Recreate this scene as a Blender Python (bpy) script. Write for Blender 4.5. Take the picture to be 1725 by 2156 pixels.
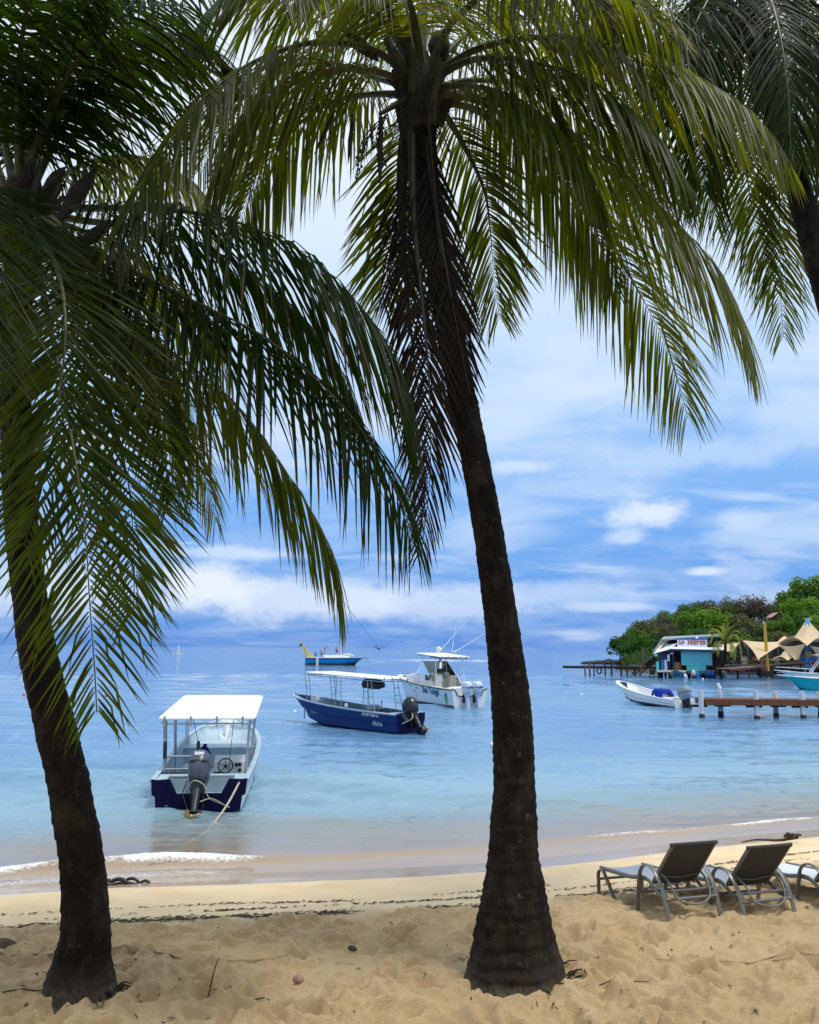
import bpy, math, random
import numpy as np
from mathutils import Vector, Matrix
R = math.radians
scene = bpy.context.scene
for o in list(bpy.data.objects):
    bpy.data.objects.remove(o)
C = scene.collection

# ------------------------------------------------------------------ camera
FPX, CX, CY = 1727.0, 862.5, 1078.0          # focal length and centre, in units of a 1725 x 2156 frame
EYE = Vector((0.0, 0.0, 3.0))
PITCH, ROLL = math.atan(288 / 1727), R(0.46)
cam_d = bpy.data.cameras.new('camera'); cam = bpy.data.objects.new('camera', cam_d); C.objects.link(cam)
cam_d.sensor_fit = 'HORIZONTAL'; cam_d.sensor_width = 36.0; cam_d.lens = 36.0 * FPX / 1725.0
cam_d.clip_start = 0.05; cam_d.clip_end = 60000
cam.matrix_world = Matrix.Translation(EYE) @ (Matrix.Rotation(math.pi / 2 + PITCH, 4, 'X') @ Matrix.Rotation(ROLL, 4, 'Z'))
scene.camera = cam

# ------------------------------------------------------------------ light
SUN_EL, SUN_AZ = R(70), R(125)               # azimuth from +Y towards +X: high, veiled by thin cloud
w = bpy.data.worlds.new('World'); scene.world = w; w.use_nodes = True
nt = w.node_tree; nt.nodes.clear()
def wn(t, **k):
    n = nt.nodes.new(t)
    for a, b in k.items(): setattr(n, a, b)
    return n
def wl(a, b): nt.links.new(a, b)
def wmath(op, a, b=None, c=None, clamp=False):
    n = wn('ShaderNodeMath', operation=op, use_clamp=clamp)
    for i, v in enumerate((a, b, c)):
        if v is None: continue
        if isinstance(v, (int, float)): n.inputs[i].default_value = v
        else: wl(v, n.inputs[i])
    return n.outputs[0]
def wrange(v, a, b, c=0.0, d=1.0, smooth=True):
    n = wn('ShaderNodeMapRange', interpolation_type='SMOOTHSTEP' if smooth else 'LINEAR')
    wl(v, n.inputs['Value'])
    for k, x in (('From Min', a), ('From Max', b), ('To Min', c), ('To Max', d)): n.inputs[k].default_value = x
    return n.outputs['Result']
def wmix(f, a, b):
    n = wn('ShaderNodeMix', data_type='RGBA')
    for i, v in ((0, f), (6, a), (7, b)):
        if isinstance(v, tuple): n.inputs[i].default_value = v
        elif isinstance(v, (int, float)): n.inputs[i].default_value = v
        else: wl(v, n.inputs[i])
    return n.outputs[2]
sky = wn('ShaderNodeTexSky', sky_type='NISHITA', sun_disc=False)
sky.sun_elevation = SUN_EL; sky.sun_rotation = SUN_AZ
sky.air_density = 1.0; sky.dust_density = 0.6; sky.ozone_density = 2.0
bg1 = wn('ShaderNodeBackground'); bg1.inputs['Strength'].default_value = 0.10
wl(sky.outputs[0], bg1.inputs['Color'])
tc = wn('ShaderNodeTexCoord'); DIR = tc.outputs['Generated']
sep = wn('ShaderNodeSeparateXYZ'); wl(DIR, sep.inputs[0]); DZ = sep.outputs['Z']
ramp = wn('ShaderNodeValToRGB'); cr = ramp.color_ramp
stops = [(0.0, (0.085, 0.26, 0.70)), (0.05, (0.115, 0.32, 0.77)), (0.16, (0.17, 0.41, 0.86)), (0.27, (0.33, 0.56, 0.92)),
         (0.42, (0.60, 0.77, 0.96)), (0.55, (0.86, 0.93, 1.0)), (1.0, (0.86, 0.92, 0.98))]
while len(cr.elements) < len(stops): cr.elements.new(0.5)
for e, (p, c) in zip(cr.elements, stops): e.position = p; e.color = (*c, 1)
wl(wmath('MAXIMUM', DZ, 0.0), ramp.inputs[0])
col = ramp.outputs[0]
def wnoise(scale_vec, scale, detail, rough, off=(0, 0, 0), dist=0.0, src=None):
    mp = wn('ShaderNodeMapping'); wl(src or DIR, mp.inputs['Vector'])
    mp.inputs['Scale'].default_value = scale_vec; mp.inputs['Location'].default_value = off
    n = wn('ShaderNodeTexNoise'); wl(mp.outputs[0], n.inputs['Vector'])
    n.inputs['Scale'].default_value = scale; n.inputs['Detail'].default_value = detail
    n.inputs['Roughness'].default_value = rough; n.inputs['Distortion'].default_value = dist
    return n
# thin high cloud on a flat layer: streaks that close up towards the horizon
zz = wmath('ADD', wmath('MAXIMUM', DZ, 0.0), 0.20)
cxyz = wn('ShaderNodeCombineXYZ')
wl(wmath('DIVIDE', sep.outputs['X'], zz), cxyz.inputs[0]); wl(wmath('DIVIDE', sep.outputs['Y'], zz), cxyz.inputs[1])
hi = wnoise((0.75, 1.0, 1.0), 1.7, 7, 0.58, (3.1, 1.2, 0), 0.5, cxyz.outputs[0])
hi2 = wnoise((0.5, 1.2, 1.0), 2.9, 7, 0.62, (7.7, 4.2, 2), 0.3, cxyz.outputs[0])
veil = wmath('MULTIPLY', wrange(hi.outputs[0], 0.40, 0.70), wrange(DZ, 0.03, 0.30, 0.30, 0.85))
col = wmix(veil, col, (0.68, 0.80, 0.96, 1))
streak = wmath('MULTIPLY', wrange(hi2.outputs[0], 0.50, 0.72), wrange(DZ, 0.03, 0.12, 0.15, 0.55))
col = wmix(streak, col, (0.72, 0.82, 0.97, 1))
# low bank of soft cumulus, stretched flat
lo = wnoise((3.0, 3.0, 8.0), 2.0, 8, 0.56, (0.3, 0.0, 5.0), 0.25)
band = wmath('MULTIPLY', wrange(DZ, 0.025, 0.06), wrange(DZ, 0.17, 0.09))
bank = wmath('MULTIPLY', wrange(lo.outputs[0], 0.47, 0.60), band)
col = wmix(wmath('MULTIPLY', bank, 0.45), col, (0.66, 0.77, 0.95, 1))
# single clouds seen over the bay
def pdir(px, py):
    x, y = (px - CX) / FPX, (CY - py) / FPX
    c, s = math.cos(ROLL), math.sin(ROLL); x, y = x * c - y * s, x * s + y * c
    cp, sp = math.cos(PITCH), math.sin(PITCH)
    return Vector((x, cp - y * sp, sp + y * cp))
dn = wnoise((5.0, 5.0, 8.0), 3.6, 7, 0.66, (1.1, 2.2, 3.3))
dvec = wn('ShaderNodeVectorMath', operation='SUBTRACT'); wl(dn.outputs['Color'], dvec.inputs[0]); dvec.inputs[1].default_value = (0.5, 0.5, 0.5)
for (px, py, ww, hh, amt, wob, cc) in (
        (440, 1235, 130, 52, 0.95, 1.1, (0.80, 0.87, 0.97, 1)), (620, 1262, 230, 50, 0.75, 1.2, (0.74, 0.83, 0.96, 1)),
        (900, 1272, 250, 46, 0.60, 1.2, (0.70, 0.80, 0.96, 1)), (480, 1165, 150, 17, 0.70, 1.0, (0.68, 0.79, 0.96, 1)),
        (1150, 1248, 260, 30, 0.45, 1.0, (0.64, 0.77, 0.96, 1)), (1360, 1082, 92, 32, 0.85, 1.2, (0.78, 0.86, 0.97, 1)),
        (1325, 1128, 52, 17, 0.65, 1.2, (0.70, 0.81, 0.97, 1)), (1570, 1094, 50, 24, 0.55, 1.3, (0.66, 0.78, 0.96, 1)),
        (1484, 1203, 46, 10, 0.80, 0.8, (0.76, 0.85, 0.97, 1)), (1085, 984, 80, 18, 0.60, 1.2, (0.74, 0.84, 0.97, 1)),
        (1480, 955, 230, 36, 0.45, 1.3, (0.68, 0.80, 0.97, 1)), (1700, 870, 120, 60, 0.45, 1.3, (0.66, 0.79, 0.97, 1)),
        (1270, 1278, 120, 12, 0.60, 0.8, (0.70, 0.81, 0.96, 1)), (1650, 1130, 200, 22, 0.35, 1.0, (0.6, 0.75, 0.95, 1)),
        (1220, 1338, 60, 11, 0.40, 1.2, (0.66, 0.76, 0.95, 1)), (90, 1250, 160, 70, 0.7, 1.1, (0.70, 0.80, 0.96, 1))):
    c = pdir(px, py).normalized()
    s1 = wn('ShaderNodeVectorMath', operation='SUBTRACT'); wl(DIR, s1.inputs[0]); s1.inputs[1].default_value = c
    s2 = wn('ShaderNodeVectorMath', operation='MULTIPLY'); wl(s1.outputs[0], s2.inputs[0])
    s2.inputs[1].default_value = (FPX / ww, FPX / ww, FPX / hh)
    s3 = wn('ShaderNodeVectorMath', operation='MULTIPLY_ADD'); wl(dvec.outputs[0], s3.inputs[0])
    s3.inputs[1].default_value = (wob * 1.6,) * 3; wl(s2.outputs[0], s3.inputs[2])
    ln = wn('ShaderNodeVectorMath', operation='LENGTH'); wl(s3.outputs[0], ln.inputs[0])
    col = wmix(wrange(ln.outputs['Value'], 1.25, 0.35, 0.0, amt), col, cc)
bg2 = wn('ShaderNodeBackground'); bg2.inputs['Strength'].default_value = 0.95; wl(col, bg2.inputs['Color'])
ms = wn('ShaderNodeMixShader'); ms.inputs[0].default_value = 0.94
wl(bg1.outputs[0], ms.inputs[1]); wl(bg2.outputs[0], ms.inputs[2])
w.cycles.sampling_method = 'MANUAL'; w.cycles.sample_map_resolution = 256
out = wn('ShaderNodeOutputWorld'); wl(ms.outputs[0], out.inputs[0])

sun_d = bpy.data.lights.new('sun', 'SUN'); sun = bpy.data.objects.new('sun', sun_d); C.objects.link(sun)
sun_d.energy = 2.0; sun_d.angle = R(12); sun_d.color = (1.0, 0.96, 0.9)
sdir = Vector((math.sin(SUN_AZ) * math.cos(SUN_EL), math.cos(SUN_AZ) * math.cos(SUN_EL), math.sin(SUN_EL)))
sun.rotation_euler = sdir.to_track_quat('Z', 'Y').to_euler(); sun.location = (0, 0, 40)
scene.view_settings.view_transform = 'Standard'; scene.view_settings.look = 'None'
scene.view_settings.exposure = 0.2; scene.view_settings.gamma = 1.0
scene.view_settings.use_curve_mapping = False
scene.render.engine = 'CYCLES'
scene.cycles.use_denoising = True
scene.cycles.max_bounces = 8; scene.cycles.transparent_max_bounces = 12
scene.cycles.caustics_reflective = False; scene.cycles.caustics_refractive = False

# ------------------------------------------------------------------ helpers
def ray(px, py): return pdir(px, py)
def G(px, py, z=0.0):                       # where the sight line through a frame point meets the level z
    r = pdir(px, py); t = (z - EYE.z) / r.z
    return Vector((r.x * t, r.y * t, z))
def P(px, py, d):                           # the point at distance d along +Y on that sight line
    r = pdir(px, py); t = d / r.y
    return Vector((r.x * t, d, EYE.z + r.z * t))
def mpp(px, py, d):                         # metres per frame unit there
    r = pdir(px, py); t = d / r.y
    return t / FPX

def tag(o, label=None, cat=None, group=None, kind=None):
    if label: o['label'] = label
    if cat: o['category'] = cat
    if group: o['group'] = group
    if kind: o['kind'] = kind
    return o
def thing(name, label, cat, loc=(0, 0, 0), rotz=0.0, group=None):
    o = bpy.data.objects.new(name, None); C.objects.link(o)
    o.empty_display_size = 0.2; o.location = loc; o.rotation_euler = (0, 0, rotz)
    return tag(o, label, cat, group)
def copy_tree(o, parent=None):
    c = o.copy(); C.objects.link(c); c.parent = parent
    for ch in o.children: copy_tree(ch, c)
    return c

def hermite(pts, n):                        # smooth curve through points
    p = np.array([list(q) for q in pts], float); m = len(p)
    if m == 2:
        t = np.linspace(0, 1, n)[:, None]; return p[0] * (1 - t) + p[1] * t
    seg = np.linalg.norm(np.diff(p, axis=0), axis=1) + 1e-9
    u = np.concatenate([[0], np.cumsum(seg)])
    tan = np.zeros_like(p)
    for i in range(m):
        if i == 0: tan[i] = (p[1] - p[0]) / seg[0]
        elif i == m - 1: tan[i] = (p[-1] - p[-2]) / seg[-1]
        else: tan[i] = ((p[i] - p[i-1]) / seg[i-1] * seg[i] + (p[i+1] - p[i]) / seg[i] * seg[i-1]) / (seg[i] + seg[i-1])
    s = np.linspace(0, u[-1], n); k = np.clip(np.searchsorted(u, s, side='right') - 1, 0, m - 2)
    h = seg[k]; t = ((s - u[k]) / h)[:, None]; h = h[:, None]
    return ((2*t**3 - 3*t**2 + 1) * p[k] + (t**3 - 2*t**2 + t) * h * tan[k]
            + (-2*t**3 + 3*t**2) * p[k+1] + (t**3 - t**2) * h * tan[k+1])

class MB:
    """collects shapes; build() links them as one mesh object"""
    def __init__(s): s.v = []; s.f = []
    def add(s, vs, fs):
        b = len(s.v); s.v.extend([tuple(x) for x in vs]); s.f.extend([tuple(b + i for i in f) for f in fs]); return s
    def box(s, c, d, rz=0.0, rot=None, bev=0.0):
        x, y, z = d[0] / 2, d[1] / 2, d[2] / 2
        b = min(bev, x * .9, y * .9, z * .9)
        M = rot if rot is not None else Matrix.Rotation(rz, 3, 'Z')
        cc = Vector(c)
        if b <= 0:
            vs = [Vector((i * x, j * y, k * z)) for k in (-1, 1) for i, j in ((-1, -1), (1, -1), (1, 1), (-1, 1))]
            fs = [(3, 2, 1, 0), (4, 5, 6, 7), (0, 1, 5, 4), (1, 2, 6, 5), (2, 3, 7, 6), (3, 0, 4, 7)]
        else:
            def oct_(zz, ins):
                X, Y = x - ins, y - ins; q = b
                return [Vector(p) for p in ((-X + q, -Y, zz), (X - q, -Y, zz), (X, -Y + q, zz), (X, Y - q, zz), (X - q, Y, zz), (-X + q, Y, zz), (-X, Y - q, zz), (-X, -Y + q, zz))]
            rings = [oct_(-z, b * .7), oct_(-z + b, 0), oct_(z - b, 0), oct_(z, b * .7)]
            vs = [p for r in rings for p in r]; fs = [tuple(range(7, -1, -1)), tuple(range(24, 32))]
            for r in range(3):
                for i in range(8): fs.append((r*8+i, r*8+(i+1) % 8, r*8+8+(i+1) % 8, r*8+8+i))
        return s.add([cc + M @ p for p in vs], fs)
    def bar(s, a, b, wd, ht=None):                # straight bar of rectangular section
        a, b = Vector(a), Vector(b); ht = ht or wd; d = b - a; L = d.length
        z = d.normalized(); up = Vector((0, 0, 1)) if abs(z.z) < .95 else Vector((0, 1, 0))
        x = up.cross(z).normalized(); y = z.cross(x)
        M = Matrix((x, y, z)).transposed()
        return s.box((a + b) / 2, (wd, ht, L), rot=M, bev=min(wd, ht) * .12)
    def tube(s, pts, r, n=8, closed=False, flat=None, cap=True):
        """sweep; r is a number or one per point; flat=(rx, ry) section scale"""
        p = [Vector(q) for q in pts]; m = len(p)
        rr = [r] * m if isinstance(r, (int, float)) else list(r)
        ts = []
        for i in range(m):
            if closed: t = p[(i+1) % m] - p[i-1]
            else: t = p[min(i+1, m-1)] - p[max(i-1, 0)]
            ts.append(t.normalized() if t.length > 1e-9 else Vector((0, 0, 1)))
        up = Vector((0, 0, 1)) if abs(ts[0].z) < .9 else Vector((0, 1, 0))
        u = (up - ts[0] * up.dot(ts[0])).normalized()
        vs = []
        for i in range(m):
            u = (u - ts[i] * u.dot(ts[i]))
            u = u.normalized() if u.length > 1e-6 else Vector((1, 0, 0))
            v = ts[i].cross(u)
            fx, fy = flat or (1, 1)
            for k in range(n):
                a = 2 * math.pi * (k + .5) / n
                vs.append(p[i] + u * (math.cos(a) * rr[i] * fx) + v * (math.sin(a) * rr[i] * fy))
        fs = []
        for i in range(m if closed else m - 1):
            j = (i + 1) % m
            for k in range(n): fs.append((i*n+k, i*n+(k+1) % n, j*n+(k+1) % n, j*n+k))
        if cap and not closed:
            fs.append(tuple(range(n-1, -1, -1))); fs.append(tuple((m-1)*n + k for k in range(n)))
        return s.add(vs, fs)
    def loft(s, secs, closed=False, caps=(False, False)):
        """secs: list of equally long point lists"""
        n = len(secs[0]); vs = [q for sc in secs for q in sc]; fs = []
        for i in range(len(secs) - 1):
            for k in range(n if closed else n - 1):
                fs.append((i*n+k, i*n+(k+1) % n, (i+1)*n+(k+1) % n, (i+1)*n+k))
        if caps[0]: fs.append(tuple(range(n-1, -1, -1)))
        if caps[1]: fs.append(tuple((len(secs)-1)*n + k for k in range(n)))
        return s.add(vs, fs)
    def lathe(s, c, prof, n=16, axis='Z'):
        vs = []; c = Vector(c)
        for (r, h) in prof:
            for k in range(n):
                a = 2 * math.pi * k / n; p = (r * math.cos(a), r * math.sin(a), h)
                if axis == 'Y': p = (p[0], p[2], p[1])
                elif axis == 'X': p = (p[2], p[0], p[1])
                vs.append(c + Vector(p))
        fs = []; m = len(prof)
        for i in range(m - 1):
            for k in range(n): fs.append((i*n+k, i*n+(k+1) % n, (i+1)*n+(k+1) % n, (i+1)*n+k))
        fs.append(tuple(range(n-1, -1, -1))); fs.append(tuple((m-1)*n+k for k in range(n)))
        return s.add(vs, fs)
    def prism(s, poly, a, b):                     # polygon given in 3-D, extruded by vector from a to b
        a, b = Vector(a), Vector(b); n = len(poly)
        vs = [Vector(p) + a for p in poly] + [Vector(p) + b for p in poly]
        fs = [tuple(range(n-1, -1, -1)), tuple(range(n, 2*n))] + [(k, (k+1) % n, n+(k+1) % n, n+k) for k in range(n)]
        return s.add(vs, fs)
    def build(s, name, mat, parent=None, smooth=None, loc=None):
        me = bpy.data.meshes.new(name); me.from_pydata(s.v, [], s.f)
        o = bpy.data.objects.new(name, me); C.objects.link(o)
        if mat: me.materials.append(mat)
        if parent: o.parent = parent
        if loc: o.location = loc
        if smooth is not None:
            import bmesh
            bm = bmesh.new(); bm.from_mesh(me); bmesh.ops.recalc_face_normals(bm, faces=bm.faces)
            a = R(smooth)
            for f in bm.faces: f.smooth = True
            for e in bm.edges:
                e.smooth = len(e.link_faces) == 2 and e.calc_face_angle(3.2) < a
            bm.to_mesh(me); bm.free()
        return o
def fast_mesh(name, V, F, mat, parent=None, smooth=False, attrs=None):
    """numpy verts (n,3) and faces (m,3 or 4)"""
    me = bpy.data.meshes.new(name); V = np.asarray(V, np.float32); F = np.asarray(F, np.int32)
    k = F.shape[1]
    me.vertices.add(len(V)); me.vertices.foreach_set('co', V.ravel())
    me.loops.add(F.size); me.loops.foreach_set('vertex_index', F.ravel())
    me.polygons.add(len(F)); me.polygons.foreach_set('loop_start', np.arange(0, F.size, k, dtype=np.int32))
    me.polygons.foreach_set('loop_total', np.full(len(F), k, np.int32))
    me.update(calc_edges=True)
    if smooth: me.polygons.foreach_set('use_smooth', np.ones(len(F), bool))
    for an, av in (attrs or {}).items():
        at = me.attributes.new(an, 'FLOAT', 'POINT'); at.data.foreach_set('value', np.asarray(av, np.float32).ravel())
    if mat: me.materials.append(mat)
    o = bpy.data.objects.new(name, me); C.objects.link(o)
    if parent: o.parent = parent
    return o
def grid_faces(nr, nc):
    i = np.arange(nr - 1)[:, None] * nc + np.arange(nc - 1)[None, :]; i = i.ravel()
    return np.stack([i, i + 1, i + nc + 1, i + nc], 1)

_tab = np.random.RandomState(7).rand(256, 256)
def vnoise(x, y, seed=0):                    # smooth value noise 0..1
    x = np.asarray(x, float) + seed * 17.37; y = np.asarray(y, float) + seed * 9.71
    xi = np.floor(x).astype(int); yi = np.floor(y).astype(int); fx = x - xi; fy = y - yi
    fx = fx*fx*fx*(fx*(fx*6-15)+10); fy = fy*fy*fy*(fy*(fy*6-15)+10)
    a = _tab[xi % 256, yi % 256]; b = _tab[(xi+1) % 256, yi % 256]
    c = _tab[xi % 256, (yi+1) % 256]; d = _tab[(xi+1) % 256, (yi+1) % 256]
    return (a*(1-fx)+b*fx)*(1-fy) + (c*(1-fx)+d*fx)*fy
def fbm(x, y, o=4, seed=0, g=0.5):
    t = 0; a = 1; n = 0
    for k in range(o):
        t = t + a * vnoise(x * 2**k, y * 2**k, seed + k * 3); n += a; a *= g
    return t / n
def sstep(a, b, x):
    t = np.clip((x - a) / (b - a), 0, 1); return t*t*(3-2*t)

# ------------------------------------------------------------------ materials
MATS = {}
class NT:
    def __init__(s, name):
        s.m = bpy.data.materials.new(name); s.m.use_nodes = True; s.t = s.m.node_tree
        s.b = s.t.nodes['Principled BSDF']; s.out = s.t.nodes['Material Output']
        s.tc = s.t.nodes.new('ShaderNodeTexCoord')
    def n(s, t, **k):
        n = s.t.nodes.new(t)
        for a, b in k.items(): setattr(n, a, b)
        return n
    def l(s, a, b): s.t.links.new(a, b)
    def set(s, i, v):
        if isinstance(v, (int, float)): i.default_value = v
        elif isinstance(v, tuple): i.default_value = v if len(v) != 3 or i.type != 'RGBA' else (*v, 1)
        else: s.l(v, i)
    def noise(s, scale, detail=4, rough=.55, sv=None, coord='Object', dist=0.0, col=False):
        n = s.n('ShaderNodeTexNoise'); src = s.tc.outputs[coord]
        if sv:
            mp = s.n('ShaderNodeMapping'); s.l(src, mp.inputs[0]); mp.inputs['Scale'].default_value = sv; src = mp.outputs[0]
        s.l(src, n.inputs['Vector'])
        for a, v in (('Scale', scale), ('Detail', detail), ('Roughness', rough), ('Distortion', dist)): n.inputs[a].default_value = v
        return n.outputs['Color' if col else 'Fac']
    def rng(s, v, a, b, c=0., d=1.):
        n = s.n('ShaderNodeMapRange'); n.interpolation_type = 'SMOOTHSTEP'; s.l(v, n.inputs[0])
        for i, x in zip((1, 2, 3, 4), (a, b, c, d)): n.inputs[i].default_value = x
        return n.outputs[0]
    def mix(s, f, a, b, mode='MIX'):
        n = s.n('ShaderNodeMix', data_type='RGBA', blend_type=mode)
        for i, v in ((0, f), (6, a), (7, b)): s.set(n.inputs[i], v)
        return n.outputs[2]
    def math(s, op, a, b=0.0, clamp=False):
        n = s.n('ShaderNodeMath', operation=op, use_clamp=clamp); s.set(n.inputs[0], a); s.set(n.inputs[1], b); return n.outputs[0]
    def attr(s, name):
        n = s.n('ShaderNodeAttribute'); n.attribute_name = name; return n.outputs['Fac']
    def bump(s, h, strength=.3, dist=.02):
        n = s.n('ShaderNodeBump'); n.inputs['Strength'].default_value = strength; n.inputs['Distance'].default_value = dist
        s.l(h, n.inputs['Height']); s.l(n.outputs[0], s.b.inputs['Normal']); return n.outputs[0]
    def base(s, c, rough=.6, metal=0., spec=.5):
        s.set(s.b.inputs['Base Color'], c); s.set(s.b.inputs['Roughness'], rough)
        s.b.inputs['Metallic'].default_value = metal; s.b.inputs['Specular IOR Level'].default_value = spec
def mat(name, c, rough=.5, metal=0., spec=.5, var=.18, scale=4.0, bump=0.0, bscale=40.0, dirt=0.0):
    """plain painted or plastic surface with slight unevenness"""
    if name in MATS: return MATS[name]
    t = NT(name)
    n = t.noise(scale, 5, .6)
    lo = tuple(max(0, x * (1 - var)) for x in c); hi = tuple(min(.95, x * (1 + var * .6)) for x in c)
    cc = t.mix(t.rng(n, .3, .7), lo, hi)
    if dirt > 0:
        g = t.noise(2.3, 6, .65, (1, 1, .35))
        cc = t.mix(t.rng(g, .55, .8, 0, dirt), cc, (.10, .085, .06))
    t.base(cc, t.rng(t.noise(scale * 2.3, 3), .3, .7, max(.05, rough - .08), min(1, rough + .08)), metal, spec)
    if bump: t.bump(t.noise(bscale, 4), bump, .01)
    MATS[name] = t.m; return t.m
# ================================================================== beach, sea bed
WL = -0.68                                             # sea level; the dry sand lies about 0
NX, NY = -0.292, 0.956                                 # towards the sea
def shore_s(x, y):                                     # metres from the edge of the swash, + is seaward
    return (y - (13.75 + 0.305 * x) + 0.35 * np.sin(x * 0.45 + 1.0) - 0.25) * NY
_ps = np.array([-60, -14, -4.7, -3.6, -2.6, -1.2, 0.0, 1.0, 2.2, 4.0, 8, 15, 30, 60, 120, 600])
_pz = np.array([.25, .08, 0.0, -.08, -.22, -.40, -.55, -.69, -.86, -1.05, -1.35, -1.7, -2.4, -3.6, -6, -20])
def beach_z(x, y): return np.interp(shore_s(x, y), _ps, _pz)
rs = np.random.RandomState(11)
ys = np.concatenate([np.linspace(-14, 5.6, 30)[:-1], np.geomspace(5.6, 16.5, 470)[:-1], np.geomspace(16.5, 420, 90)])
us = np.linspace(-1, 1, 761)
Yg = np.repeat(ys[:, None], len(us), 1)
wid = np.maximum(0.78 * np.abs(ys) + 1.2, 9.0)
wid = np.where(ys < 5.6, 26, wid); wid = np.where((ys >= 5.6) & (ys < 8.5), np.maximum(6.5, .78 * ys + 1.2), wid)
sg = np.sign(us) * (np.abs(us) ** 1.0)
Xg = wid[:, None] * sg[None, :]
Xg[:, 0] -= 30; Xg[:, -1] += 30
S = shore_s(Xg, Yg); Z = beach_z(Xg, Yg)
dry = 1 - sstep(-3.9, -2.2, S + 0.5 * (fbm(Xg * .7, Yg * .7, 3, 5) - .5))
lump = fbm(Xg * 2.2, Yg * 2.6, 4, 2, .55) - .5
lump2 = fbm(Xg * 8, Yg * 10, 4, 9, .65) - .5
ridge = 1 - np.abs(fbm(Xg * 3.3, Yg * 4.1, 3, 21) - .5) * 4
Z = Z + dry * (0.040 * lump + 0.060 * lump2 + 0.034 * (fbm(Xg * 21, Yg * 25, 2, 51, .6) - .5) + 0.022 * np.clip(ridge, 0, 1) ** 2)
Z = Z + (1 - dry) * sstep(1.0, -.4, S) * 0.012 * (fbm(Xg * 1.1, Yg * 1.4, 3, 4) - .5)
# old footprints
for k in range(760):
    fy = 6.4 + 7.2 * rs.rand() ** 1.2; fx = (rs.rand() * 2 - 1) * (0.62 * fy + .6)
    if shore_s(fx, fy) > -3.0: continue
    a = rs.rand() * math.pi; ln, wd = .10 + .08 * rs.rand(), .05 + .03 * rs.rand(); dp = .030 + .045 * rs.rand()
    r0 = max(0, np.searchsorted(ys, fy - .4)); r1 = np.searchsorted(ys, fy + .4)
    dx, dy = Xg[r0:r1] - fx, Yg[r0:r1] - fy
    q = ((dx * math.cos(a) + dy * math.sin(a)) / ln) ** 2 + ((-dx * math.sin(a) + dy * math.cos(a)) / wd) ** 2
    Z[r0:r1] += -dp * np.exp(-q) + dp * .75 * np.exp(-(np.sqrt(q) - 1.7) ** 2 * 3)
# mounds where the palms stand
PB_M = Vector((1.0, 8.05, 0)); PB_L = Vector((-2.82, 7.66, 0))
for pb, h, rr_ in ((PB_M, .06, .75), (PB_L, .05, .7)):
    Z += h * np.exp(-(((Xg - pb.x) ** 2 + (Yg - pb.y) ** 2) / rr_ ** 2))
def sand_h(x, y):                                      # built height of the sand
    r = int(np.clip(np.searchsorted(ys, y), 1, len(ys) - 2))
    c = int(np.clip(np.searchsorted(Xg[r], x), 1, len(us) - 2))
    return float(Z[r, c])
t = NT('sand')
fine = t.noise(75, 5, .75); grain = t.noise(130, 4, .85); patch = t.noise(1.6, 5, .6); sp = t.noise(38, 6, .8)
dryc = t.mix(t.rng(patch, .3, .7), (.76, .545, .29), (.86, .645, .37))
dryc = t.mix(t.rng(fine, .35, .7), t.mix(.5, dryc, (.50, .335, .165)), dryc)
dryc = t.mix(t.rng(grain, .54, .70, 0, .75), dryc, (.86, .70, .46))
dryc = t.mix(t.rng(grain, .46, .32, 0, .8), dryc, (.40, .26, .12))
dryc = t.mix(t.rng(sp, .62, .74, 0, .5), dryc, (.24, .16, .08))
wetc = t.mix(t.rng(patch, .3, .7), (.72, .54, .31), (.80, .62, .38))
soak = t.mix(t.rng(fine, .3, .7), (.72, .54, .38), (.78, .60, .44))
sat = t.attr('shore')
cc = t.mix(t.rng(sat, -3.6, -2.1), dryc, wetc)
cc = t.mix(t.rng(sat, -.25, .25), cc, soak)
t.base(cc, t.rng(sat, -.5, .1, .85, .30), 0, .3)
t.bump(t.math('ADD', t.math('MULTIPLY', fine, t.rng(sat, -3.2, -2.2, .7, .05)), t.math('MULTIPLY', sp, t.rng(sat, -3.2, -2.2, .9, .02))), .9, .034)
wob = 0.35 * (fbm(Xg * .9, Yg * .9, 3, 31) - .5)
beach = fast_mesh('beach_sand', np.stack([Xg, Yg, Z], 2).reshape(-1, 3), grid_faces(len(ys), len(us)), t.m, None, True, {'shore': S + wob})
tag(beach, kind='structure')

# ================================================================== sea
dist = np.concatenate([np.geomspace(9.5, 90, 620)[:-1], np.geomspace(90, 800, 160)[:-1], np.geomspace(800, 40000, 24)])
az = np.linspace(-1, 1, 641)
azw = np.interp(np.log(dist), np.log([9.5, 30, 800, 40000]), [1.0, .92, .95, 1.15])
A = azw[:, None] * az[None, :]
Xw = dist[:, None] * np.sin(A); Yw = dist[:, None] * np.cos(A)
Sw = shore_s(Xw, Yw); bz = beach_z(Xw, Yw)
depth = WL - bz
def wave_h(x, y):
    h = 0
    rr = np.random.RandomState(3)
    for k in range(26):
        lam = 0.32 * 1.135 ** k; th = math.radians(102 + rr.normal() * 26)
        ph = rr.rand() * 6.28; kx, ky = math.cos(th) * 6.283 / lam, math.sin(th) * 6.283 / lam
        env = 0.5 + 1.0 * vnoise(x / (lam * 4.5), y / (lam * 2.5), 40 + k)
        arg = kx * x + ky * y + ph + 2.2 * vnoise(x / (lam * 3), y / (lam * 2), 60 + k)
        amp = 0.0150 * lam ** .58
        rowd = np.sqrt(x * x + y * y)
        vis = 1 - sstep(.30, .55, (rowd * rowd / 3.7 / 820) / lam * .6)        # drop what the grid cannot carry
        h = h + amp * env * np.sin(arg) * vis
    return h
hw = wave_h(Xw, Yw)
shal = sstep(.6, 6.0, Sw)
calm = .35 + .65 * sstep(.35, .65, fbm(Xw * .05, Yw * .10, 3, 77))
Zw = WL + hw * shal * calm
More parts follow.
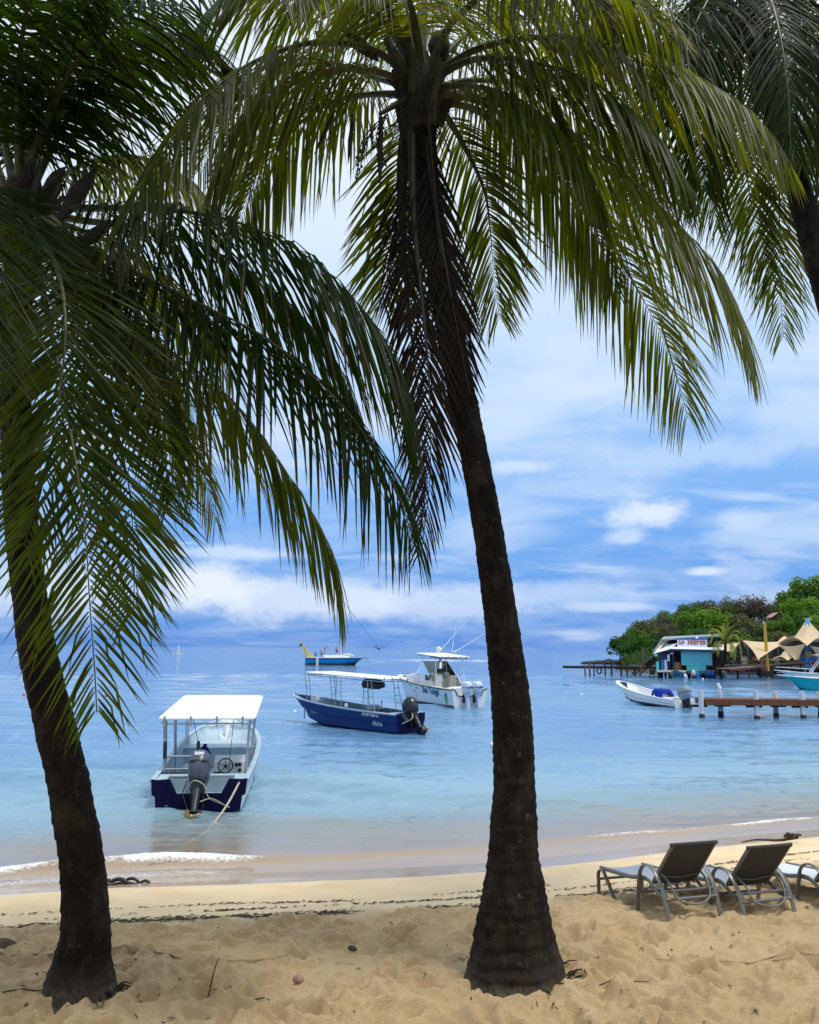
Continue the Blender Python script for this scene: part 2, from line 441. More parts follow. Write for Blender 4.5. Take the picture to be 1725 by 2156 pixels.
# the little breaker that runs along the shore
wl_s = 1.95 + .5 * (fbm(Xw * .35 + 3, Yw * 0 + 1, 3, 13) - .5)
br = Sw - wl_s
amp = .035 + .085 * sstep(.30, .75, vnoise(Xw * .30 + 5.3, Yw * 0 + .5, 3))
amp = amp * np.where(Xw < -2.2, 1.15, 1.0)
Zw += amp * np.exp(-np.where(br < 0, (br / .16) ** 2, (br / .75) ** 2))
br2 = Sw - wl_s - 2.6
Zw += .035 * np.exp(-(br2 / .8) ** 2) * sstep(.3, .6, vnoise(Xw * .2, Yw * 0 + 3.5, 8))
edge = .16 * (fbm(Xw * .6, Yw * 0 + 2, 4, 19) - .5) * 2
film = beach_z(Xw, Yw) + .012 * sstep(-.05, .5, Sw - edge) - .03 * sstep(0.02, -.12, Sw - edge)
Zw = np.maximum(Zw, film) if True else Zw
Zw = np.where(Sw - edge < -.12, beach_z(Xw, Yw) - .06, Zw)
# foam: crest of the breaker, lace on the swash, edge line, and the reef far out
left = sstep(-1.6, -3.4, Xw); right = sstep(1.6, 3.6, Xw)
strength = (.10 + .46 * left + .34 * right) * (.55 + .75 * fbm(Xw * 1.3, Yw * 0 + 4.4, 3, 29))
crest = np.exp(-np.where(br < 0, (br / .20) ** 2, (br / .10) ** 2)) * strength
lace = np.exp(-((Sw - 1.15) / .5) ** 2) * (.30 * left + .12 * right + .10) + np.exp(-((Sw - edge - .03) / .035) ** 2) * .22
fo = np.clip(crest + lace, 0, 1)
def reef(xa, xb, yy, wd, a):
    wv = 5 * (vnoise(Xw * .02, Yw * 0 + 7.1, 4) - .5)
    return a * sstep(xa, xa + 6, Xw) * sstep(xb, xb - 14, Xw) * np.exp(-((Yw - yy - wv) / wd) ** 2) * (.15 + 1.1 * vnoise(Xw * .16, Yw * 0 + 1.4, 6))
rf = reef(-6, 34, 262, 3.6, 1.3) + reef(-400, -128, 312, 3.6, 1.2) + reef(70, 320, 250, 3.5, .7)
fo = np.clip(np.maximum(fo, rf), 0, 1)
Zw += .35 * np.clip(rf, 0, 1) + .75 * np.exp(-((Xw + 15) / 7) ** 2 - ((Yw - 240) / 5) ** 2) + .5 * np.exp(-((Xw + 8) / 9) ** 2 - ((Yw - 268) / 5) ** 2)
Zw += fo * (Sw < 6) * .045 * (fbm(Xw * 14, Yw * 14, 3, 23) - .25)
keep = (Sw > -.6)
t = NT('sea_water')
geo_pos = t.tc.outputs['Object']
dp = t.attr('depth'); fm = t.attr('foam')
big = t.noise(.05, 3, .5, (1, 2.0, 1)); mid = t.noise(.25, 4, .55, (.6, 1.6, 1))
body = t.mix(t.rng(dp, .14, .55), (.64, .53, .38), (.28, .44, .51))
body = t.mix(t.rng(dp, .35, 1.3), body, (.100, .245, .440))
body = t.mix(t.rng(dp, 1.5, 6.0), body, (.045, .150, .360))
body = t.mix(t.rng(mid, .42, .68, 0, .45), body, t.mix(.5, body, (.30, .47, .52)))
dif = t.n('ShaderNodeBsdfDiffuse'); t.l(body, dif.inputs[0])
tr = t.n('ShaderNodeBsdfTransparent'); tr.inputs[0].default_value = (.95, .95, .93, 1)
m1 = t.n('ShaderNodeMixShader'); t.l(t.rng(dp, .02, .75, .06, .94), m1.inputs[0]); t.l(tr.outputs[0], m1.inputs[1]); t.l(dif.outputs[0], m1.inputs[2])
gl = t.n('ShaderNodeBsdfGlossy'); gl.inputs['Roughness'].default_value = .03; gl.inputs['Color'].default_value = (.96, .98, 1, 1)
b1 = t.noise(7.0, 5, .68, (.45, 1.4, 1)); b2 = t.noise(1.7, 4, .6, (.45, 1.4, 1))
bp = t.n('ShaderNodeBump'); bp.inputs['Strength'].default_value = .8; bp.inputs['Distance'].default_value = .07
t.l(t.math('ADD', t.math('ADD', t.math('MULTIPLY', b1, .34), t.math('MULTIPLY', b2, .8)), t.math('MULTIPLY', t.noise(.42, 4, .6, (.4, 1.4, 1)), 3.0)), bp.inputs['Height'])
bq = t.n('ShaderNodeMix', data_type='VECTOR')
gm = t.n('ShaderNodeNewGeometry')
t.l(t.rng(dp, .02, .5, 0.12, 1), bq.inputs[0]); t.l(gm.outputs['Normal'], bq.inputs[4]); t.l(bp.outputs[0], bq.inputs[5])
fn = t.noise(.9, 3, .6, (.35, 1.0, 1), col=True)
fv = t.n('ShaderNodeVectorMath', operation='SUBTRACT'); t.l(fn, fv.inputs[0]); fv.inputs[1].default_value = (.5, .5, .5)
fs_ = t.n('ShaderNodeVectorMath', operation='MULTIPLY'); t.l(fv.outputs[0], fs_.inputs[0]); fs_.inputs[1].default_value = (.35, .75, 0)
fk = t.n('ShaderNodeVectorMath', operation='SCALE'); t.l(fs_.outputs[0], fk.inputs[0]); t.l(t.rng(dp, 1.2, 5.0, .0, 1.), fk.inputs['Scale'])
fa = t.n('ShaderNodeVectorMath', operation='ADD'); t.l(bq.outputs[1], fa.inputs[0]); t.l(fk.outputs[0], fa.inputs[1])
fno = t.n('ShaderNodeVectorMath', operation='NORMALIZE'); t.l(fa.outputs[0], fno.inputs[0])
for q in (gl, dif): t.l(fno.outputs[0], q.inputs['Normal'])
fr = t.n('ShaderNodeFresnel'); fr.inputs['IOR'].default_value = 1.33; t.l(fno.outputs[0], fr.inputs['Normal'])
m2 = t.n('ShaderNodeMixShader'); t.l(fr.outputs[0], m2.inputs[0]); t.l(m1.outputs[0], m2.inputs[1]); t.l(gl.outputs[0], m2.inputs[2])
foam_n = t.noise(16, 8, .78, (1, 1.3, 1)); fd = t.n('ShaderNodeBsdfDiffuse'); fd.inputs[0].default_value = (.84, .86, .86, 1)
ff = t.rng(t.math('ADD', fm, t.math('MULTIPLY', foam_n, .9)), .80, 1.06)
m3 = t.n('ShaderNodeMixShader'); t.l(t.math('MULTIPLY', ff, t.rng(fm, .03, .12)), m3.inputs[0]); t.l(m2.outputs[0], m3.inputs[1]); t.l(fd.outputs[0], m3.inputs[2])
t.l(m3.outputs[0], t.out.inputs[0])
F = grid_faces(len(dist), len(az))
kf = keep.ravel()[F].any(1)
F = F[kf]
used = np.unique(F); remap = np.full(Xw.size, -1); remap[used] = np.arange(len(used))
V = np.stack([Xw, Yw, Zw], 2).reshape(-1, 3)[used]
sea = fast_mesh('sea', V, remap[F], t.m, None, True, {'depth': np.maximum(WL - bz, 0).ravel()[used] + 0, 'foam': fo.ravel()[used]})
tag(sea, kind='structure')
# ================================================================== coconut palms
def leaf_mat(name, top, back, trans, dead=False, spec=.14):
    t = NT(name)
    al = t.attr('along'); rn = t.attr('rnd')
    n = t.noise(3.0, 4, .6)
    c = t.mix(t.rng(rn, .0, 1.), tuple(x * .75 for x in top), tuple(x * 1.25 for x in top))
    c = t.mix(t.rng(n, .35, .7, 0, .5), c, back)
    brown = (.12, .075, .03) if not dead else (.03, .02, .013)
    tipm = t.math('MULTIPLY', t.rng(al, .70, 1.0), t.rng(rn, .2, .9, .15, .95))
    c = t.mix(tipm, c, brown)
    t.base(c, .40 if not dead else .8, 0, spec if not dead else .1)
    tl = t.n('ShaderNodeBsdfTranslucent')
    tcx = t.mix(t.rng(rn, .1, .9), trans, tuple(x * y for x, y in zip(trans, (1.15, .95, .8))))
    t.l(t.mix(tipm, tcx, (.12, .06, .02)), tl.inputs[0])
    ms = t.n('ShaderNodeMixShader'); ms.inputs[0].default_value = .50 if not dead else .12
    t.l(t.b.outputs[0], ms.inputs[1]); t.l(tl.outputs[0], ms.inputs[2]); t.l(ms.outputs[0], t.out.inputs[0])
    return t.m
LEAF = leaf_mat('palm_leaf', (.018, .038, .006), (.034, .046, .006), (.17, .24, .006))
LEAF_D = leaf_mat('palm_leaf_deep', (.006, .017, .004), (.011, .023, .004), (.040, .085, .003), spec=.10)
LEAF_Y = leaf_mat('palm_leaf_olive', (.026, .040, .006), (.050, .052, .007), (.26, .31, .006), spec=.34)
LEAF_X = leaf_mat('palm_leaf_dead', (.028, .019, .012), (.040, .026, .015), (.05, .03, .015), True)
def rib_mat(name, c):
    t = NT(name); n = t.noise(6, 4, .6, (1, 1, 1))
    t.base(t.mix(t.rng(n, .35, .7), c, tuple(x * .45 for x in c)), .5); t.bump(t.noise(60, 3), .3, .004); return t.m
RIB = rib_mat('palm_rib', (.085, .085, .022)); RIB_D = rib_mat('palm_rib_dark', (.07, .06, .02)); RIB_X = rib_mat('palm_rib_dead', (.05, .033, .02))

def make_frond(parent, ctrl, seed, n=66, Lm=1.05, wd=.046, droop=1.1, fwd=.55, upv=.25, lm=None, rm=None, pet=.16, hint=None, single=False, scale=1.0, base_r=.055, name='frond'):
    rng_ = np.random.RandomState(seed)
    if name == 'frond': Lm *= 1.42; droop *= 1.3; n = int(n * 1.38); wd *= .74
    N = 90
    c = hermite(ctrl, N); seg = np.linalg.norm(np.diff(c, axis=0), axis=1); u = np.concatenate([[0], np.cumsum(seg)]); u /= u[-1]
    T = np.gradient(c, axis=0); T /= np.linalg.norm(T, axis=1)[:, None]
    U = np.zeros_like(T); h0 = np.array(hint if hint is not None else (0, 0, 1.), float)
    g = h0 - T[0] * h0.dot(T[0]); U[0] = g / (np.linalg.norm(g) + 1e-9)
    for i in range(1, N):
        g = U[i-1] - T[i] * U[i-1].dot(T[i]); U[i] = g / (np.linalg.norm(g) + 1e-9)
    tw = rng_.normal() * .25 * u[:, None]
    Sd = np.cross(T, U); U2 = U * np.cos(tw) + Sd * np.sin(tw); U = U2; Sd = np.cross(T, U)
    # midrib
    mb = MB(); rad = [max(.0045, base_r * scale * (1 - x) ** 1.7 * (1.5 if x < .04 else 1.0)) for x in u]
    idx = list(range(0, N, 3)) + [N - 1]
    mb.tube([c[i] for i in idx], [rad[i] for i in idx], 6, flat=(.75, 1.15))
    rib = mb.build(name, rm or RIB, parent, smooth=60)
    # leaflets
    K = 6; prof_s = np.array([0, .14, .38, .62, .84, 1.0]); prof_w = np.array([.45, .95, 1.0, .78, .42, .03])
    tt = np.concatenate([np.linspace(pet, 1.0, n)] * 2); side = np.concatenate([np.ones(n), -np.ones(n)])
    tt = np.clip(tt + rng_.normal(0, .0035, 2*n), pet, .998); m = len(tt)
    def at(arr): return np.stack([np.interp(tt, u, arr[:, k]) for k in range(3)], 1)
    c0, t0, u0, s0 = at(c), at(T), at(U), at(Sd)
    for a in (t0, u0, s0): a /= np.linalg.norm(a, axis=1)[:, None]
    x = (tt - pet) / (1 - pet)
    L = Lm * (np.interp(x, [0, .12, .35, .6, .85, 1], [.55, .85, 1.0, .95, .62, .30])) * rng_.uniform(.86, 1.08, m)
    L[rng_.rand(m) < .05] *= .55
    W = wd * np.interp(x, [0, .2, .6, 1], [.75, 1, 1, .5]) * rng_.uniform(.8, 1.15, m)
    fw = fwd + .75 * x ** 1.5 + rng_.normal(0, .07, m)
    D = t0 * fw[:, None] + s0 * side[:, None] + u0 * (upv * (1 - .6 * x) + rng_.normal(0, .10, m))[:, None]
    D /= np.linalg.norm(D, axis=1)[:, None]
    gvec = np.array([0, 0, -1.0]); dr = droop * rng_.uniform(.75, 1.3, m)
    kink = np.where(rng_.rand(m) < .14, rng_.uniform(.3, .8, m), 9)
    sway = rng_.normal(0, .10, (m, 3))
    secs = []; p = c0 + s0 * (side * .012)[:, None]; prev = 0
    nb = rng_.normal(0, .30, m)
    for k in range(K):
        s_ = prof_s[k]
        d = D + gvec * (dr * s_ ** .8)[:, None] + sway * s_
        d = d + gvec * (np.where(s_ > kink, 2.2, 0))[:, None]
        d /= np.linalg.norm(d, axis=1)[:, None]
        p = p + d * (L * (s_ - prev))[:, None]; prev = s_
        wv = t0 - d * (t0 * d).sum(1)[:, None]; wv /= np.linalg.norm(wv, axis=1)[:, None] + 1e-9
        nv = np.cross(wv, d)
        wv2 = wv * np.cos(nb)[:, None] + nv * np.sin(nb)[:, None]; nv = np.cross(wv2, d)
        hw_ = (W * prof_w[k] * .5)[:, None]
        secs.append(np.stack([p - wv2 * hw_, p + nv * hw_ * .45, p + wv2 * hw_], 1))
    V = np.stack(secs, 1).reshape(m, K * 3, 3)
    f = []
    for k in range(K - 1):
        a = k * 3; f += [(a, a+1, a+4, a+3), (a+1, a+2, a+5, a+4)]
    f = np.array(f); al = np.repeat(prof_s, 3)
    rnd = rng_.rand(m)
    lm = lm or LEAF
    if single:
        for i in range(m):
            fast_mesh('leaflet', V[i], f, lm, rib, True, {'along': al, 'rnd': np.full(K*3, rnd[i])})
    else:
        F_ = (f[None] + (np.arange(m) * K * 3)[:, None, None]).reshape(-1, 4)
        o = fast_mesh('leaflets', V.reshape(-1, 3), F_, lm, rib, True, {'along': np.tile(al, m), 'rnd': np.repeat(rnd, K*3)})
        tag(o, kind='stuff')
    return rib

t = NT('palm_trunk')
n1 = t.noise(3.0, 5, .65); n2 = t.noise(26, 5, .7, (1.6, 1.6, .35)); n3 = t.noise(9, 4, .6); n4 = t.noise(45, 4, .7, (1, 1, .7))
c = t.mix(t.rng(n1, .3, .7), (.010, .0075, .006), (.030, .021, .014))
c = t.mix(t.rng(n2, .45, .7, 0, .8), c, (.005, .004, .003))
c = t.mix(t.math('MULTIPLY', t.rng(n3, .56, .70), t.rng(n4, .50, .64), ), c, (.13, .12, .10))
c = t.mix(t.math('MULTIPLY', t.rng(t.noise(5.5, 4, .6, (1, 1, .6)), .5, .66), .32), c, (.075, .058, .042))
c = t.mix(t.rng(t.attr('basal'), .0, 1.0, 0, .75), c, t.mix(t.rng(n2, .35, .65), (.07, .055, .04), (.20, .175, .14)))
c = t.mix(t.math('MULTIPLY', t.rng(n1, .58, .72), .35), c, (.045, .050, .018))
t.base(c, .9, 0, .15); t.bump(t.math('ADD', n2, t.math('MULTIPLY', n4, .6)), .9, .012)
TRUNK = t.m
def make_trunk(parent, pts, radii, seed, rows=360, na=56, base=True):
    """pts: world points base to top, radii likewise; leaf-scar rings and cracked bark as geometry"""
    rg = np.random.RandomState(seed)
    c = hermite(pts, rows); seg = np.linalg.norm(np.diff(c, axis=0), axis=1); u = np.concatenate([[0], np.cumsum(seg)])
    kp = np.array([list(q) for q in pts]); ks = np.concatenate([[0], np.cumsum(np.linalg.norm(np.diff(kp, axis=0), axis=1))]); ks *= u[-1] / ks[-1]
    r = np.interp(u, ks, radii)
    T = np.gradient(c, axis=0); T /= np.linalg.norm(T, axis=1)[:, None]
    X = np.array([1., 0, 0]); ex = X[None] - T * (T @ X)[:, None]; ex /= np.linalg.norm(ex, axis=1)[:, None]; ey = np.cross(T, ex)
    a = np.linspace(0, 2*np.pi, na, endpoint=False)
    # rings: leaf scars at uneven spacing, tilted
    pos = [0.12]
    while pos[-1] < u[-1]: pos.append(pos[-1] + rg.uniform(.05, .17))
    pos = np.array(pos)
    UU = u[:, None] + .02 * np.sin(a[None] + rg.rand() * 6) + .018 * (vnoise(a[None] * 1.3 + 3, u[:, None] * 2.2, seed) - .5)
    k = np.searchsorted(pos, UU); k = np.clip(k, 1, len(pos) - 1)
    fr = (UU - pos[k-1]) / (pos[k] - pos[k-1])
    saw = (1 - fr) ** 1.6 * (0.7 + .6 * vnoise(UU * 7.0, a[None] * 1.5, seed + 1)) - .3
    an = np.stack([np.cos(a), np.sin(a)], 0)
    crack = (fbm(an[0][None] * 9 + 20, an[1][None] * 9 + u[:, None] * 1.1, 3, seed + 2) - .5)
    rough = (fbm(an[0][None] * 3 + u[:, None] * 4, an[1][None] * 3 + u[:, None] * 5, 3, seed + 5) - .5)
    up = sstep(0.0, .5, u)[:, None]
    rr = r[:, None] * (1 + .050 * saw * (.3 + .7 * up) + .08 * crack + .10 * rough)
    if base:
        low = np.exp(-(np.maximum(u - .3, 0) / .18) ** 2)[:, None]
        rr *= 1 + low * .20 * (fbm(an[0][None] * 5 + 9, an[1][None] * 5, 3, seed + 8) - .45)
    V = c[:, None, :] + rr[..., None] * (np.cos(a)[None, :, None] * ex[:, None, :] + np.sin(a)[None, :, None] * ey[:, None, :])
    i = np.arange(rows - 1)[:, None] * na + np.arange(na)[None]; j = np.arange(rows - 1)[:, None] * na + (np.arange(na) + 1) % na
    F_ = np.stack([i, j, j + na, i + na], 2).reshape(-1, 4)
    return fast_mesh('trunk', V.reshape(-1, 3), F_, TRUNK, parent, True, {'basal': np.repeat(np.exp(-(np.maximum(u - .3, 0) / .30) ** 2) if base else np.zeros_like(u), na)})
def trunk_from(px_list):
    pts = [P(x, y, d) for x, y, d, w_ in px_list]; rad = [w_ / 2 * mpp(x, y, d) for x, y, d, w_ in px_list]
    return pts, rad
FIB = mat('palm_fibre', (.05, .034, .02), .95, var=.4, scale=20)
SPA = mat('spathe', (.045, .028, .018), .85, var=.4, scale=10)
def crown_bits(parent, c, seed, n=26):
    """matted fibre and old leaf bases round the top of the trunk"""
    rg = random.Random(seed)
    for k in range(n):
        a = rg.uniform(0, 6.28); r0 = rg.uniform(.10, .17); z0 = rg.uniform(-.55, .05); L = rg.uniform(.25, .65)
        b = c + Vector((math.cos(a) * r0, math.sin(a) * r0, z0)); o = Vector((math.cos(a), math.sin(a), 0))
        mb = MB(); w0 = rg.uniform(.035, .075)
        mb.tube([b, b + o * .06 + Vector((0, 0, L * .4)), b + o * (.16 + rg.random() * .12) + Vector((0, 0, L))], [w0 * 1.3, w0, w0 * .5], 6, flat=(.45, 1.2))
        mb.build('leaf_base', RIB_D if k % 3 else FIB, parent, smooth=60)
    mb = MB()
    for k in range(150):
        a = rg.uniform(0, 6.28); b = c + Vector((math.cos(a) * .17, math.sin(a) * .17, rg.uniform(-.5, .2)))
        q = b + Vector((math.cos(a) * rg.uniform(.05, .3), math.sin(a) * rg.uniform(.05, .3), rg.uniform(-.5, .1)))
        mb.tube([b, (b + q) / 2 + Vector((rg.uniform(-.05, .05), rg.uniform(-.05, .05), .03)), q], .005, 3)
    tag(mb.build('fibre_mat', FIB, parent), kind='stuff')
    mb = MB(); mb.lathe(c, [(.12, -.75), (.19, -.5), (.23, -.2), (.22, .05), (.15, .3), (.05, .55)], 18)
    mb.build('crown_heart', FIB, parent, smooth=50)
def spathe(parent, a, b, w_):
    a, b = Vector(a), Vector(b); pts = [a, a.lerp(b, .25) + Vector((.01, 0, .02)), a.lerp(b, .55), a.lerp(b, .8), b]
    MB().tube(pts, [w_ * .3, w_ * .8, w_, w_ * .6, .004], 8, flat=(1, .6)).build('spathe', SPA, parent, smooth=60)
def inflorescence(parent, a, seed, n=9):
    rg = random.Random(seed); mb = MB(); a = Vector(a)
    for k in range(n):
        e = a + Vector((rg.uniform(-.35, .05), rg.uniform(-.2, .2), -rg.uniform(.35, .7)))
        m_ = (a + e) / 2 + Vector((-.06, 0, .05)); pts = hermite([a, m_, e], 9)
        mb.tube(pts, .006, 4)
        for q in pts[3:]: mb.lathe(q + np.array([rg.uniform(-.02, .02), 0, -.01]), [(.004, -.018), (.016, 0), (.004, .018)], 5)
    mb.build('flower_stalk', RIB_D, parent)
def roots(parent, c, rad, seed, n, a0, a1):
    rg = random.Random(seed)
    for k in range(n):
        a = rg.uniform(a0, a1); o = Vector((math.cos(a), math.sin(a), 0)); b = c + o * rad * .93 + Vector((0, 0, rg.uniform(.02, .10)))
        L = rg.uniform(.05, .2); e = b + o * L + Vector((rg.uniform(-.06, .06), rg.uniform(-.06, .06), 0)); e.z = sand_h(e.x, e.y) - .005
        MB().tube(hermite([b, b.lerp(e, .5) + Vector((0, 0, .03)), e], 6), [.009, .009, .008, .007, .005, .003], 5).build('root', FIB, parent, smooth=60)

# ---- palm in the middle
def PX(L): return [P(*q) for q in L]
pm = thing('coconut_palm', 'tall coconut palm with thick flared trunk base and dead fronds hanging down it', 'palm tree', PB_M * 1.0, 0, 'coconut palms on the beach')
LOC = pm.location.copy()
def loc_of(par): return par
tp, tr_ = trunk_from([(1086, 2092, 8.03, 232), (1086, 2040, 8.03, 205), (1083, 1980, 8.03, 172), (1083, 1900, 8.03, 138), (1082, 1800, 8.04, 104), (1083, 1650, 8.05, 87),
                      (1078, 1500, 8.06, 81), (1061, 1350, 8.08, 73), (1033, 1150, 8.10, 63), (1003, 980, 8.12, 59), (972, 830, 8.15, 58), (940, 650, 8.18, 56), (912, 480, 8.22, 54), (893, 340, 8.26, 56), (885, 205, 8.3, 60)])
def rel(parent):                            # children are written in world coordinates
    parent.matrix_world = Matrix.Translation(parent.location); 
    for ch in parent.children: ch.location = -parent.location
tp = [tp[0] + Vector((0, 0, -.35))] + tp; tr_ = [tr_[0] * 1.04] + tr_
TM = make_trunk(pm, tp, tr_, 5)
KM = P(885, 190, 8.3)
crown_bits(pm, KM, 3)
k0 = lambda dx=0, dy=0: (885 + dx, 190 + dy, 8.3)
FM = [  # (control points, options)
    ([k0(-10, -20), (800, 112, 8.1), (700, 88, 7.8), (560, 118, 7.4), (430, 205, 7.0), (330, 330, 6.75), (262, 470, 6.6), (240, 545, 6.55)], dict(single=True, n=72, Lm=1.0, droop=1.5, lm=LEAF_Y)),
    ([k0(10, -20), (1000, 105, 8.1), (1142, 78, 7.9), (1324, 104, 7.6), (1470, 160, 7.4), (1608, 262, 7.3), (1659, 340, 7.3)], dict(single=True, n=72, Lm=1.1, droop=1.7, lm=LEAF_Y)),
    ([k0(25, 10), (1010, 208, 8.3), (1178, 270, 8.1), (1288, 346, 7.9), (1419, 462, 7.7), (1517, 575, 7.6), (1560, 665, 7.6), (1582, 745, 7.6)], dict(n=74, Lm=1.25, droop=1.6, lm=LEAF_Y)),
    ([k0(20, 20), (1000, 230, 8.6), (1130, 330, 8.9), (1270, 490, 9.1), (1360, 640, 9.2), (1420, 770, 9.2), (1448, 880, 9.2)], dict(n=70, Lm=1.1, droop=1.2, lm=LEAF_Y)),
    ([k0(20, 25), (940, 245, 8.7), (990, 331, 9.0), (1020, 400, 9.1), (1032, 480, 9.1), (1040, 580, 9.1), (1052, 670, 9.1)], dict(n=60, Lm=.85, droop=.7, lm=LEAF_Y, upv=.05)),
    ([k0(-20, 25), (852, 260, 8.8), (842, 330, 9.1), (838, 430, 9.2), (822, 540, 9.2), (806, 640, 9.2)], dict(n=60, Lm=.8, droop=.7, lm=LEAF_Y, upv=.05)),
    ([k0(-25, 10), (790, 198, 8.5), (700, 215, 8.7), (600, 290, 8.9), (530, 400, 9.0), (500, 480, 9.0)], dict(n=60, Lm=.95, droop=1.5, lm=LEAF_Y)),
    ([k0(-20, -5), (780, 160, 8.7), (680, 130, 9.2), (560, 170, 9.7), (470, 260, 10.0), (420, 360, 10.1)], dict(n=60, Lm=1.0, droop=1.5, lm=LEAF)),
    ([k0(-6, -30), (850, 90, 8.1), (800, -10, 7.7), (740, -70, 7.2), (660, -70, 6.7), (590, 0, 6.3)], dict(n=60, Lm=.9, droop=1.2, lm=LEAF_Y)),
    ([k0(0, -30), (890, 60, 8.3), (905, -60, 8.2), (960, -140, 7.8), (1050, -150, 7.3), (1160, -90, 6.9), (1260, 20, 6.6)], dict(n=64, Lm=1.0, droop=1.4, lm=LEAF_Y)),
    ([k0(10, -20), (960, 90, 8.6), (1080, 10, 8.9), (1240, -20, 9.1), (1400, 40, 9.3), (1520, 160, 9.4)], dict(n=64, Lm=1.05, droop=1.5, lm=LEAF)),
    ([k0(20, 0), (980, 170, 8.6), (1100, 180, 8.9), (1230, 240, 9.2), (1340, 340, 9.4), (1400, 440, 9.4)], dict(n=60, Lm=1.0, droop=1.5, lm=LEAF_Y)),
    ([k0(0, -20), (880, 100, 8.0), (870, 30, 7.5), (850, -20, 6.9), (800, -40, 6.3), (740, -10, 5.9)], dict(n=56, Lm=.85, droop=1.1, lm=LEAF_Y)),
    ([k0(8, 0), (960, 180, 8.0), (1060, 195, 7.7), (1150, 250, 7.4), (1220, 330, 7.3), (1260, 420, 7.3)], dict(n=56, Lm=.95, droop=1.6, lm=LEAF)),
    ([k0(0, -30), (900, 90, 8.8), (930, 20, 9.3), (1000, -30, 9.8), (1100, -30, 10.2), (1190, 40, 10.4)], dict(n=56, Lm=.95, droop=1.2, lm=LEAF)),
    ([k0(0, -30), (860, 80, 8.8), (810, 10, 9.3), (730, -20, 9.8), (640, 10, 10.2), (570, 90, 10.4)], dict(n=56, Lm=.95, droop=1.2, lm=LEAF)),
    ([k0(-12, -25), (820, 60, 8.2), (720, -30, 8.0), (600, -60, 7.8), (480, -20, 7.6), (400, 80, 7.5)], dict(n=64, Lm=1.05, droop=1.3, lm=LEAF)),
    ([k0(12, -25), (950, 50, 8.0), (1060, -30, 7.6), (1200, -50, 7.3), (1330, 0, 7.1), (1430, 90, 7.0)], dict(n=64, Lm=1.05, droop=1.3, lm=LEAF_Y)),
    ([k0(14, -15), (980, 130, 8.0), (1110, 130, 7.6), (1260, 180, 7.3), (1380, 280, 7.2), (1460, 400, 7.2)], dict(n=64, Lm=1.0, droop=1.5, lm=LEAF)),
    ([k0(-14, -10), (790, 150, 8.0), (690, 150, 7.9), (580, 200, 7.8), (490, 290, 7.7), (440, 400, 7.7)], dict(n=64, Lm=.95, droop=1.5, lm=LEAF_Y)),
    ([k0(15, 5), (980, 200, 8.6), (1080, 260, 9.0), (1180, 370, 9.3), (1260, 500, 9.4), (1300, 620, 9.4)], dict(n=60, Lm=.95, droop=1.4, lm=LEAF_Y)),
    # dead fronds hanging against the trunk
    ([k0(-14, 35), (868, 300, 8.15), (872, 460, 8.05), (890, 640, 7.95), (905, 830, 7.9), (905, 1010, 7.9), (888, 1160, 7.9)], dict(n=70, Lm=.95, droop=.8, lm=LEAF_X, rm=RIB_X, upv=-.1, fwd=1.25, hint=(0, -1, 0), name='dead_frond', wd=.030)),
    ([k0(10, 35), (905, 330, 8.1), (925, 480, 8.0), (950, 620, 7.95), (972, 740, 7.95), (990, 830, 7.95)], dict(n=62, Lm=.85, droop=.9, lm=LEAF_X, rm=RIB_X, upv=-.1, fwd=1.25, hint=(0, -1, 0), name='dead_frond', wd=.028)),
    ([k0(-20, 35), (852, 340, 8.4), (850, 520, 8.45), (868, 720, 8.45), (885, 900, 8.45), (880, 1080, 8.45)], dict(n=66, Lm=.9, droop=.8, lm=LEAF_X, rm=RIB_X, upv=-.1, fwd=1.25, hint=(0, -1, 0), name='dead_frond', wd=.028)),
]
for i, (c_, o_) in enumerate(FM):
    make_frond(pm, PX(c_), 100 + i, **o_)
for (a, b, w_) in (((800, 235, 8.0), (800, 398, 8.0), .055), ((742, 240, 8.1), (733, 345, 8.1), .04), ((705, 235, 8.1), (662, 325, 8.1), .035), ((720, 60, 8.0), (800, 130, 8.1), .08)):
    spathe(pm, P(*a), P(*b), w_)
MB().tube(PX([(862, 205, 8.2), (830, 222, 8.1), (800, 240, 8.0)]), [.04, .035, .02], 6).build('flower_stalk', RIB_D, pm, smooth=60)
inflorescence(pm, P(815, 240, 8.0), 1); inflorescence(pm, P(700, 150, 8.3), 2)
MB().lathe(P(925, 95, 8.25), [(.02, -.17), (.10, -.12), (.13, 0), (.09, .12), (.02, .17)], 12).build('coconut', SPA, pm, smooth=60)
for s_ in ((900, 220), (905, 300), (915, 380)):
    MB().tube(PX([(s_[0], s_[1], 8.06), (s_[0] + 10, s_[1] + 120, 8.0), (s_[0] + 22, s_[1] + 250, 8.0)]), [.05, .04, .012], 6, flat=(1, .35)).build('leaf_base', SPA, pm, smooth=60)
roots(pm, Vector((1.03, 8.05, 0)), .43, 4, 20, -1.6, .5)
roots(pm, Vector((1.03, 8.05, 0)), .46, 14, 34, -.75, .05)
rel(pm)

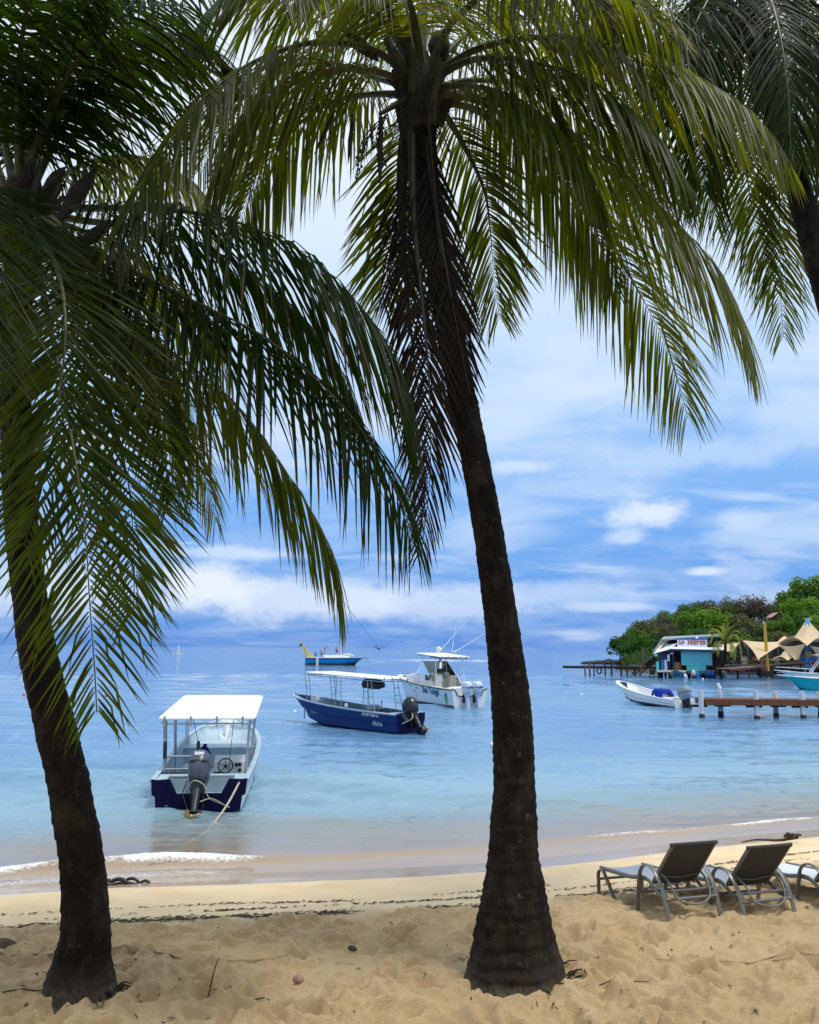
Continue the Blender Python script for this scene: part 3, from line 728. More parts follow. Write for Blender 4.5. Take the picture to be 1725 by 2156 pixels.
# ---- palm on the left
pl = thing('coconut_palm', 'coconut palm leaning left at the frame edge, long green fronds drooping over the boats', 'palm tree', PB_L * 1.0, 0, 'coconut palms on the beach')
tp, tr_ = trunk_from([(166, 2122, 7.65, 172), (168, 2080, 7.65, 150), (174, 2020, 7.65, 116), (180, 1960, 7.65, 99), (178, 1880, 7.65, 91), (170, 1790, 7.66, 87), (155, 1713, 7.67, 85), (138, 1620, 7.68, 82),
                      (115, 1524, 7.69, 79), (95, 1440, 7.7, 76), (80, 1375, 7.71, 73), (59, 1226, 7.73, 66), (42, 1060, 7.76, 64), (34, 900, 7.8, 62), (34, 740, 7.84, 60), (40, 580, 7.88, 58), (48, 450, 7.9, 58)])
tp = [tp[0] + Vector((0, 0, -.35))] + tp; tr_ = [tr_[0] * 1.04] + tr_
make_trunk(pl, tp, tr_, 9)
KL = P(48, 430, 7.9); crown_bits(pl, KL, 8)
l0 = lambda dx=0, dy=0: (48 + dx, 430 + dy, 7.9)
FL = [
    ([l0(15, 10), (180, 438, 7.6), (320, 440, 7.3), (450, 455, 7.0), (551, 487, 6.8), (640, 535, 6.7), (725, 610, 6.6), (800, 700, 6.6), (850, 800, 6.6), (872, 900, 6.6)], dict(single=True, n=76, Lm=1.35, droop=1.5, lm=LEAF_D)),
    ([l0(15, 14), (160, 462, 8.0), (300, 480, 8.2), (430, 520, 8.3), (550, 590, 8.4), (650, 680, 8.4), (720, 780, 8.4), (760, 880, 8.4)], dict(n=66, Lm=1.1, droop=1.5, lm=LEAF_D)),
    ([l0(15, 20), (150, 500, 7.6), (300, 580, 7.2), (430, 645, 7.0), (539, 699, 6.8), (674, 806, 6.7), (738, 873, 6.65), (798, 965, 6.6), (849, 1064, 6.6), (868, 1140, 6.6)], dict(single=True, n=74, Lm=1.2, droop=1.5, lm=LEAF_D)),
    ([l0(15, 25), (150, 560, 7.8), (280, 680, 7.7), (400, 770, 7.6), (499, 853, 7.5), (551, 917, 7.5), (623, 1024, 7.45), (670, 1100, 7.45), (706, 1183, 7.45), (720, 1282, 7.45)], dict(n=74, Lm=1.05, droop=1.6, lm=LEAF)),
    ([l0(5, 25), (105, 520, 7.3), (150, 640, 6.9), (205, 790, 6.7), (253, 928, 6.6), (270, 1017, 6.6), (281, 1136, 6.6), (283, 1225, 6.6), (281, 1290, 6.6)], dict(n=70, Lm=.80, droop=.30, lm=LEAF, upv=.05, hint=(0, -.6, 1))),
    ([l0(0, 25), (70, 520, 7.0), (100, 660, 6.5), (135, 830, 6.2), (162, 987, 6.1), (178, 1106, 6.1), (190, 1285, 6.1), (200, 1420, 6.1), (204, 1500, 6.1)], dict(n=78, Lm=.85, droop=.28, lm=LEAF, upv=.05, hint=(0, -.6, 1))),
    ([l0(0, 15), (60, 470, 7.2), (110, 540, 6.6), (136, 640, 6.2), (138, 720, 6.1), (128, 805, 6.1), (112, 915, 6.1), (85, 1040, 6.1), (50, 1150, 6.15)], dict(n=66, Lm=.85, droop=.4, lm=LEAF, upv=.05, hint=(0, -.6, 1))),
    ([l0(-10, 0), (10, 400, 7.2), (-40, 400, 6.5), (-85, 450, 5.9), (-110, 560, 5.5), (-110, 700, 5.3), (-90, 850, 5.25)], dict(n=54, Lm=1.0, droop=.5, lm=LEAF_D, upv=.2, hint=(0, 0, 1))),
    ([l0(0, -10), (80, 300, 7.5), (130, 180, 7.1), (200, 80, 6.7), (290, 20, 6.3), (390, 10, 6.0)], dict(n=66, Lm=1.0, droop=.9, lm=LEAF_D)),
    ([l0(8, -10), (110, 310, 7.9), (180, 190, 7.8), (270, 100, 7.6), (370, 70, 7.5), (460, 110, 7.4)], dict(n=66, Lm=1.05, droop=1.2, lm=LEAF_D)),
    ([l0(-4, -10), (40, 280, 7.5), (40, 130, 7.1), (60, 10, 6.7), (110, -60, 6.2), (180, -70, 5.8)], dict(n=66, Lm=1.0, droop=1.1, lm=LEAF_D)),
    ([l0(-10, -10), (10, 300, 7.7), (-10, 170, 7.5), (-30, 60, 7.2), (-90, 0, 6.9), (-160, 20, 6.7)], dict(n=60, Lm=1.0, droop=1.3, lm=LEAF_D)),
    ([l0(10, 0), (130, 370, 8.2), (230, 330, 8.6), (330, 340, 8.9), (420, 400, 9.1), (470, 480, 9.2)], dict(n=60, Lm=.8, droop=1.4, lm=LEAF_Y)),
    ([l0(10, -6), (100, 280, 8.2), (170, 130, 8.6), (260, 10, 8.9), (380, -50, 9.1), (480, -30, 9.2)], dict(n=64, Lm=1.05, droop=1.3, lm=LEAF_D)),
    ([l0(10, 20), (110, 500, 8.2), (180, 590, 8.5), (300, 760, 8.7), (390, 900, 8.8), (440, 1030, 8.8), (455, 1100, 8.8)], dict(n=60, Lm=.75, droop=1.2, lm=LEAF_Y)),
    ([l0(8, 15), (130, 470, 8.3), (250, 520, 8.7), (360, 600, 8.9), (440, 700, 9.0), (490, 790, 9.0)], dict(n=60, Lm=.9, droop=1.6, lm=LEAF_Y)),
    ([l0(5, -10), (70, 250, 7.9), (120, 100, 7.8), (180, -20, 7.6), (260, -90, 7.4), (350, -100, 7.2)], dict(n=66, Lm=1.1, droop=1.2, lm=LEAF_D)),
    ([l0(5, 10), (110, 480, 7.4), (190, 560, 7.0), (270, 690, 6.8), (330, 840, 6.7), (360, 980, 6.7), (365, 1050, 6.7)], dict(n=66, Lm=.75, droop=1.1, lm=LEAF)),
]
for i, (c_, o_) in enumerate(FL):
    make_frond(pl, PX(c_), 300 + i, **o_)
for (a, b, w_) in (((120, 470, 7.7), (205, 350, 7.6), .10), ((150, 530, 7.6), (245, 462, 7.4), .08), ((90, 400, 7.6), (140, 350, 7.5), .07), ((130, 480, 7.5), (60, 470, 7.5), .09)):
    spathe(pl, P(*a), P(*b), w_)
MB().tube(PX([(60, 470, 7.6), (110, 470, 7.3), (150, 520, 7.1)]), [.05, .09, .03], 8, flat=(1, .5)).build('leaf_base', mat('leaf_sheath', (.22, .20, .05), .6, var=.3), pl, smooth=60)
inflorescence(pl, P(265, 535, 7.6), 5, 7)
roots(pl, Vector((-2.80, 7.66, 0)), .30, 6, 22, -1.4, .6)
rel(pl)

# ---- palm on the right, its foot outside the frame
pr = thing('coconut_palm', 'dark slanting coconut palm trunk at the right frame edge with fronds above', 'palm tree', (0, 0, 0), 0, 'coconut palms on the beach')
b_ = P(1760, 690, 9.9); foot = Vector((b_.x + 1.25, 10.0, sand_h(b_.x + 1.25, 10.0) - .05)); pr.location = foot
tp, tr_ = trunk_from([(1758, 670, 9.9, 52), (1726, 560, 9.92, 50), (1693, 440, 9.95, 49), (1668, 340, 10.0, 48), (1630, 220, 10.05, 48), (1601, 110, 10.08, 48), (1583, 10, 10.1, 50), (1575, -70, 10.1, 52)])
q0 = Vector((foot.x, foot.y, foot.z)); q1 = foot + Vector((-.08, 0, .7)); q2 = foot + Vector((-.25, 0, 2.0)); q3 = foot.lerp(tp[0], .62) + Vector((.12, 0, 0))
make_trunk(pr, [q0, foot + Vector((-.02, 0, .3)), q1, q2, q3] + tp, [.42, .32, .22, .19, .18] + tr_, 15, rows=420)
KR = P(1577, -90, 10.1); crown_bits(pr, KR, 12)
r0_ = lambda dx=0, dy=0: (1577 + dx, -85 + dy, 10.1)
FR_ = [
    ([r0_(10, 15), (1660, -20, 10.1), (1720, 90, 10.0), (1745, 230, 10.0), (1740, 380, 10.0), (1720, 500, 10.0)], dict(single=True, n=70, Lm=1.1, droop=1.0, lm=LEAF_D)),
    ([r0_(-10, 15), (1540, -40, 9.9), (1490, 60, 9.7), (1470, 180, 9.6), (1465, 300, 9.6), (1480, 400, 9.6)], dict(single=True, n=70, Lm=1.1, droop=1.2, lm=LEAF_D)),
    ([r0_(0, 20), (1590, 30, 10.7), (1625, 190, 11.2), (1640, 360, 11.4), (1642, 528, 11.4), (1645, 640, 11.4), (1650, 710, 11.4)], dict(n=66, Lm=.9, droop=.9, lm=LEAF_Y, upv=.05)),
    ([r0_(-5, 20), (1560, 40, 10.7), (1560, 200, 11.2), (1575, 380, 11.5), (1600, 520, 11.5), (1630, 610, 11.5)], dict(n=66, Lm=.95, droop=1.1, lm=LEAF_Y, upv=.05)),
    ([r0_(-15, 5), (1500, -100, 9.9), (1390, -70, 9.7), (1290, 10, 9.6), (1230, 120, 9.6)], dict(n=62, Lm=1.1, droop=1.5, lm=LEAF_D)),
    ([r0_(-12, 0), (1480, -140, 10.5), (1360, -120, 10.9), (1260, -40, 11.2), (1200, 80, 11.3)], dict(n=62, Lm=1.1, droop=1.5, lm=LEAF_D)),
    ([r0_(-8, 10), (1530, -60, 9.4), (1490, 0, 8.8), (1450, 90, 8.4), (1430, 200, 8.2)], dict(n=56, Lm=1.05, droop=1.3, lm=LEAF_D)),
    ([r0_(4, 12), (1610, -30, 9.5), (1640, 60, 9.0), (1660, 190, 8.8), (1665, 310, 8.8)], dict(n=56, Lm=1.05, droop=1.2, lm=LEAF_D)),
    ([r0_(15, 0), (1680, -130, 10.2), (1790, -80, 10.3), (1850, 60, 10.4), (1870, 220, 10.4)], dict(n=60, Lm=1.1, droop=1.4, lm=LEAF)),
    ([r0_(10, 10), (1640, -60, 10.7), (1710, 0, 11.3), (1770, 120, 11.7), (1790, 280, 11.9), (1780, 430, 11.9)], dict(n=62, Lm=1.05, droop=1.3, lm=LEAF)),
    ([r0_(0, -10), (1580, -190, 10.3), (1560, -300, 10.0), (1500, -360, 9.5), (1410, -360, 9.1)], dict(n=50, Lm=1.0, droop=1.2, lm=LEAF)),
    ([r0_(8, -8), (1620, -190, 10.5), (1700, -270, 10.8), (1800, -280, 11.0)], dict(n=50, Lm=1.0, droop=1.2, lm=LEAF)),
    ([r0_(-6, 14), (1545, -20, 10.4), (1500, 120, 10.9), (1480, 260, 11.2), (1490, 390, 11.3), (1510, 480, 11.3)], dict(n=60, Lm=1.0, droop=1.3, lm=LEAF)),
    ([r0_(6, 14), (1620, 0, 9.8), (1670, 110, 9.6), (1690, 240, 9.6), (1690, 350, 9.6)], dict(n=60, Lm=1.0, droop=1.1, lm=LEAF)),
    ([r0_(-10, 10), (1500, -40, 10.8), (1420, 50, 11.4), (1370, 180, 11.8), (1350, 320, 12.0), (1360, 440, 12.0)], dict(n=62, Lm=1.0, droop=1.4, lm=LEAF)),
    ([r0_(-10, 10), (1520, -30, 9.5), (1450, 30, 9.0), (1390, 130, 8.7), (1360, 240, 8.6)], dict(n=62, Lm=1.0, droop=1.4, lm=LEAF)),
    ([r0_(12, 14), (1650, 0, 11.0), (1740, 200, 11.9), (1790, 420, 12.2), (1785, 590, 12.2), (1765, 690, 12.2)], dict(n=60, Lm=.95, droop=1.2, lm=LEAF)),
]
for i, (c_, o_) in enumerate(FR_):
    make_frond(pr, PX(c_), 500 + i, **o_)
rel(pr)
# ================================================================== boats
WHITE = mat('gelcoat_white', (.80, .81, .80), .35, var=.05, dirt=.10)
ROOFW = mat('roof_white', (.86, .87, .88), .4, var=.03, dirt=.05)
CREAM = mat('gelcoat_cream', (.74, .70, .58), .4, var=.06, dirt=.08)
PALE = mat('gelcoat_pale_blue', (.40, .52, .60), .5, var=.10, dirt=.22)
SLATE = mat('gelcoat_slate', (.13, .20, .26), .5, var=.15, dirt=.2)
NAVY = mat('gelcoat_navy_and_shade', (.004, .004, .040), .5, spec=.12, var=.2)  # near boat's own navy; on the blue boat it paints the transom's shade
ROYAL = mat('gelcoat_royal', (.008, .034, .145), .45, spec=.15, var=.12)
TEALP = mat('gelcoat_turquoise', (.015, .46, .52), .4, spec=.3, var=.08)
AZUR = mat('gelcoat_azure', (.012, .28, .66), .45, spec=.2, var=.12)
BLACKP = mat('black_plastic', (.012, .012, .014), .45, var=.3)
CHAR = mat('engine_charcoal', (.075, .085, .125), .3, spec=.35, var=.15)
ENGW = mat('engine_white', (.62, .70, .80), .3, var=.06)
STEEL = mat('stainless', (.52, .56, .60), .28, metal=.85, var=.12)
GALV = mat('galvanised_tube', (.36, .42, .48), .42, metal=.4, var=.15)
ROPE = mat('rope', (.50, .46, .34), .9, var=.3, scale=60, bump=.6, bscale=150)
BLUEJ = mat('blue_plastic', (.003, .006, .13), .5, spec=.15, var=.2)
BRASS = mat('propeller_brass', (.42, .30, .15), .4, metal=.5, var=.3)
GLASS = mat('tinted_glass', (.30, .42, .45), .08, var=.1)
LINE = mat('rub_strip', (.015, .018, .022), .6, var=.2)
PRINT_W = mat('print_white', (.8, .82, .84), .5, var=.05); PRINT_T = mat('print_teal', (.02, .14, .22), .5, var=.3, scale=8)
GREYP = mat('grey_plastic', (.32, .34, .36), .55, var=.15)
CUSH = mat('cushion', (.55, .52, .44), .7, var=.1)

def text_mesh(name, s, size, m, parent, loc, rot, thick=.004, sx=1.0, off=0.0):
    cu = bpy.data.curves.new(name, 'FONT'); cu.body = s; cu.size = size; cu.extrude = thick; cu.align_x = 'CENTER'; cu.align_y = 'CENTER'; cu.offset = off
    cu.resolution_u = 3
    tmp = bpy.data.objects.new(name + '_curve', cu); C.objects.link(tmp)
    me = bpy.data.meshes.new_from_object(tmp.evaluated_get(bpy.context.evaluated_depsgraph_get()))
    bpy.data.objects.remove(tmp); bpy.data.curves.remove(cu)
    me.name = name; me.materials.clear(); me.materials.append(m)
    o = bpy.data.objects.new(name, me); C.objects.link(o); o.parent = parent; o.location = loc; o.rotation_euler = rot; o.scale = (sx, 1, 1)
    return o

def hull_shape(L, beam, h_st, h_bow, draft=.25, tw=.93, step=True, flare=.12, rake=.16, full=.66, N=36, sheer=2.2):
    """functions of the hull: list of stations, each a list of outer half-section points keel -> gunwale"""
    st = []
    for i in range(N + 1):
        t = i / N
        b = beam / 2 * (tw + (1 - tw) * math.sin(min(t / .45, 1) * math.pi / 2)) if t < .45 else beam / 2 * max(0.0, 1 - ((t - .45) / .55) ** (1 / (1 - full) if full < .9 else 6)) ** .62
        H = h_st + (h_bow - h_st) * t ** sheer
        q = max(0.0, (t - .55) / .45)
        bc = b * (1 - flare) * (1 - .55 * q ** 1.6)
        zk = -draft + (H + draft) * .96 * q ** 4.2
        zc = max(-.02, zk + .02) + .30 * q * (H) * (1 - q * .1) if q > 0 else -.02
        zc = min(zc, H - .03)
        y = L * t
        yk = y - L * rake * q ** 2 * (1 - .0)
        def pt(x, z, k): return (x, y * (1 - k) + yk * k, z)
        kz = lambda z: max(0.0, min(1.0, (H - z) / max(H - zk, 1e-3)))
        zs = zc + (H - zc) * .48
        bs = bc + (b - bc) * .25
        if step: sec = [(0, zk), (bc, zc), (bs, zs), (bs + (b - bs) * .75, zs + .035), (b, H)]
        else: sec = [(0, zk), (bc, zc), (bc + (b - bc) * .33, zc + (H - zc) * .4), (bc + (b - bc) * .66, zc + (H - zc) * .72), (b, H)]
        st.append([pt(x, z, kz(z)) for x, z in sec])
    return st
def build_hull(root, st, m_hull, m_in, m_rim, floor_z, L, m_transom=None, cut=None, rim=.09, wall=.07, deck_from=None, bottom=None, inner_depth=True):
    mir = lambda p: (-p[0], p[1], p[2])
    hb = MB()
    secs = [[mir(p) for p in s[::-1]] + s[1:] for s in st]
    hb.loft(secs); hull = hb.build('hull', m_hull, root, smooth=35)
    if bottom:
        bb = MB(); sb = [[(p[0] * 1.004, p[1] + .004 * (j > 0), min(p[2], z_) - .003) for j, p in enumerate(s[:2]) for z_ in (s[1][2] + bottom[1],)] for s in st]
        secs2 = []
        for s in st:
            k, c_, u_ = s[0], s[1], s[2]; f = min(1, bottom[1] / max(u_[2] - c_[2], 1e-3))
            top = tuple(c_[i] + (u_[i] - c_[i]) * f for i in range(3))
            g = lambda p: (p[0] + .004, p[1] + .003, p[2] - .002)
            half = [g(k), g(c_), g(top)]; secs2.append([(-a, b, c) for a, b, c in half[::-1]] + half[1:])
        bb.loft(secs2).build('bottom_paint', bottom[0], hull, smooth=35)
    # liner
    lb = MB(); ins = []
    for s in st:
        g = s[-1]; H = g[2]; fl = max(floor_z, min(H - .03, s[0][2] + .02))
        wall_ = min(wall, .35 * g[0])
        def inn(z):
            for p0, p1 in zip(s[:-1], s[1:]):
                if p0[2] <= z <= p1[2] + 1e-6:
                    f = (z - p0[2]) / max(p1[2] - p0[2], 1e-6)
                    x_, y_ = p0[0] + (p1[0] - p0[0]) * f, p0[1] + (p1[1] - p0[1]) * f
                    return max(x_ - wall_, 0.0), y_ - wall_ * .6 * (1 if x_ < .5 else 0)
            return max(g[0] - wall_, 0.0), g[1]
        xf, yf = inn(fl); xm, ym = inn(fl + (H - fl) * .5); xt, yt = inn(H - .004)
        half = [(0, yf, fl), (xf, yf, fl), (xm, ym, fl + (H - fl) * .5), (xt, yt, H - .004)]
        ins.append([mir(p) for p in half[::-1]] + half[1:])
    lb.loft(ins); lb.build('liner', m_in, root, smooth=35)
    # gunwale cap
    for sgn in (1, -1):
        gb = MB(); ss = []
        for s in st:
            g = s[-1]; b = g[0]; w1 = min(rim, b)
            pts = [(b + .025, g[1] + (.02 if b < .1 else 0), g[2] - .045), (b + .03, g[1] + (.025 if b < .1 else 0), g[2] + .012), (b - .01, g[1], g[2] + .028), (b - w1, g[1] - .01, g[2] + .022), (b - w1, g[1] - .01, g[2] - .03)]
            ss.append([(sgn * max(p[0], 0 if b < .02 else -9), p[1], p[2]) for p in pts])
        gb.loft(ss); gb.build('gunwale', m_rim, root, smooth=40)
    # transom
    s0 = st[0]; b, H = s0[-1][0], s0[-1][2]
    half = [(p[0], p[2]) for p in s0]
    if cut:
        cw, cz = cut
        top = [(b, H), (b - .17, H + .02), (b - .30, cz + .05), (b - .36, cz), (0, cz)] if False else [(cw + .16, H + .02), (cw, cz)]
    else: top = []
    poly = half + top
    full_ = [(-x, z) for x, z in poly[1:][::-1] if True]
    P2 = [(x, 0, z) for x, z in poly] + [(x, 0, z) for x, z in full_]
    tb = MB(); tb.prism(P2, (0, -.035, 0), (0, .05, 0)); tb.build('transom', m_transom or m_hull, root)
    return hull

def outboard(root, loc, tilt, m_cowl, m_leg, s=1.0, turn=0.0, label=None, mark=None):
    Rm = Matrix.Rotation(turn, 3, 'Z') @ Matrix.Rotation(-tilt, 3, 'X'); B = Vector(loc)
    T_ = lambda x, y, z: B + Rm @ Vector((x * s, y * s, z * s))
    def ring(z, w, d, yo, p=.72):
        pts = []
        for k in range(20):
            a = 2 * math.pi * k / 20; ca, sa = math.cos(a), math.sin(a)
            pts.append(T_(math.copysign(abs(ca) ** p, ca) * w / 2, yo + math.copysign(abs(sa) ** p, sa) * d / 2, z))
        return pts
    mb = MB(); mb.loft([ring(.08, .26, .38, -.10), ring(.14, .36, .56, -.10), ring(.30, .42, .66, -.11), ring(.50, .42, .68, -.12), ring(.64, .38, .62, -.11), ring(.70, .30, .50, -.09), ring(.715, .16, .3, -.07)], True, (True, True))
    eng = mb.build('outboard_motor', m_cowl, root, smooth=50)
    mb = MB(); mb.loft([ring(.075, .27, .40, -.10), ring(.0, .25, .36, -.10), ring(-.06, .20, .30, -.10)], True, (True, True)); mb.build('engine_pan', m_leg, eng, smooth=50)
    mb = MB(); mb.loft([ring(.0, .19, .26, -.12), ring(-.25, .15, .24, -.12), ring(-.45, .13, .26, -.12), ring(-.56, .11, .27, -.12)], True, (True, True)); mb.build('midsection', m_leg, eng, smooth=50)
    mb = MB(); mb.prism([T_(-.13, .08, -.56), T_(.13, .08, -.56), T_(.14, -.30, -.56), T_(-.14, -.30, -.56)], Rm @ Vector((0, 0, -.006)), Rm @ Vector((0, 0, .012)))
    mb.build('cavitation_plate', m_leg, eng)
    mb = MB(); tor = []
    for y, r in ((.22, .012), (.17, .05), (.05, .075), (-.12, .078), (-.26, .062), (-.32, .05)):
        tor.append([T_(math.cos(a * .5236) * r, y - .10, -.76 + math.sin(a * .5236) * r) for a in range(12)])
    mb.loft(tor, True, (True, True))
    mb.loft([[T_(x, y, z) for x, y in ((-.035, .02), (0, .10), (.035, .02), (.035, -.18), (0, -.24), (-.035, -.18))] for z in (-.55, -.72)], True)
    mb.loft([[T_(x, y + d_, z) for x, y in ((-.014, .0), (0, .05), (.014, 0), (.012, -.16), (-.012, -.16))] for z, d_ in ((-.80, -.02), (-.93, -.06), (-1.0, -.10))], True, (False, True))
    mb.build('gearcase', m_leg, eng, smooth=40)
    mb = MB()
    for k in range(3):
        a0 = k * 2.094 + .4; pts = []
        for u_, wv in ((.05, -.25), (.10, -.42), (.16, -.40), (.175, 0.), (.16, .38), (.10, .40), (.05, .25)):
            a = a0 + wv; pts.append((math.cos(a) * u_, -.47 + .05 * wv / .4, -.76 + math.sin(a) * u_))
        mb.prism([T_(*p) for p in pts], (0, 0, 0), Rm @ Vector((0, .012 * s, 0)))
    mb.loft([[T_(math.cos(a * .785) * r, y, -.76 + math.sin(a * .785) * r) for a in range(8)] for y, r in ((-.41, .05), (-.50, .045), (-.54, .02))], True, (True, True))
    mb.build('propeller', BRASS if m_cowl is not ENGW else m_leg, eng, smooth=40)
    # clamp bracket, upright on the transom
    mb = MB()
    for sx_ in (-1, 1): mb.box(B + Vector((sx_ * .11 * s, .03, -.12 * s)), (.035 * s, .20 * s, .42 * s), bev=.01)
    mb.tube([B + Vector((-.15 * s, 0, .04)), B + Vector((.15 * s, 0, .04))], .03 * s, 8); mb.build('clamp_bracket', BLACKP, eng)
    mb = MB(); mb.loft([ring(.40, .428, .692, -.115), ring(.425, .428, .692, -.115)], True); mb.build('cowl_seam', BLACKP, eng, smooth=60)
    for sx_ in (-.11, .11):
        mb = MB(); a = [T_(sx_ - .05, -.462, .40), T_(sx_ + .05, -.462, .40), T_(sx_ + .05, -.44, .37), T_(sx_ - .05, -.44, .37)]
        mb.prism([tuple(q) for q in a], (0, -.006, 0), (0, .004, 0)); mb.build('air_vent', BLACKP, eng)
    return eng, T_, Rm

def steering_wheel(parent, c, nrm, r=.19):
    c = Vector(c); n_ = Vector(nrm).normalized(); x = Vector((1, 0, 0)); x = (x - n_ * x.dot(n_)).normalized(); y = n_.cross(x)
    ring = [c + x * math.cos(a * .2618) * r + y * math.sin(a * .2618) * r for a in range(24)]
    mb = MB(); mb.tube(ring, .017, 6, True)
    for k in range(5):
        a = math.pi / 2 + k * 2 * math.pi / 5; mb.tube([c - n_ * .04, c + x * math.cos(a) * r + y * math.sin(a) * r], .009, 5)
    mb.tube([c - n_ * .14, c - n_ * .02], .04, 8)
    return mb.build('steering_wheel', BLACKP, parent, smooth=60)

def ladder_frame(root, a0, a1, b0, b1, rungs, r=.017, nm='canopy_post'):
    a0, a1, b0, b1 = map(Vector, (a0, a1, b0, b1))
    mb = MB(); mb.tube([a0, a1], r, 8); p = mb.build(nm, GALV, root, smooth=60)
    mb = MB(); mb.tube([b0, b1], r, 8); mb.build(nm, GALV, root, smooth=60)
    for k in range(rungs):
        f = (k + 1) / (rungs + 1); MB().tube([a0.lerp(a1, f), b0.lerp(b1, f)], r * .8, 6).build('rung', GALV, p, smooth=60)

def canopy(root, x, y0, y1, z0, z1, brackets=4, m=None):
    """flat roof with rounded corners, a tube frame below and rod clips on the aft edge"""
    def outline(ins, z_off, crown=0.0):
        pts = []
        r = .18; sx_, sy_ = (x - ins) / x, ((y1 - y0) / 2 - ins) / ((y1 - y0) / 2); ym_ = (y0 + y1) / 2
        for (cx, cy, a0) in ((x - r, y1 - r, 0), (-x + r, y1 - r, 90), (-x + r, y0 + r, 180), (x - r, y0 + r, 270)):
            for k in range(5):
                a = R(a0 + k * 22.5); px, py = (cx + math.cos(a) * r) * sx_, ym_ + (cy + math.sin(a) * r - ym_) * sy_
                f = (py - y0) / (y1 - y0); pts.append((px, py, z0 + (z1 - z0) * f + z_off))
        return pts
    mb = MB(); mb.loft([outline(.02, -.03), outline(0, -.022), outline(0, .008), outline(.03, .026), outline(.45 * x, .05), outline(.75 * x, .06)], True, (True, True))
    cp = mb.build('canopy', m or ROOFW, root, smooth=30)
    fr = outline(.06, -.13); mb = MB(); mb.tube(fr, .02, 6, True); mb.build('canopy_frame', GALV, root, smooth=60)
    for k in range(brackets):
        xx = -x * .86 + k * (1.6 * x) / max(brackets - 1, 1)
        mb = MB(); mb.box((xx, y0 - .01, z0 - .06), (.05, .045, .24), bev=.01); mb.build('rod_clip', GREYP, cp)
    return cp

def panga(name, label, loc, head, L=7.8, beam=2.05, m_hull=WHITE, m_in=PALE, m_tr=None, m_rim=WHITE, h_st=.62, h_bow=1.12, can=None, pitch=R(1.2), group='open motor boats moored off the beach', cut=(.52, .36), bottom=None, roll_=0.0, well=True):
    root = thing(name, label, 'boat', loc, 0, group)
    root.rotation_euler = (pitch, roll_, head)
    st = hull_shape(L, beam, h_st, h_bow)
    build_hull(root, st, m_hull, m_in, m_rim, .12, L, m_tr, cut, bottom=bottom)
    if well:   # splash well inside the transom
        mb = MB(); b = st[0][-1][0] - .08; wy = .62
        for sg_ in (-1, 1): mb.box((sg_ * (b - .12), wy / 2 + .03, h_st - .02), (.24, wy, .05), bev=.015)
        mb.box((0, wy + .05, h_st - .02), (2 * b, .16, .055), bev=.015); mb.build('aft_deck', m_rim, root)
        mb = MB(); mb.box((0, wy - .02, .30), (2 * (b - .24), .03, .58)); mb.box((0, .30, cut[1] - .10), (2 * (b - .24), .56, .03)); mb.build('splash_well', m_in, root)
    return root, st
def foredeck(root, st, L, y0, z, m, m_front, doors=3):
    mb = MB(); top = []
    for s in st:
        g = s[-1]
        if g[1] < y0 or g[0] < .10: continue
        top.append((max(g[0] - .075, .02), g[1]))
    pts = [(x, y, z) for x, y in top] + [(-x, y, z) for x, y in top[::-1]]
    pts = [(top[0][0], y0, z), *pts, (-top[0][0], y0, z)]
    mb.prism(pts, (0, 0, -.03), (0, 0, .0)); mb.build('foredeck', m, root)
    mb = MB(); mb.box((0, y0 + .02, (z + .1) / 2), (2 * top[0][0] - .01, .03, z - .14)); bh = mb.build('bulkhead', m_front, root)
    for k in range(doors):
        xx = (k - (doors - 1) / 2) * .52; mb = MB(); mb.box((xx, y0 - .004, z * .52), (.46, .02, z * .62), bev=.006); mb.build('locker_door', m_front, bh)

def console(root, c, w_, d_, h_, m, wheel=True, name='console'):
    x, y, z = c; mb = MB()
    sec = [(-d_ / 2, 0), (d_ / 2, 0), (d_ / 2, h_ * .92), (d_ / 4, h_), (-d_ / 2 + .06, h_ * .82), (-d_ / 2, h_ * .5)]
    mb.prism([(x - w_ / 2, y + a, z + b) for a, b in sec], (0, 0, 0), (w_, 0, 0)); con = mb.build(name, m, root, smooth=25)
    if wheel: steering_wheel(con, (x - w_ * .12, y - d_ / 2 - .10, z + h_ * .72), (0, -1, .35), .18)
    for k, (dx, dz) in enumerate(((.33, .74), (.33, .55), (.22, .74))):
        mb = MB(); mb.lathe((x + w_ * dx, y - d_ / 2 + .01, z + h_ * dz), [(.045, -.05), (.045, -.02), (.03, .0)], 12, 'Y'); mb.build('gauge', BLACKP, con)
    mb = MB(); mb.box((x - w_ * .38, y - d_ / 2 - .012, z + h_ * .42), (.16, .03, .10), bev=.01); mb.build('switch_panel', BLACKP, con)
    mb = MB(); mb.tube([(x + w_ * .52, y, z + h_ * .6), (x + w_ * .55, y - .05, z + h_ * .95), (x + w_ * .55, y - .02, z + h_ * 1.15)], .018, 6); mb.lathe((x + w_ * .55, y - .02, z + h_ * 1.18), [(.02, -.04), (.035, 0), (.02, .04)], 8); mb.build('throttle', BLACKP, con)
    return con

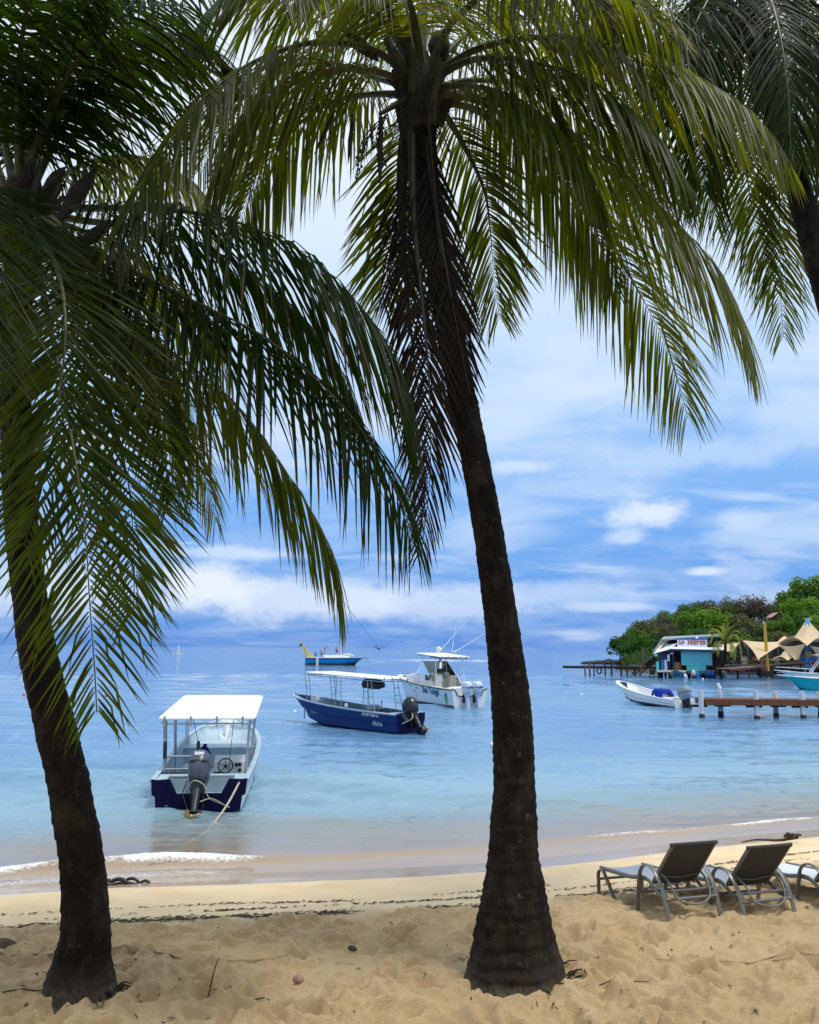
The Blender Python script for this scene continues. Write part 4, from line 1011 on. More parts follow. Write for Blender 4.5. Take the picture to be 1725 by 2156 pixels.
# ---- near boat with white roof, stern to the beach
hA = R(7.5)
ba, stA = panga('panga_boat', 'white roofed open boat with navy transom, its stern towards the beach and engine tilted up', (-4.76, 19.55, WL + .02), hA, L=7.9, beam=2.30, m_hull=WHITE, m_in=PALE, m_tr=NAVY, m_rim=PALE, h_st=.66, h_bow=1.16, pitch=R(1.6), cut=(.50, .36))
foredeck(ba, stA, 7.9, 5.0, .66, PALE, PALE, 3)
sb_ = min(stA, key=lambda q: abs(q[-1][1] - 6.75))[-1]; hwb = sb_[0] - .09; rows = []
for k in range(13):
    a_ = -math.pi / 2 + math.pi * k / 12; x_, y_ = hwb * math.sin(a_), 6.68 + .52 * math.cos(a_); f_ = abs(math.sin(a_))
    rows.append([(x_ * .90, y_ - .06, .655), (x_ * .96, y_ - .02, .86), (x_, y_, sb_[2] + .03 * (1 - f_))])
MB().loft(rows).build('bow_liner', PALE, ba, smooth=60)
canopy(ba, 1.16, 1.0, 5.5, 1.92, 2.08)
for sx in (-1, 1):
    ladder_frame(ba, (sx * .96, 1.08, .60), (sx * 1.02, 1.15, 1.82), (sx * .96, 1.35, .60), (sx * 1.02, 1.42, 1.84), 0, .028)
    ladder_frame(ba, (sx * .98, 2.9, .66), (sx * 1.04, 2.9, 1.86), (sx * .98, 3.2, .66), (sx * 1.04, 3.2, 1.88), 3)
    ladder_frame(ba, (sx * .93, 4.75, .75), (sx * 1.02, 4.95, 1.95), (sx * .92, 5.05, .78), (sx * 1.0, 5.3, 1.96), 3)
for (z_, x0, x1) in ((1.02, -.96, -.16), (.72, -.96, -.10)):
    MB().tube([(x0, 1.1, z_), (x1, 1.1, z_)], .026, 8).build('hand_rail', GALV, ba, smooth=60)
for k in range(7):
    mb = MB(); mb.lathe((-.98 + k * .10, 1.05, .62), [(.045, -.04), (.055, 0), (.045, .04)], 10, 'X'); mb.build('rod_holder', BLACKP, ba)
for xx in (-.96, -.18):
    mb = MB(); mb.lathe((xx, 1.06, 1.18), [(.035, -.20), (.045, -.12), (.045, .12), (.035, .20)], 10); mb.build('rod_holder', BLACKP, ba)
    if xx > -.5: MB().tube([(xx, 1.1, .60), (xx, 1.1, 1.1)], .024, 8).build('canopy_post', GALV, ba, smooth=60)
console(ba, (.50, 2.35, .12), .78, .46, .72, WHITE)
mb = MB(); mb.box((-.48, 1.72, .30), (.72, .40, .36), bev=.03); mb.build('bench', CUSH, ba)
mb = MB(); mb.box((-.62, 1.50, .34), (.30, .06, .26), bev=.01); mb.build('fuel_tank', BLUEJ, ba)
mb = MB(); mb.box((-.55, 3.3, .40), (.5, .7, .10), bev=.03); mb.build('bench', PALE, ba)
engA, TA, RA = outboard(ba, (-.02, -.10, .44), R(38), CHAR, mat('engine_leg', (.014, .017, .022), .35, var=.2), 1.16)
q = TA(0, -.30, .695)
text_mesh('engine_number', '200', .11, PRINT_W, engA, TA(0, -.458, .55), (RA @ Matrix.Rotation(R(82), 3, 'X')).to_euler(), .004, 1.3, .004)
mb = MB(); a = TA(0, -.12, .72); mb.box(a, (.20, .06, .03), rot=RA, bev=.008); mb.build('cowl_latch', BLACKP, engA)
mb = MB(); mb.box((0.62, 4.75, 2.02), (.16, .10, .08), bev=.02); mb.build('roof_lamp', BLACKP, ba)
mb = MB(); mb.tube([(-.30, .2, .62), (-.34, -.25, .42), (-.20, -.38, .10), (.02, -.36, -.02)], .012, 6); mb.build('engine_hose', BLACKP, ba)
rp = []
mb = MB(); mb.tube(hermite([TA(-.16, -.15, .0), TA(-.05, -.32, .05), TA(.12, -.26, 0.0), (.24, -.30, .34), (.50, -.12, .16), (.70, -.06, .06)], 24), .013, 6); mb.build('tie_rope', ROPE, ba, smooth=60)
mb = MB(); mb.tube(hermite([TA(.10, -.25, -.35), (.30, -.28, .30), (.70, -.06, .05)], 14), .011, 6); mb.build('tie_rope', ROPE, ba, smooth=60)
mb = MB(); mb.tube(hermite([(1.05, 3.6, .80), (1.07, 3.0, .72), (1.04, 2.2, .67), (1.02, 1.2, .62), (.98, .35, .62), (.92, .02, .66)], 30), .022, 6); mb.build('mooring_line', ROPE, ba, smooth=60)
for (x_, y_, z_) in ((.72, 3.9, .42), (.60, 4.3, .36)):
    mb = MB(); mb.lathe((x_, y_, z_), [(.04, -.20), (.12, -.14), (.15, 0), (.12, .14), (.05, .2)], 12); mb.build('fender', CREAM, ba, smooth=60)
mb = MB(); mb.tube([(1.04, 3.3, 1.0), (1.06, 3.3, .3), (1.08, 3.3, .02)], .010, 5); mb.build('hanging_line', BLACKP, ba)
for (a, b) in (((-.50, 2.3, 1.85), (-.28, 2.4, .95)), ((.60, 1.6, 1.85), (.50, 1.9, .55)), ((-.86, 1.9, 1.86), (-.82, 2.0, .5))):
    MB().tube([a, b], .008, 5).build('stay_cord', BLACKP, ba)
for (x_, z_) in ((-.70, .10), (.62, .06)):
    mb = MB(); mb.tube([(x_ - .03, -.05, z_), (x_, -.07, z_ + .03), (x_ + .03, -.05, z_)], .01, 5); mb.build('tow_eye', STEEL, ba)
for sg_ in (1,):
    mb = MB(); ss = []
    for s in stA[:-4]:
        a, b = Vector(s[3]), Vector(s[4]); ss.append([tuple(a.lerp(b, f) + Vector((.006, 0, 0))) for f in (.15, .85)])
    mb.loft(ss); mb.build('side_stripe', PALE, ba)
jug = MB(); jug.loft([[(math.cos(k * .5236) * r_, math.sin(k * .5236) * r_ * .8, z_) for k in range(12)] for z_, r_ in ((0, .15), (.03, .17), (.26, .17), (.36, .10), (.40, .05), (.46, .05))], True, (True, True))
jo = jug.build('jerry_can', BLUEJ, None, smooth=50); jm = Matrix.Translation(Vector((-4.76, 19.55, WL))) @ Matrix.Rotation(hA, 4, 'Z')
jo.location = jm @ Vector((-.22, 2.45, .75)); jo.rotation_euler = (0, .12, hA)
tag(jo, 'dark blue plastic container behind the tilted outboard of the near boat', 'container')
# shore line from the near boat
a = jm @ Vector((.90, -.02, .62)); b = G(398, 1772, WL - .02)
ml = MB(); ml.tube(hermite([a, a.lerp(b, .3) + Vector((.02, 0, -.16)), a.lerp(b, .65) + Vector((0, 0, -.22)), b, b + Vector((-.6, -1.2, -.25))], 40), .024, 7)
tag(ml.build('mooring_rope', ROPE, None, smooth=60), 'thick pale rope running from the near boat down into the shallow water', 'rope')

# ---- blue boat farther out
hB = R(47)
bb, stB = panga('panga_boat', 'dark blue open boat with long white roof and small white hull number', (.12, 37.75, WL + .03), hB, L=8.2, beam=2.0, m_hull=ROYAL, m_in=SLATE, m_tr=NAVY, m_rim=PALE, h_st=.78, h_bow=1.18, pitch=R(1.0), cut=(.46, .46))  # darker navy transom: shade put into the hull's blue
canopy(bb, .98, .9, 6.3, 2.28, 2.36, 4)
for sx in (-1, 1):
    ladder_frame(bb, (sx * .92, 1.35, .76), (sx * .86, 1.70, 2.12), (sx * .92, 1.80, .76), (sx * .86, 1.95, 2.13), 3, .02)
    ladder_frame(bb, (sx * .93, 3.6, .80), (sx * .88, 3.75, 2.2), (sx * .93, 4.05, .80), (sx * .88, 4.0, 2.2), 3, .02)
    ladder_frame(bb, (sx * .82, 5.9, .90), (sx * .84, 6.15, 2.28), (sx * .80, 6.2, .92), (sx * .82, 6.45, 2.28), 3, .02)
console(bb, (.10, 2.5, .12), .95, .62, .86, SLATE)
mb = MB(); mb.box((0, 1.45, .34), (1.3, .35, .42), bev=.03); mb.build('bench', SLATE, bb)
mb = MB()
for k in range(11): mb.box((-.55, 3.3 + k * .17, .50), (.66, .13, .035), bev=.008)
mb.box((-.55, 4.15, .30), (.60, 1.8, .36)); mb.build('slatted_bench', PALE, bb)
mb = MB(); mb.loft([[(math.cos(k * .5236) * r_, y_, 2.0 + math.sin(k * .5236) * r_ * .8 - .05 * (k % 3)) for k in range(12)] for y_, r_ in ((1.75, .10), (1.9, .22), (2.3, .25), (2.7, .22), (3.0, .23), (3.15, .10))], True, (True, True))
mb.build('life_vest_bundle', BLACKP, bb, smooth=60)
engB, TB, RB = outboard(bb, (.02, -.12, .58), R(40), mat('engine_black', (.016, .019, .028), .3, var=.2), mat('engine_leg', (.014, .017, .022), .35, var=.2), 1.25, R(-12))
mb = MB(); mb.tube(hermite([TB(-.1, -.2, .1), TB(-.3, -.3, -.2), (-.55, -.12, .42), (-.62, -.06, .38)], 14), .022, 6); mb.build('tie_rope', ROPE, bb)
mb = MB(); mb.lathe((-.45, 6.2, .72), [(.05, -.16), (.11, -.1), (.11, .1), (.05, .16)], 10); mb.build('post_base', CREAM, bb, smooth=60)
mb = MB(); mb.lathe((-.98, 3.2, .92), [(.05, -.06), (.09, 0), (.07, .12), (.04, .14)], 10); mb.build('post_base', WHITE, bb, smooth=60)
mb = MB(); mb.lathe((.45, 6.9, 1.0), [(.13, -.01), (.13, .01)], 16, 'Y'); mb.build('deck_light', ROOFW, bb)
mb = MB(); mb.tube([(-.1, 7.25, .75), (-.12, 7.2, .0)], .03, 6); mb.build('bow_ring_line', GREYP, bb)
lx = -stB[5][4][0]
def side_text(root, st, k, s_, size, m, zf, sx=1.0, nm='hull_number', off=.003, starboard=False):
    a, b = Vector(st[k][3]), Vector(st[k][4]); p = a.lerp(b, zf); sl = (Vector(st[k + 1][4]) - Vector(st[k][4])); ang = math.atan2(sl.x, sl.y)
    tilt = math.atan2(b.x - a.x, b.z - a.z)
    o = text_mesh(nm, s_, size, m, root, (-(p.x + .02), p.y, p.z), (0, 0, 0), .003, sx, off)
    xax = Vector((-(-sl.x), -sl.y, -sl.z)).normalized()      # text runs from bow to stern on the port side
    yax = Vector((-(b.x - a.x), 0, b.z - a.z)); yax = (yax - xax * yax.dot(xax)).normalized(); zax = xax.cross(yax)
    o.rotation_euler = Matrix((xax, yax, zax)).transposed().to_euler(); return o
side_text(bb, stB, 7, 'PC-BT-7150-12', .17, PRINT_W, .62, .95)
o_ = side_text(bb, stB, 5, 'Alohs', .30, mat('print_aqua', (.35, .60, .62), .5, var=.1), .0, .9, 'boat_name'); o_.location.z -= .10

# ---- skiff under a blue tarp by the jetty
hS = R(22)
bs, stS = panga('skiff_boat', 'small white open skiff with blue tarp over its console, beside the brown jetty', (18.15, 55.2, WL + .0), hS, L=7.2, beam=1.85, m_hull=WHITE, m_in=WHITE, m_tr=WHITE, m_rim=WHITE, h_st=.50, h_bow=1.2, pitch=R(2.2), cut=(.42, .30), bottom=(mat('antifoul_dark', (.02, .05, .06), .6), .10))
console(bs, (0, 2.2, .12), .75, .6, .75, WHITE, False)
mb = MB(); tz = []
for i in range(9):
    v = -.42 + i * .105; row = []
    for j in range(9):
        u_ = -.60 + j * .15; e = max(0, abs(u_) - .42) + max(0, abs(v) - .34); row.append((u_ * (1 + .1 * math.sin(i * 2)), 2.2 + v * 1.25, 1.02 - e * (3.2 + 1.5 * math.sin(j * 2.1 + i)) + .03 * math.sin(i * 3 + j * 2)))
    tz.append(row)
mb.loft(tz); tp_ = mb.build('tarp', mat('tarp_blue', (.006, .035, .30), .7, spec=.1, var=.25), bs, smooth=70); sm = tp_.modifiers.new('thick', 'SOLIDIFY'); sm.thickness = .015
for y_ in (3.6, 5.0):
    mb = MB(); mb.box((0, y_, .42), (1.45 - (y_ - 3.6) * .15, .32, .06), bev=.015); mb.build('thwart', WHITE, bs)
mb = MB(); mb.box((0, 1.1, .36), (1.3, .4, .42), bev=.03); mb.build('bench', WHITE, bs)
outboard(bs, (0, -.10, .40), R(22), mat('engine_cover', (.26, .32, .35), .6, var=.25, scale=6), BLACKP, 1.35, R(15))

# ---- white cruiser with two outboards
hC = R(29)
bc = thing('motor_cruiser', 'white fishing cruiser with hardtop, rod antennas and two white outboards', 'boat', (3.95, 54.3, WL + .02), hC)
bc.rotation_euler = (R(.8), 0, hC)
stC = hull_shape(9.3, 2.95, 1.12, 1.62, draft=.4, tw=.92, step=False, flare=.16, rake=.14, full=.5, sheer=1.7)
build_hull(bc, stC, mat('cruiser_hull', (.66, .74, .78), .3, var=.05), CREAM, CREAM, .45, 9.3, WHITE, (.75, .72), rim=.2, wall=.18, bottom=(mat('antifoul_black', (.02, .025, .03), .6), .10))
for sg_ in (1, -1):
    mb = MB(); pts = [(sg_ * (s[-1][0] + .03), s[-1][1], s[-1][2] - .05) for s in stC]; mb.tube(pts, .03, 6); mb.build('rub_rail', LINE, bc)
mb = MB(); mb.tube([(-1.36, -.04, 1.1), (-1.1, -.06, 1.08), (-.93, -.06, .72), (-.75, -.06, .68), (.75, -.06, .68), (.93, -.06, .72), (1.1, -.06, 1.08), (1.36, -.04, 1.1)], .03, 6); mb.build('rub_rail', LINE, bc)
foredeck(bc, stC, 9.3, 4.6, 1.36, CREAM, CREAM, 0)
def csec(y, w_, z0, z1, top): return [(-w_ / 2, y, z0), (-w_ / 2 * .96, y, z1 * .6 + z0 * .4), (-w_ / 2 * top, y, z1), (w_ / 2 * top, y, z1), (w_ / 2 * .96, y, z1 * .6 + z0 * .4), (w_ / 2, y, z0)]
mb = MB(); mb.loft([csec(4.4, 2.3, 1.2, 1.85, .86), csec(5.6, 2.15, 1.25, 1.92, .82), csec(6.8, 1.6, 1.35, 1.80, .75), csec(7.8, .8, 1.5, 1.62, .6)], True, (True, True)); mb.build('cabin_trunk', WHITE, bc, smooth=30)
mb = MB(); mb.loft([[(-1.14, y_, 1.05), (-1.14, y_, z_)] for y_, z_ in ((2.6, 1.25), (3.2, 1.6), (4.0, 1.9), (4.6, 1.95))]); c1 = mb.build('cockpit_side', WHITE, bc); c1.modifiers.new('t', 'SOLIDIFY').thickness = .06
mb = MB(); mb.loft([[(1.14, y_, 1.05), (1.14, y_, z_)] for y_, z_ in ((2.6, 1.25), (3.2, 1.6), (4.0, 1.9), (4.6, 1.95))]); c1 = mb.build('cockpit_side', WHITE, bc); c1.modifiers.new('t', 'SOLIDIFY').thickness = .06
tg = NT('clear_glass'); gb_ = tg.n('ShaderNodeBsdfGlossy'); gb_.inputs[0].default_value = (.9, .95, 1, 1); gb_.inputs['Roughness'].default_value = .03
tb_ = tg.n('ShaderNodeBsdfTransparent'); tb_.inputs[0].default_value = (.62, .72, .74, 1); mx = tg.n('ShaderNodeMixShader'); fz = tg.n('ShaderNodeFresnel'); fz.inputs[0].default_value = 1.5
tg.l(fz.outputs[0], mx.inputs[0]); tg.l(tb_.outputs[0], mx.inputs[1]); tg.l(gb_.outputs[0], mx.inputs[2]); tg.l(mx.outputs[0], tg.out.inputs[0]); CLEAR = tg.m
for sg_ in (1, -1):
    mb = MB(); mb.prism([(sg_ * 1.13, 3.0, 1.52), (sg_ * 1.13, 4.7, 1.95), (sg_ * 1.02, 5.3, 1.95), (sg_ * .98, 4.4, 2.75), (sg_ * 1.05, 3.7, 2.2)], (0, 0, 0), (sg_ * .012, 0, 0)); mb.build('side_window', CLEAR, bc)
    mb = MB(); mb.tube([(sg_ * 1.13, 2.9, 1.50), (sg_ * 1.06, 3.7, 2.22), (sg_ * .99, 4.4, 2.78)], .035, 6); mb.build('window_frame', WHITE, bc, smooth=60)
    mb = MB(); mb.tube([(sg_ * 1.02, 5.3, 1.93), (sg_ * .98, 4.4, 2.78)], .03, 6); mb.build('window_frame', WHITE, bc, smooth=60)
    for (y_, xa, xb) in ((2.3, 1.10, 1.05), (4.3, 1.0, .95)):
        mb = MB(); mb.tube([(sg_ * xa, y_, 1.3), (sg_ * xb, y_ + .2, 3.05)], .035, 8); mb.build('hardtop_post', WHITE, bc, smooth=60)
mb = MB(); mb.prism([(-1.0, 5.32, 1.94), (1.0, 5.32, 1.94), (.96, 4.42, 2.76), (-.96, 4.42, 2.76)], (0, 0, 0), (0, .01, .006)); mb.build('windscreen', CLEAR, bc)
canopy(bc, 1.22, 1.7, 5.0, 3.12, 3.30, 5)
mb = MB(); mb.box((0, 3.2, 3.05), (1.3, 1.6, .10), bev=.02); mb.build('overhead_locker', BLACKP, bc)
mb = MB(); mb.tube([(-.1, 4.1, 2.4), (.15, 3.6, 3.05)], .09, 8); mb.build('tower_leg', CREAM, bc)
mb = MB(); mb.lathe((-.35, 3.3, 3.40), [(.06, 0), (.16, .08), (.19, .22), (.15, .34), (.05, .38)], 14); mb.build('radar_dome', CREAM, bc, smooth=60)
for (a, b) in (((-.35, 3.2, 3.45), (1.55, 2.6, 5.6)), ((.55, 3.0, 3.40), (.75, 2.9, 5.2)), ((.70, 3.0, 3.40), (4.3, 1.6, 5.7))):
    mb = MB(); a_, b_2 = Vector(a), Vector(b); mb.tube([a_, a_.lerp(b_2, .5), b_2], [.028, .02, .010], 5); mb.build('outrigger_rod', PRINT_W, bc)
mb = MB(); mb.box((.25, 4.25, 1.45), (1.5, .6, 1.1), bev=.06); mb.build('helm', CREAM, bc)
mb = MB(); mb.box((.15, 3.93, 2.12), (.62, .05, .30), rot=Matrix.Rotation(R(-12), 3, 'X'), bev=.02); mb.build('chart_screen', BLACKP, bc)
mb = MB(); mb.box((.15, 3.92, 1.62), (.5, .03, .12), bev=.01); mb.build('switch_panel', BLACKP, bc)
steering_wheel(bc, (.45, 3.78, 1.78), (0, -1, .4), .19)
for x_ in (-.60, .52):
    mb = MB(); mb.box((x_, 3.0, 1.10), (.55, .5, .7), bev=.06); mb.box((x_, 2.80, 1.62), (.55, .14, .5), bev=.05); mb.build('helm_seat', CUSH if x_ > 0 else WHITE, bc)
mb = MB(); mb.box((-.62, 3.5, 1.9), (.85, .5, .07), bev=.02); mb.build('dash_shelf', CREAM, bc)
mb = MB(); mb.box((0, .75, .98), (2.3, .40, .42), bev=.05); mb.build('transom_bench', WHITE, bc)
mb = MB(); mb.box((.35, 2.0, .85), (.9, .5, .6), bev=.04); mb.box((-.02, 1.73, .92), (.16, .03, .28)); mb.build('bait_box', WHITE, bc)
for x_ in (-.37, .42):
    e_, T2, R2 = outboard(bc, (x_, -.18, .68), R(4), ENGW, ENGW, 1.30)
    text_mesh('engine_badge', '300', .13, mat('print_blue', (.03, .06, .28), .5), e_, T2(0, -.475, .44), (R2 @ Matrix.Rotation(R(90), 3, 'X')).to_euler(), .004, 1.2, .004)
side_text(bc, stC, 10, 'Sea Tonga', .62, PRINT_T, .05, .80, 'boat_name', .02)
side_text(bc, stC, 7, 'Fishing Charters', .17, mat('print_grey', (.22, .36, .42), .5), .72, 1.0, 'boat_lettering')
p = Vector(stC[3][2]); fm = MB()
fish = [(0, .36), (.10, .28), (.15, .10), (.16, -.10), (.10, -.24), (.03, -.30), (.10, -.42), (0, -.38), (-.08, -.44), (-.04, -.30), (-.10, -.2), (-.14, 0), (-.12, .2)]
fm.prism([(-(p.x + .07 + z_ * .03), p.y + x_, p.z + .12 + z_) for x_, z_ in fish], (0, 0, 0), (-.006, 0, 0)); fo_ = fm.build('fish_emblem', None, bc)
tf = NT('fish_print'); sx_ = tf.n('ShaderNodeSeparateXYZ'); tf.l(tf.tc.outputs['Object'], sx_.inputs[0])
tf.base(tf.mix(tf.rng(sx_.outputs['Z'], p.z + .0, p.z + .28), (.16, .42, .10), (.01, .12, .16)), .5); fo_.data.materials.append(tf.m)
for (k, u_, zf, sc) in ((17, 0, .6, .20), (19, 0, .3, .16), (21, 0, .7, .2), (5, 0, .3, .12), (6, 0, .7, .1)):
    a, b = Vector(stC[k][2]), Vector(stC[k][4]); p = a.lerp(b, zf)
    mb = MB(); mb.prism([(-(p.x + .015), p.y + x_ * sc, p.z + z_ * sc) for x_, z_ in ((-.5, .2), (0, .5), (.5, .1), (.2, 0), (.4, -.5), (-.1, -.2))], (0, 0, 0), (-.006, 0, 0)); mb.build('hull_emblem', mat('print_grey', (.22, .36, .42), .5), bc)
for (z_, k0_, k1_) in ((1.95, 18, 29), (1.75, 18, 29)):
    for sg_ in (1, -1):
        mb = MB(); mb.tube([(sg_ * max(stC[k][-1][0] - .1, .02), stC[k][-1][1] - .05, stC[k][-1][2] + (z_ - 1.45)) for k in range(k0_, k1_, 2)] , .015, 5); mb.build('bow_rail', STEEL, bc)
for k in range(18, 29, 3):
    for sg_ in (1, -1):
        s = stC[k][-1]; mb = MB(); mb.tube([(sg_ * max(s[0] - .1, .02), s[1] - .05, s[2]), (sg_ * max(s[0] - .1, .02), s[1] - .05, s[2] + .5)], .014, 5); mb.build('stanchion', STEEL, bc)
mb = MB(); mb.tube([(-1.15, 3.0, 1.9), (-1.25, 3.1, 1.65), (-1.2, 3.5, 1.55), (-1.15, 3.6, 1.85)], .06, 6); mb.build('rolled_bag', BLACKP, bc)

# ---- turquoise boat cut by the right edge, and a white one behind it
bt = thing('motor_boat', 'turquoise hulled motor boat with white deck at the right edge behind the jetty', 'boat', (45.0, 80.6, WL), R(66))
stT = hull_shape(8.6, 2.6, .95, 1.40, draft=.3, tw=.92, step=False, flare=.18, rake=.18, full=.5, sheer=1.6)
build_hull(bt, stT, TEALP, WHITE, WHITE, .4, 8.6, None, None, rim=.3, wall=.2)
foredeck(bt, stT, 8.6, 4.6, 1.22, WHITE, WHITE, 0)
mb = MB(); mb.loft([csec(2.4, 1.2, .5, 1.7, .9), csec(3.4, 1.2, .5, 1.75, .85), csec(4.4, 1.0, .8, 1.35, .8)], True, (True, True)); mb.build('console', WHITE, bt, smooth=30)
canopy(bt, 1.0, 1.6, 4.0, 2.5, 2.6, 0)
for sx in (-1, 1):
    ladder_frame(bt, (sx * .7, 2.0, 1.0), (sx * .85, 1.8, 2.4), (sx * .7, 3.0, 1.0), (sx * .85, 3.6, 2.45), 0, .04)
text_mesh('boat_emblem', 'S', .5, mat('print_olive', (.18, .2, .06), .6), bt, (-1.34, 3.6, .55), (R(90), 0, R(-90)), .003, 1, .01)
bw = thing('motor_boat', 'white motor boat with slanted roof supports behind the turquoise one', 'boat', (51.0, 93.0, WL), R(70))
stW = hull_shape(9.4, 2.7, 1.05, 1.60, draft=.3, tw=.92, step=False, flare=.18, rake=.18, full=.5, sheer=1.6)
build_hull(bw, stW, WHITE, WHITE, WHITE, .4, 9.4, None, None, rim=.3, wall=.2)
foredeck(bw, stW, 9.4, 4.8, 1.35, WHITE, WHITE, 0)
canopy(bw, 1.15, .6, 5.2, 3.25, 3.35, 0)
for sx in (-1, 1):
    mb = MB(); mb.bar((sx * 1.05, 5.6, 1.4), (sx * 1.05, 4.3, 3.2), .14, .10); mb.build('roof_support', WHITE, bw)
    mb = MB(); mb.bar((sx * 1.05, 3.6, 1.3), (sx * 1.05, 2.5, 3.2), .14, .10); mb.build('roof_support', WHITE, bw)
    mb = MB(); mb.tube([(sx * .9, 5.4, 1.45), (sx * .95, 5.3, 1.75), (sx * .55, 8.2, 1.9), (sx * .1, 9.2, 1.95)], .025, 6); mb.build('bow_rail', WHITE, bw)
mb = MB(); mb.loft([csec(2.6, 1.4, .5, 1.9, .9), csec(3.6, 1.4, .5, 1.95, .85), csec(4.6, 1.1, .8, 1.5, .8)], True, (True, True)); mb.build('console', BLACKP, bw, smooth=30)

# ---- sailing boat far out
bl = thing('sailing_boat', 'bright blue sailing boat with white deck and mast, people standing aboard', 'boat', (-22.6, 184.0, WL), R(-90))
stL = hull_shape(13.4, 3.5, 1.55, 1.75, draft=.5, tw=.78, step=False, flare=.10, rake=.13, full=.55, sheer=2)
build_hull(bl, stL, AZUR, WHITE, WHITE, 1.2, 13.4, None, None, rim=.4, wall=.3, bottom=(mat('antifoul_black', (.02, .025, .03), .6), .45))
foredeck(bl, stL, 13.4, .3, 1.62, WHITE, WHITE, 0)
for sg_ in (1, -1):
    mb = MB(); mb.tube([(sg_ * (s[-1][0] + .03), s[-1][1], s[-1][2] - .10) for s in stL], .08, 6); mb.build('rub_rail', LINE, bl)
mb = MB(); mb.loft([csec(4.0, 2.1, 1.55, 2.15, .85), csec(7.5, 2.0, 1.6, 2.2, .85), csec(9.6, 1.2, 1.65, 1.95, .8)], True, (True, True)); mb.build('cabin', WHITE, bl, smooth=30)
mb = MB(); mb.tube([(0, 7.75, 1.6), (0, 7.75, 14.3)], [.15, .09], 8); mb.build('mast', mat('mast_white', (.72, .68, .60), .5), bl)
mb = MB(); mb.tube([(0, 8.2, 2.25), (.1, 9.5, 2.3), (0, 10.6, 2.05)], [.3, .35, .15], 8, flat=(.7, 1)); mb.build('folded_sail', CREAM, bl, smooth=60)
mb = MB(); mb.box((1.76, 2.7, .55), (.12, .6, 2.0), bev=.04); mb.build('boarding_ladder', CREAM, bl)
yel = mat('painted_yellow', (.62, .52, .22), .6, var=.25, scale=3)
mb = MB(); mb.loft([[(-.35 * k_, y_ - w_, z_), (.35 * k_, y_ - w_, z_), (.35 * k_, y_ + w_, z_), (-.35 * k_, y_ + w_, z_)] for y_, z_, w_, k_ in ((1.0, 1.6, 1.05, 1), (.4, 2.4, .7, .9), (-.4, 3.4, .38, .7), (-1.1, 4.3, .26, .5))], True, (True, True)); an = mb.build('carved_neck', yel, bl, smooth=30)
mb = MB(); mb.loft([[(-.2 * k_, y_, z_ - w_), (.2 * k_, y_, z_ - w_), (.2 * k_, y_, z_ + w_), (-.2 * k_, y_, z_ + w_)] for y_, z_, w_, k_ in ((-.85, 4.45, .28, 1), (-1.2, 4.35, .34, 1), (-1.6, 4.05, .2, .8))], True, (True, True)); mb.build('carved_head', mat('painted_olive', (.16, .15, .07), .7, var=.5, scale=5), an, smooth=30)
mb = MB(); mb.tube([(0, .6, 2.6), (0, -1.0, 4.7), (0, -2.3, 6.0)], [.16, .12, .05], 6); mb.build('boom_spar', yel, an)
for y_ in (4.7, 5.3):
    mb = MB(); mb.tube([(0, y_, 3.4), (0, y_, 4.5)], .05, 5); mb.build('stay_pole', GREYP, bl)
mb = MB(); mb.tube([(0, 4.2, 4.55), (0, 6.6, 4.5)], .04, 5); mb.build('stay_pole', PRINT_W, bl)
mb = MB(); mb.tube([(0, 13.3, 1.6), (0, 14.4, -.1)], .05, 5); mb.build('anchor_line', GREYP, bl)
def W_sail(y, z): return Vector((-22.6 + y, 184.0, WL + z))

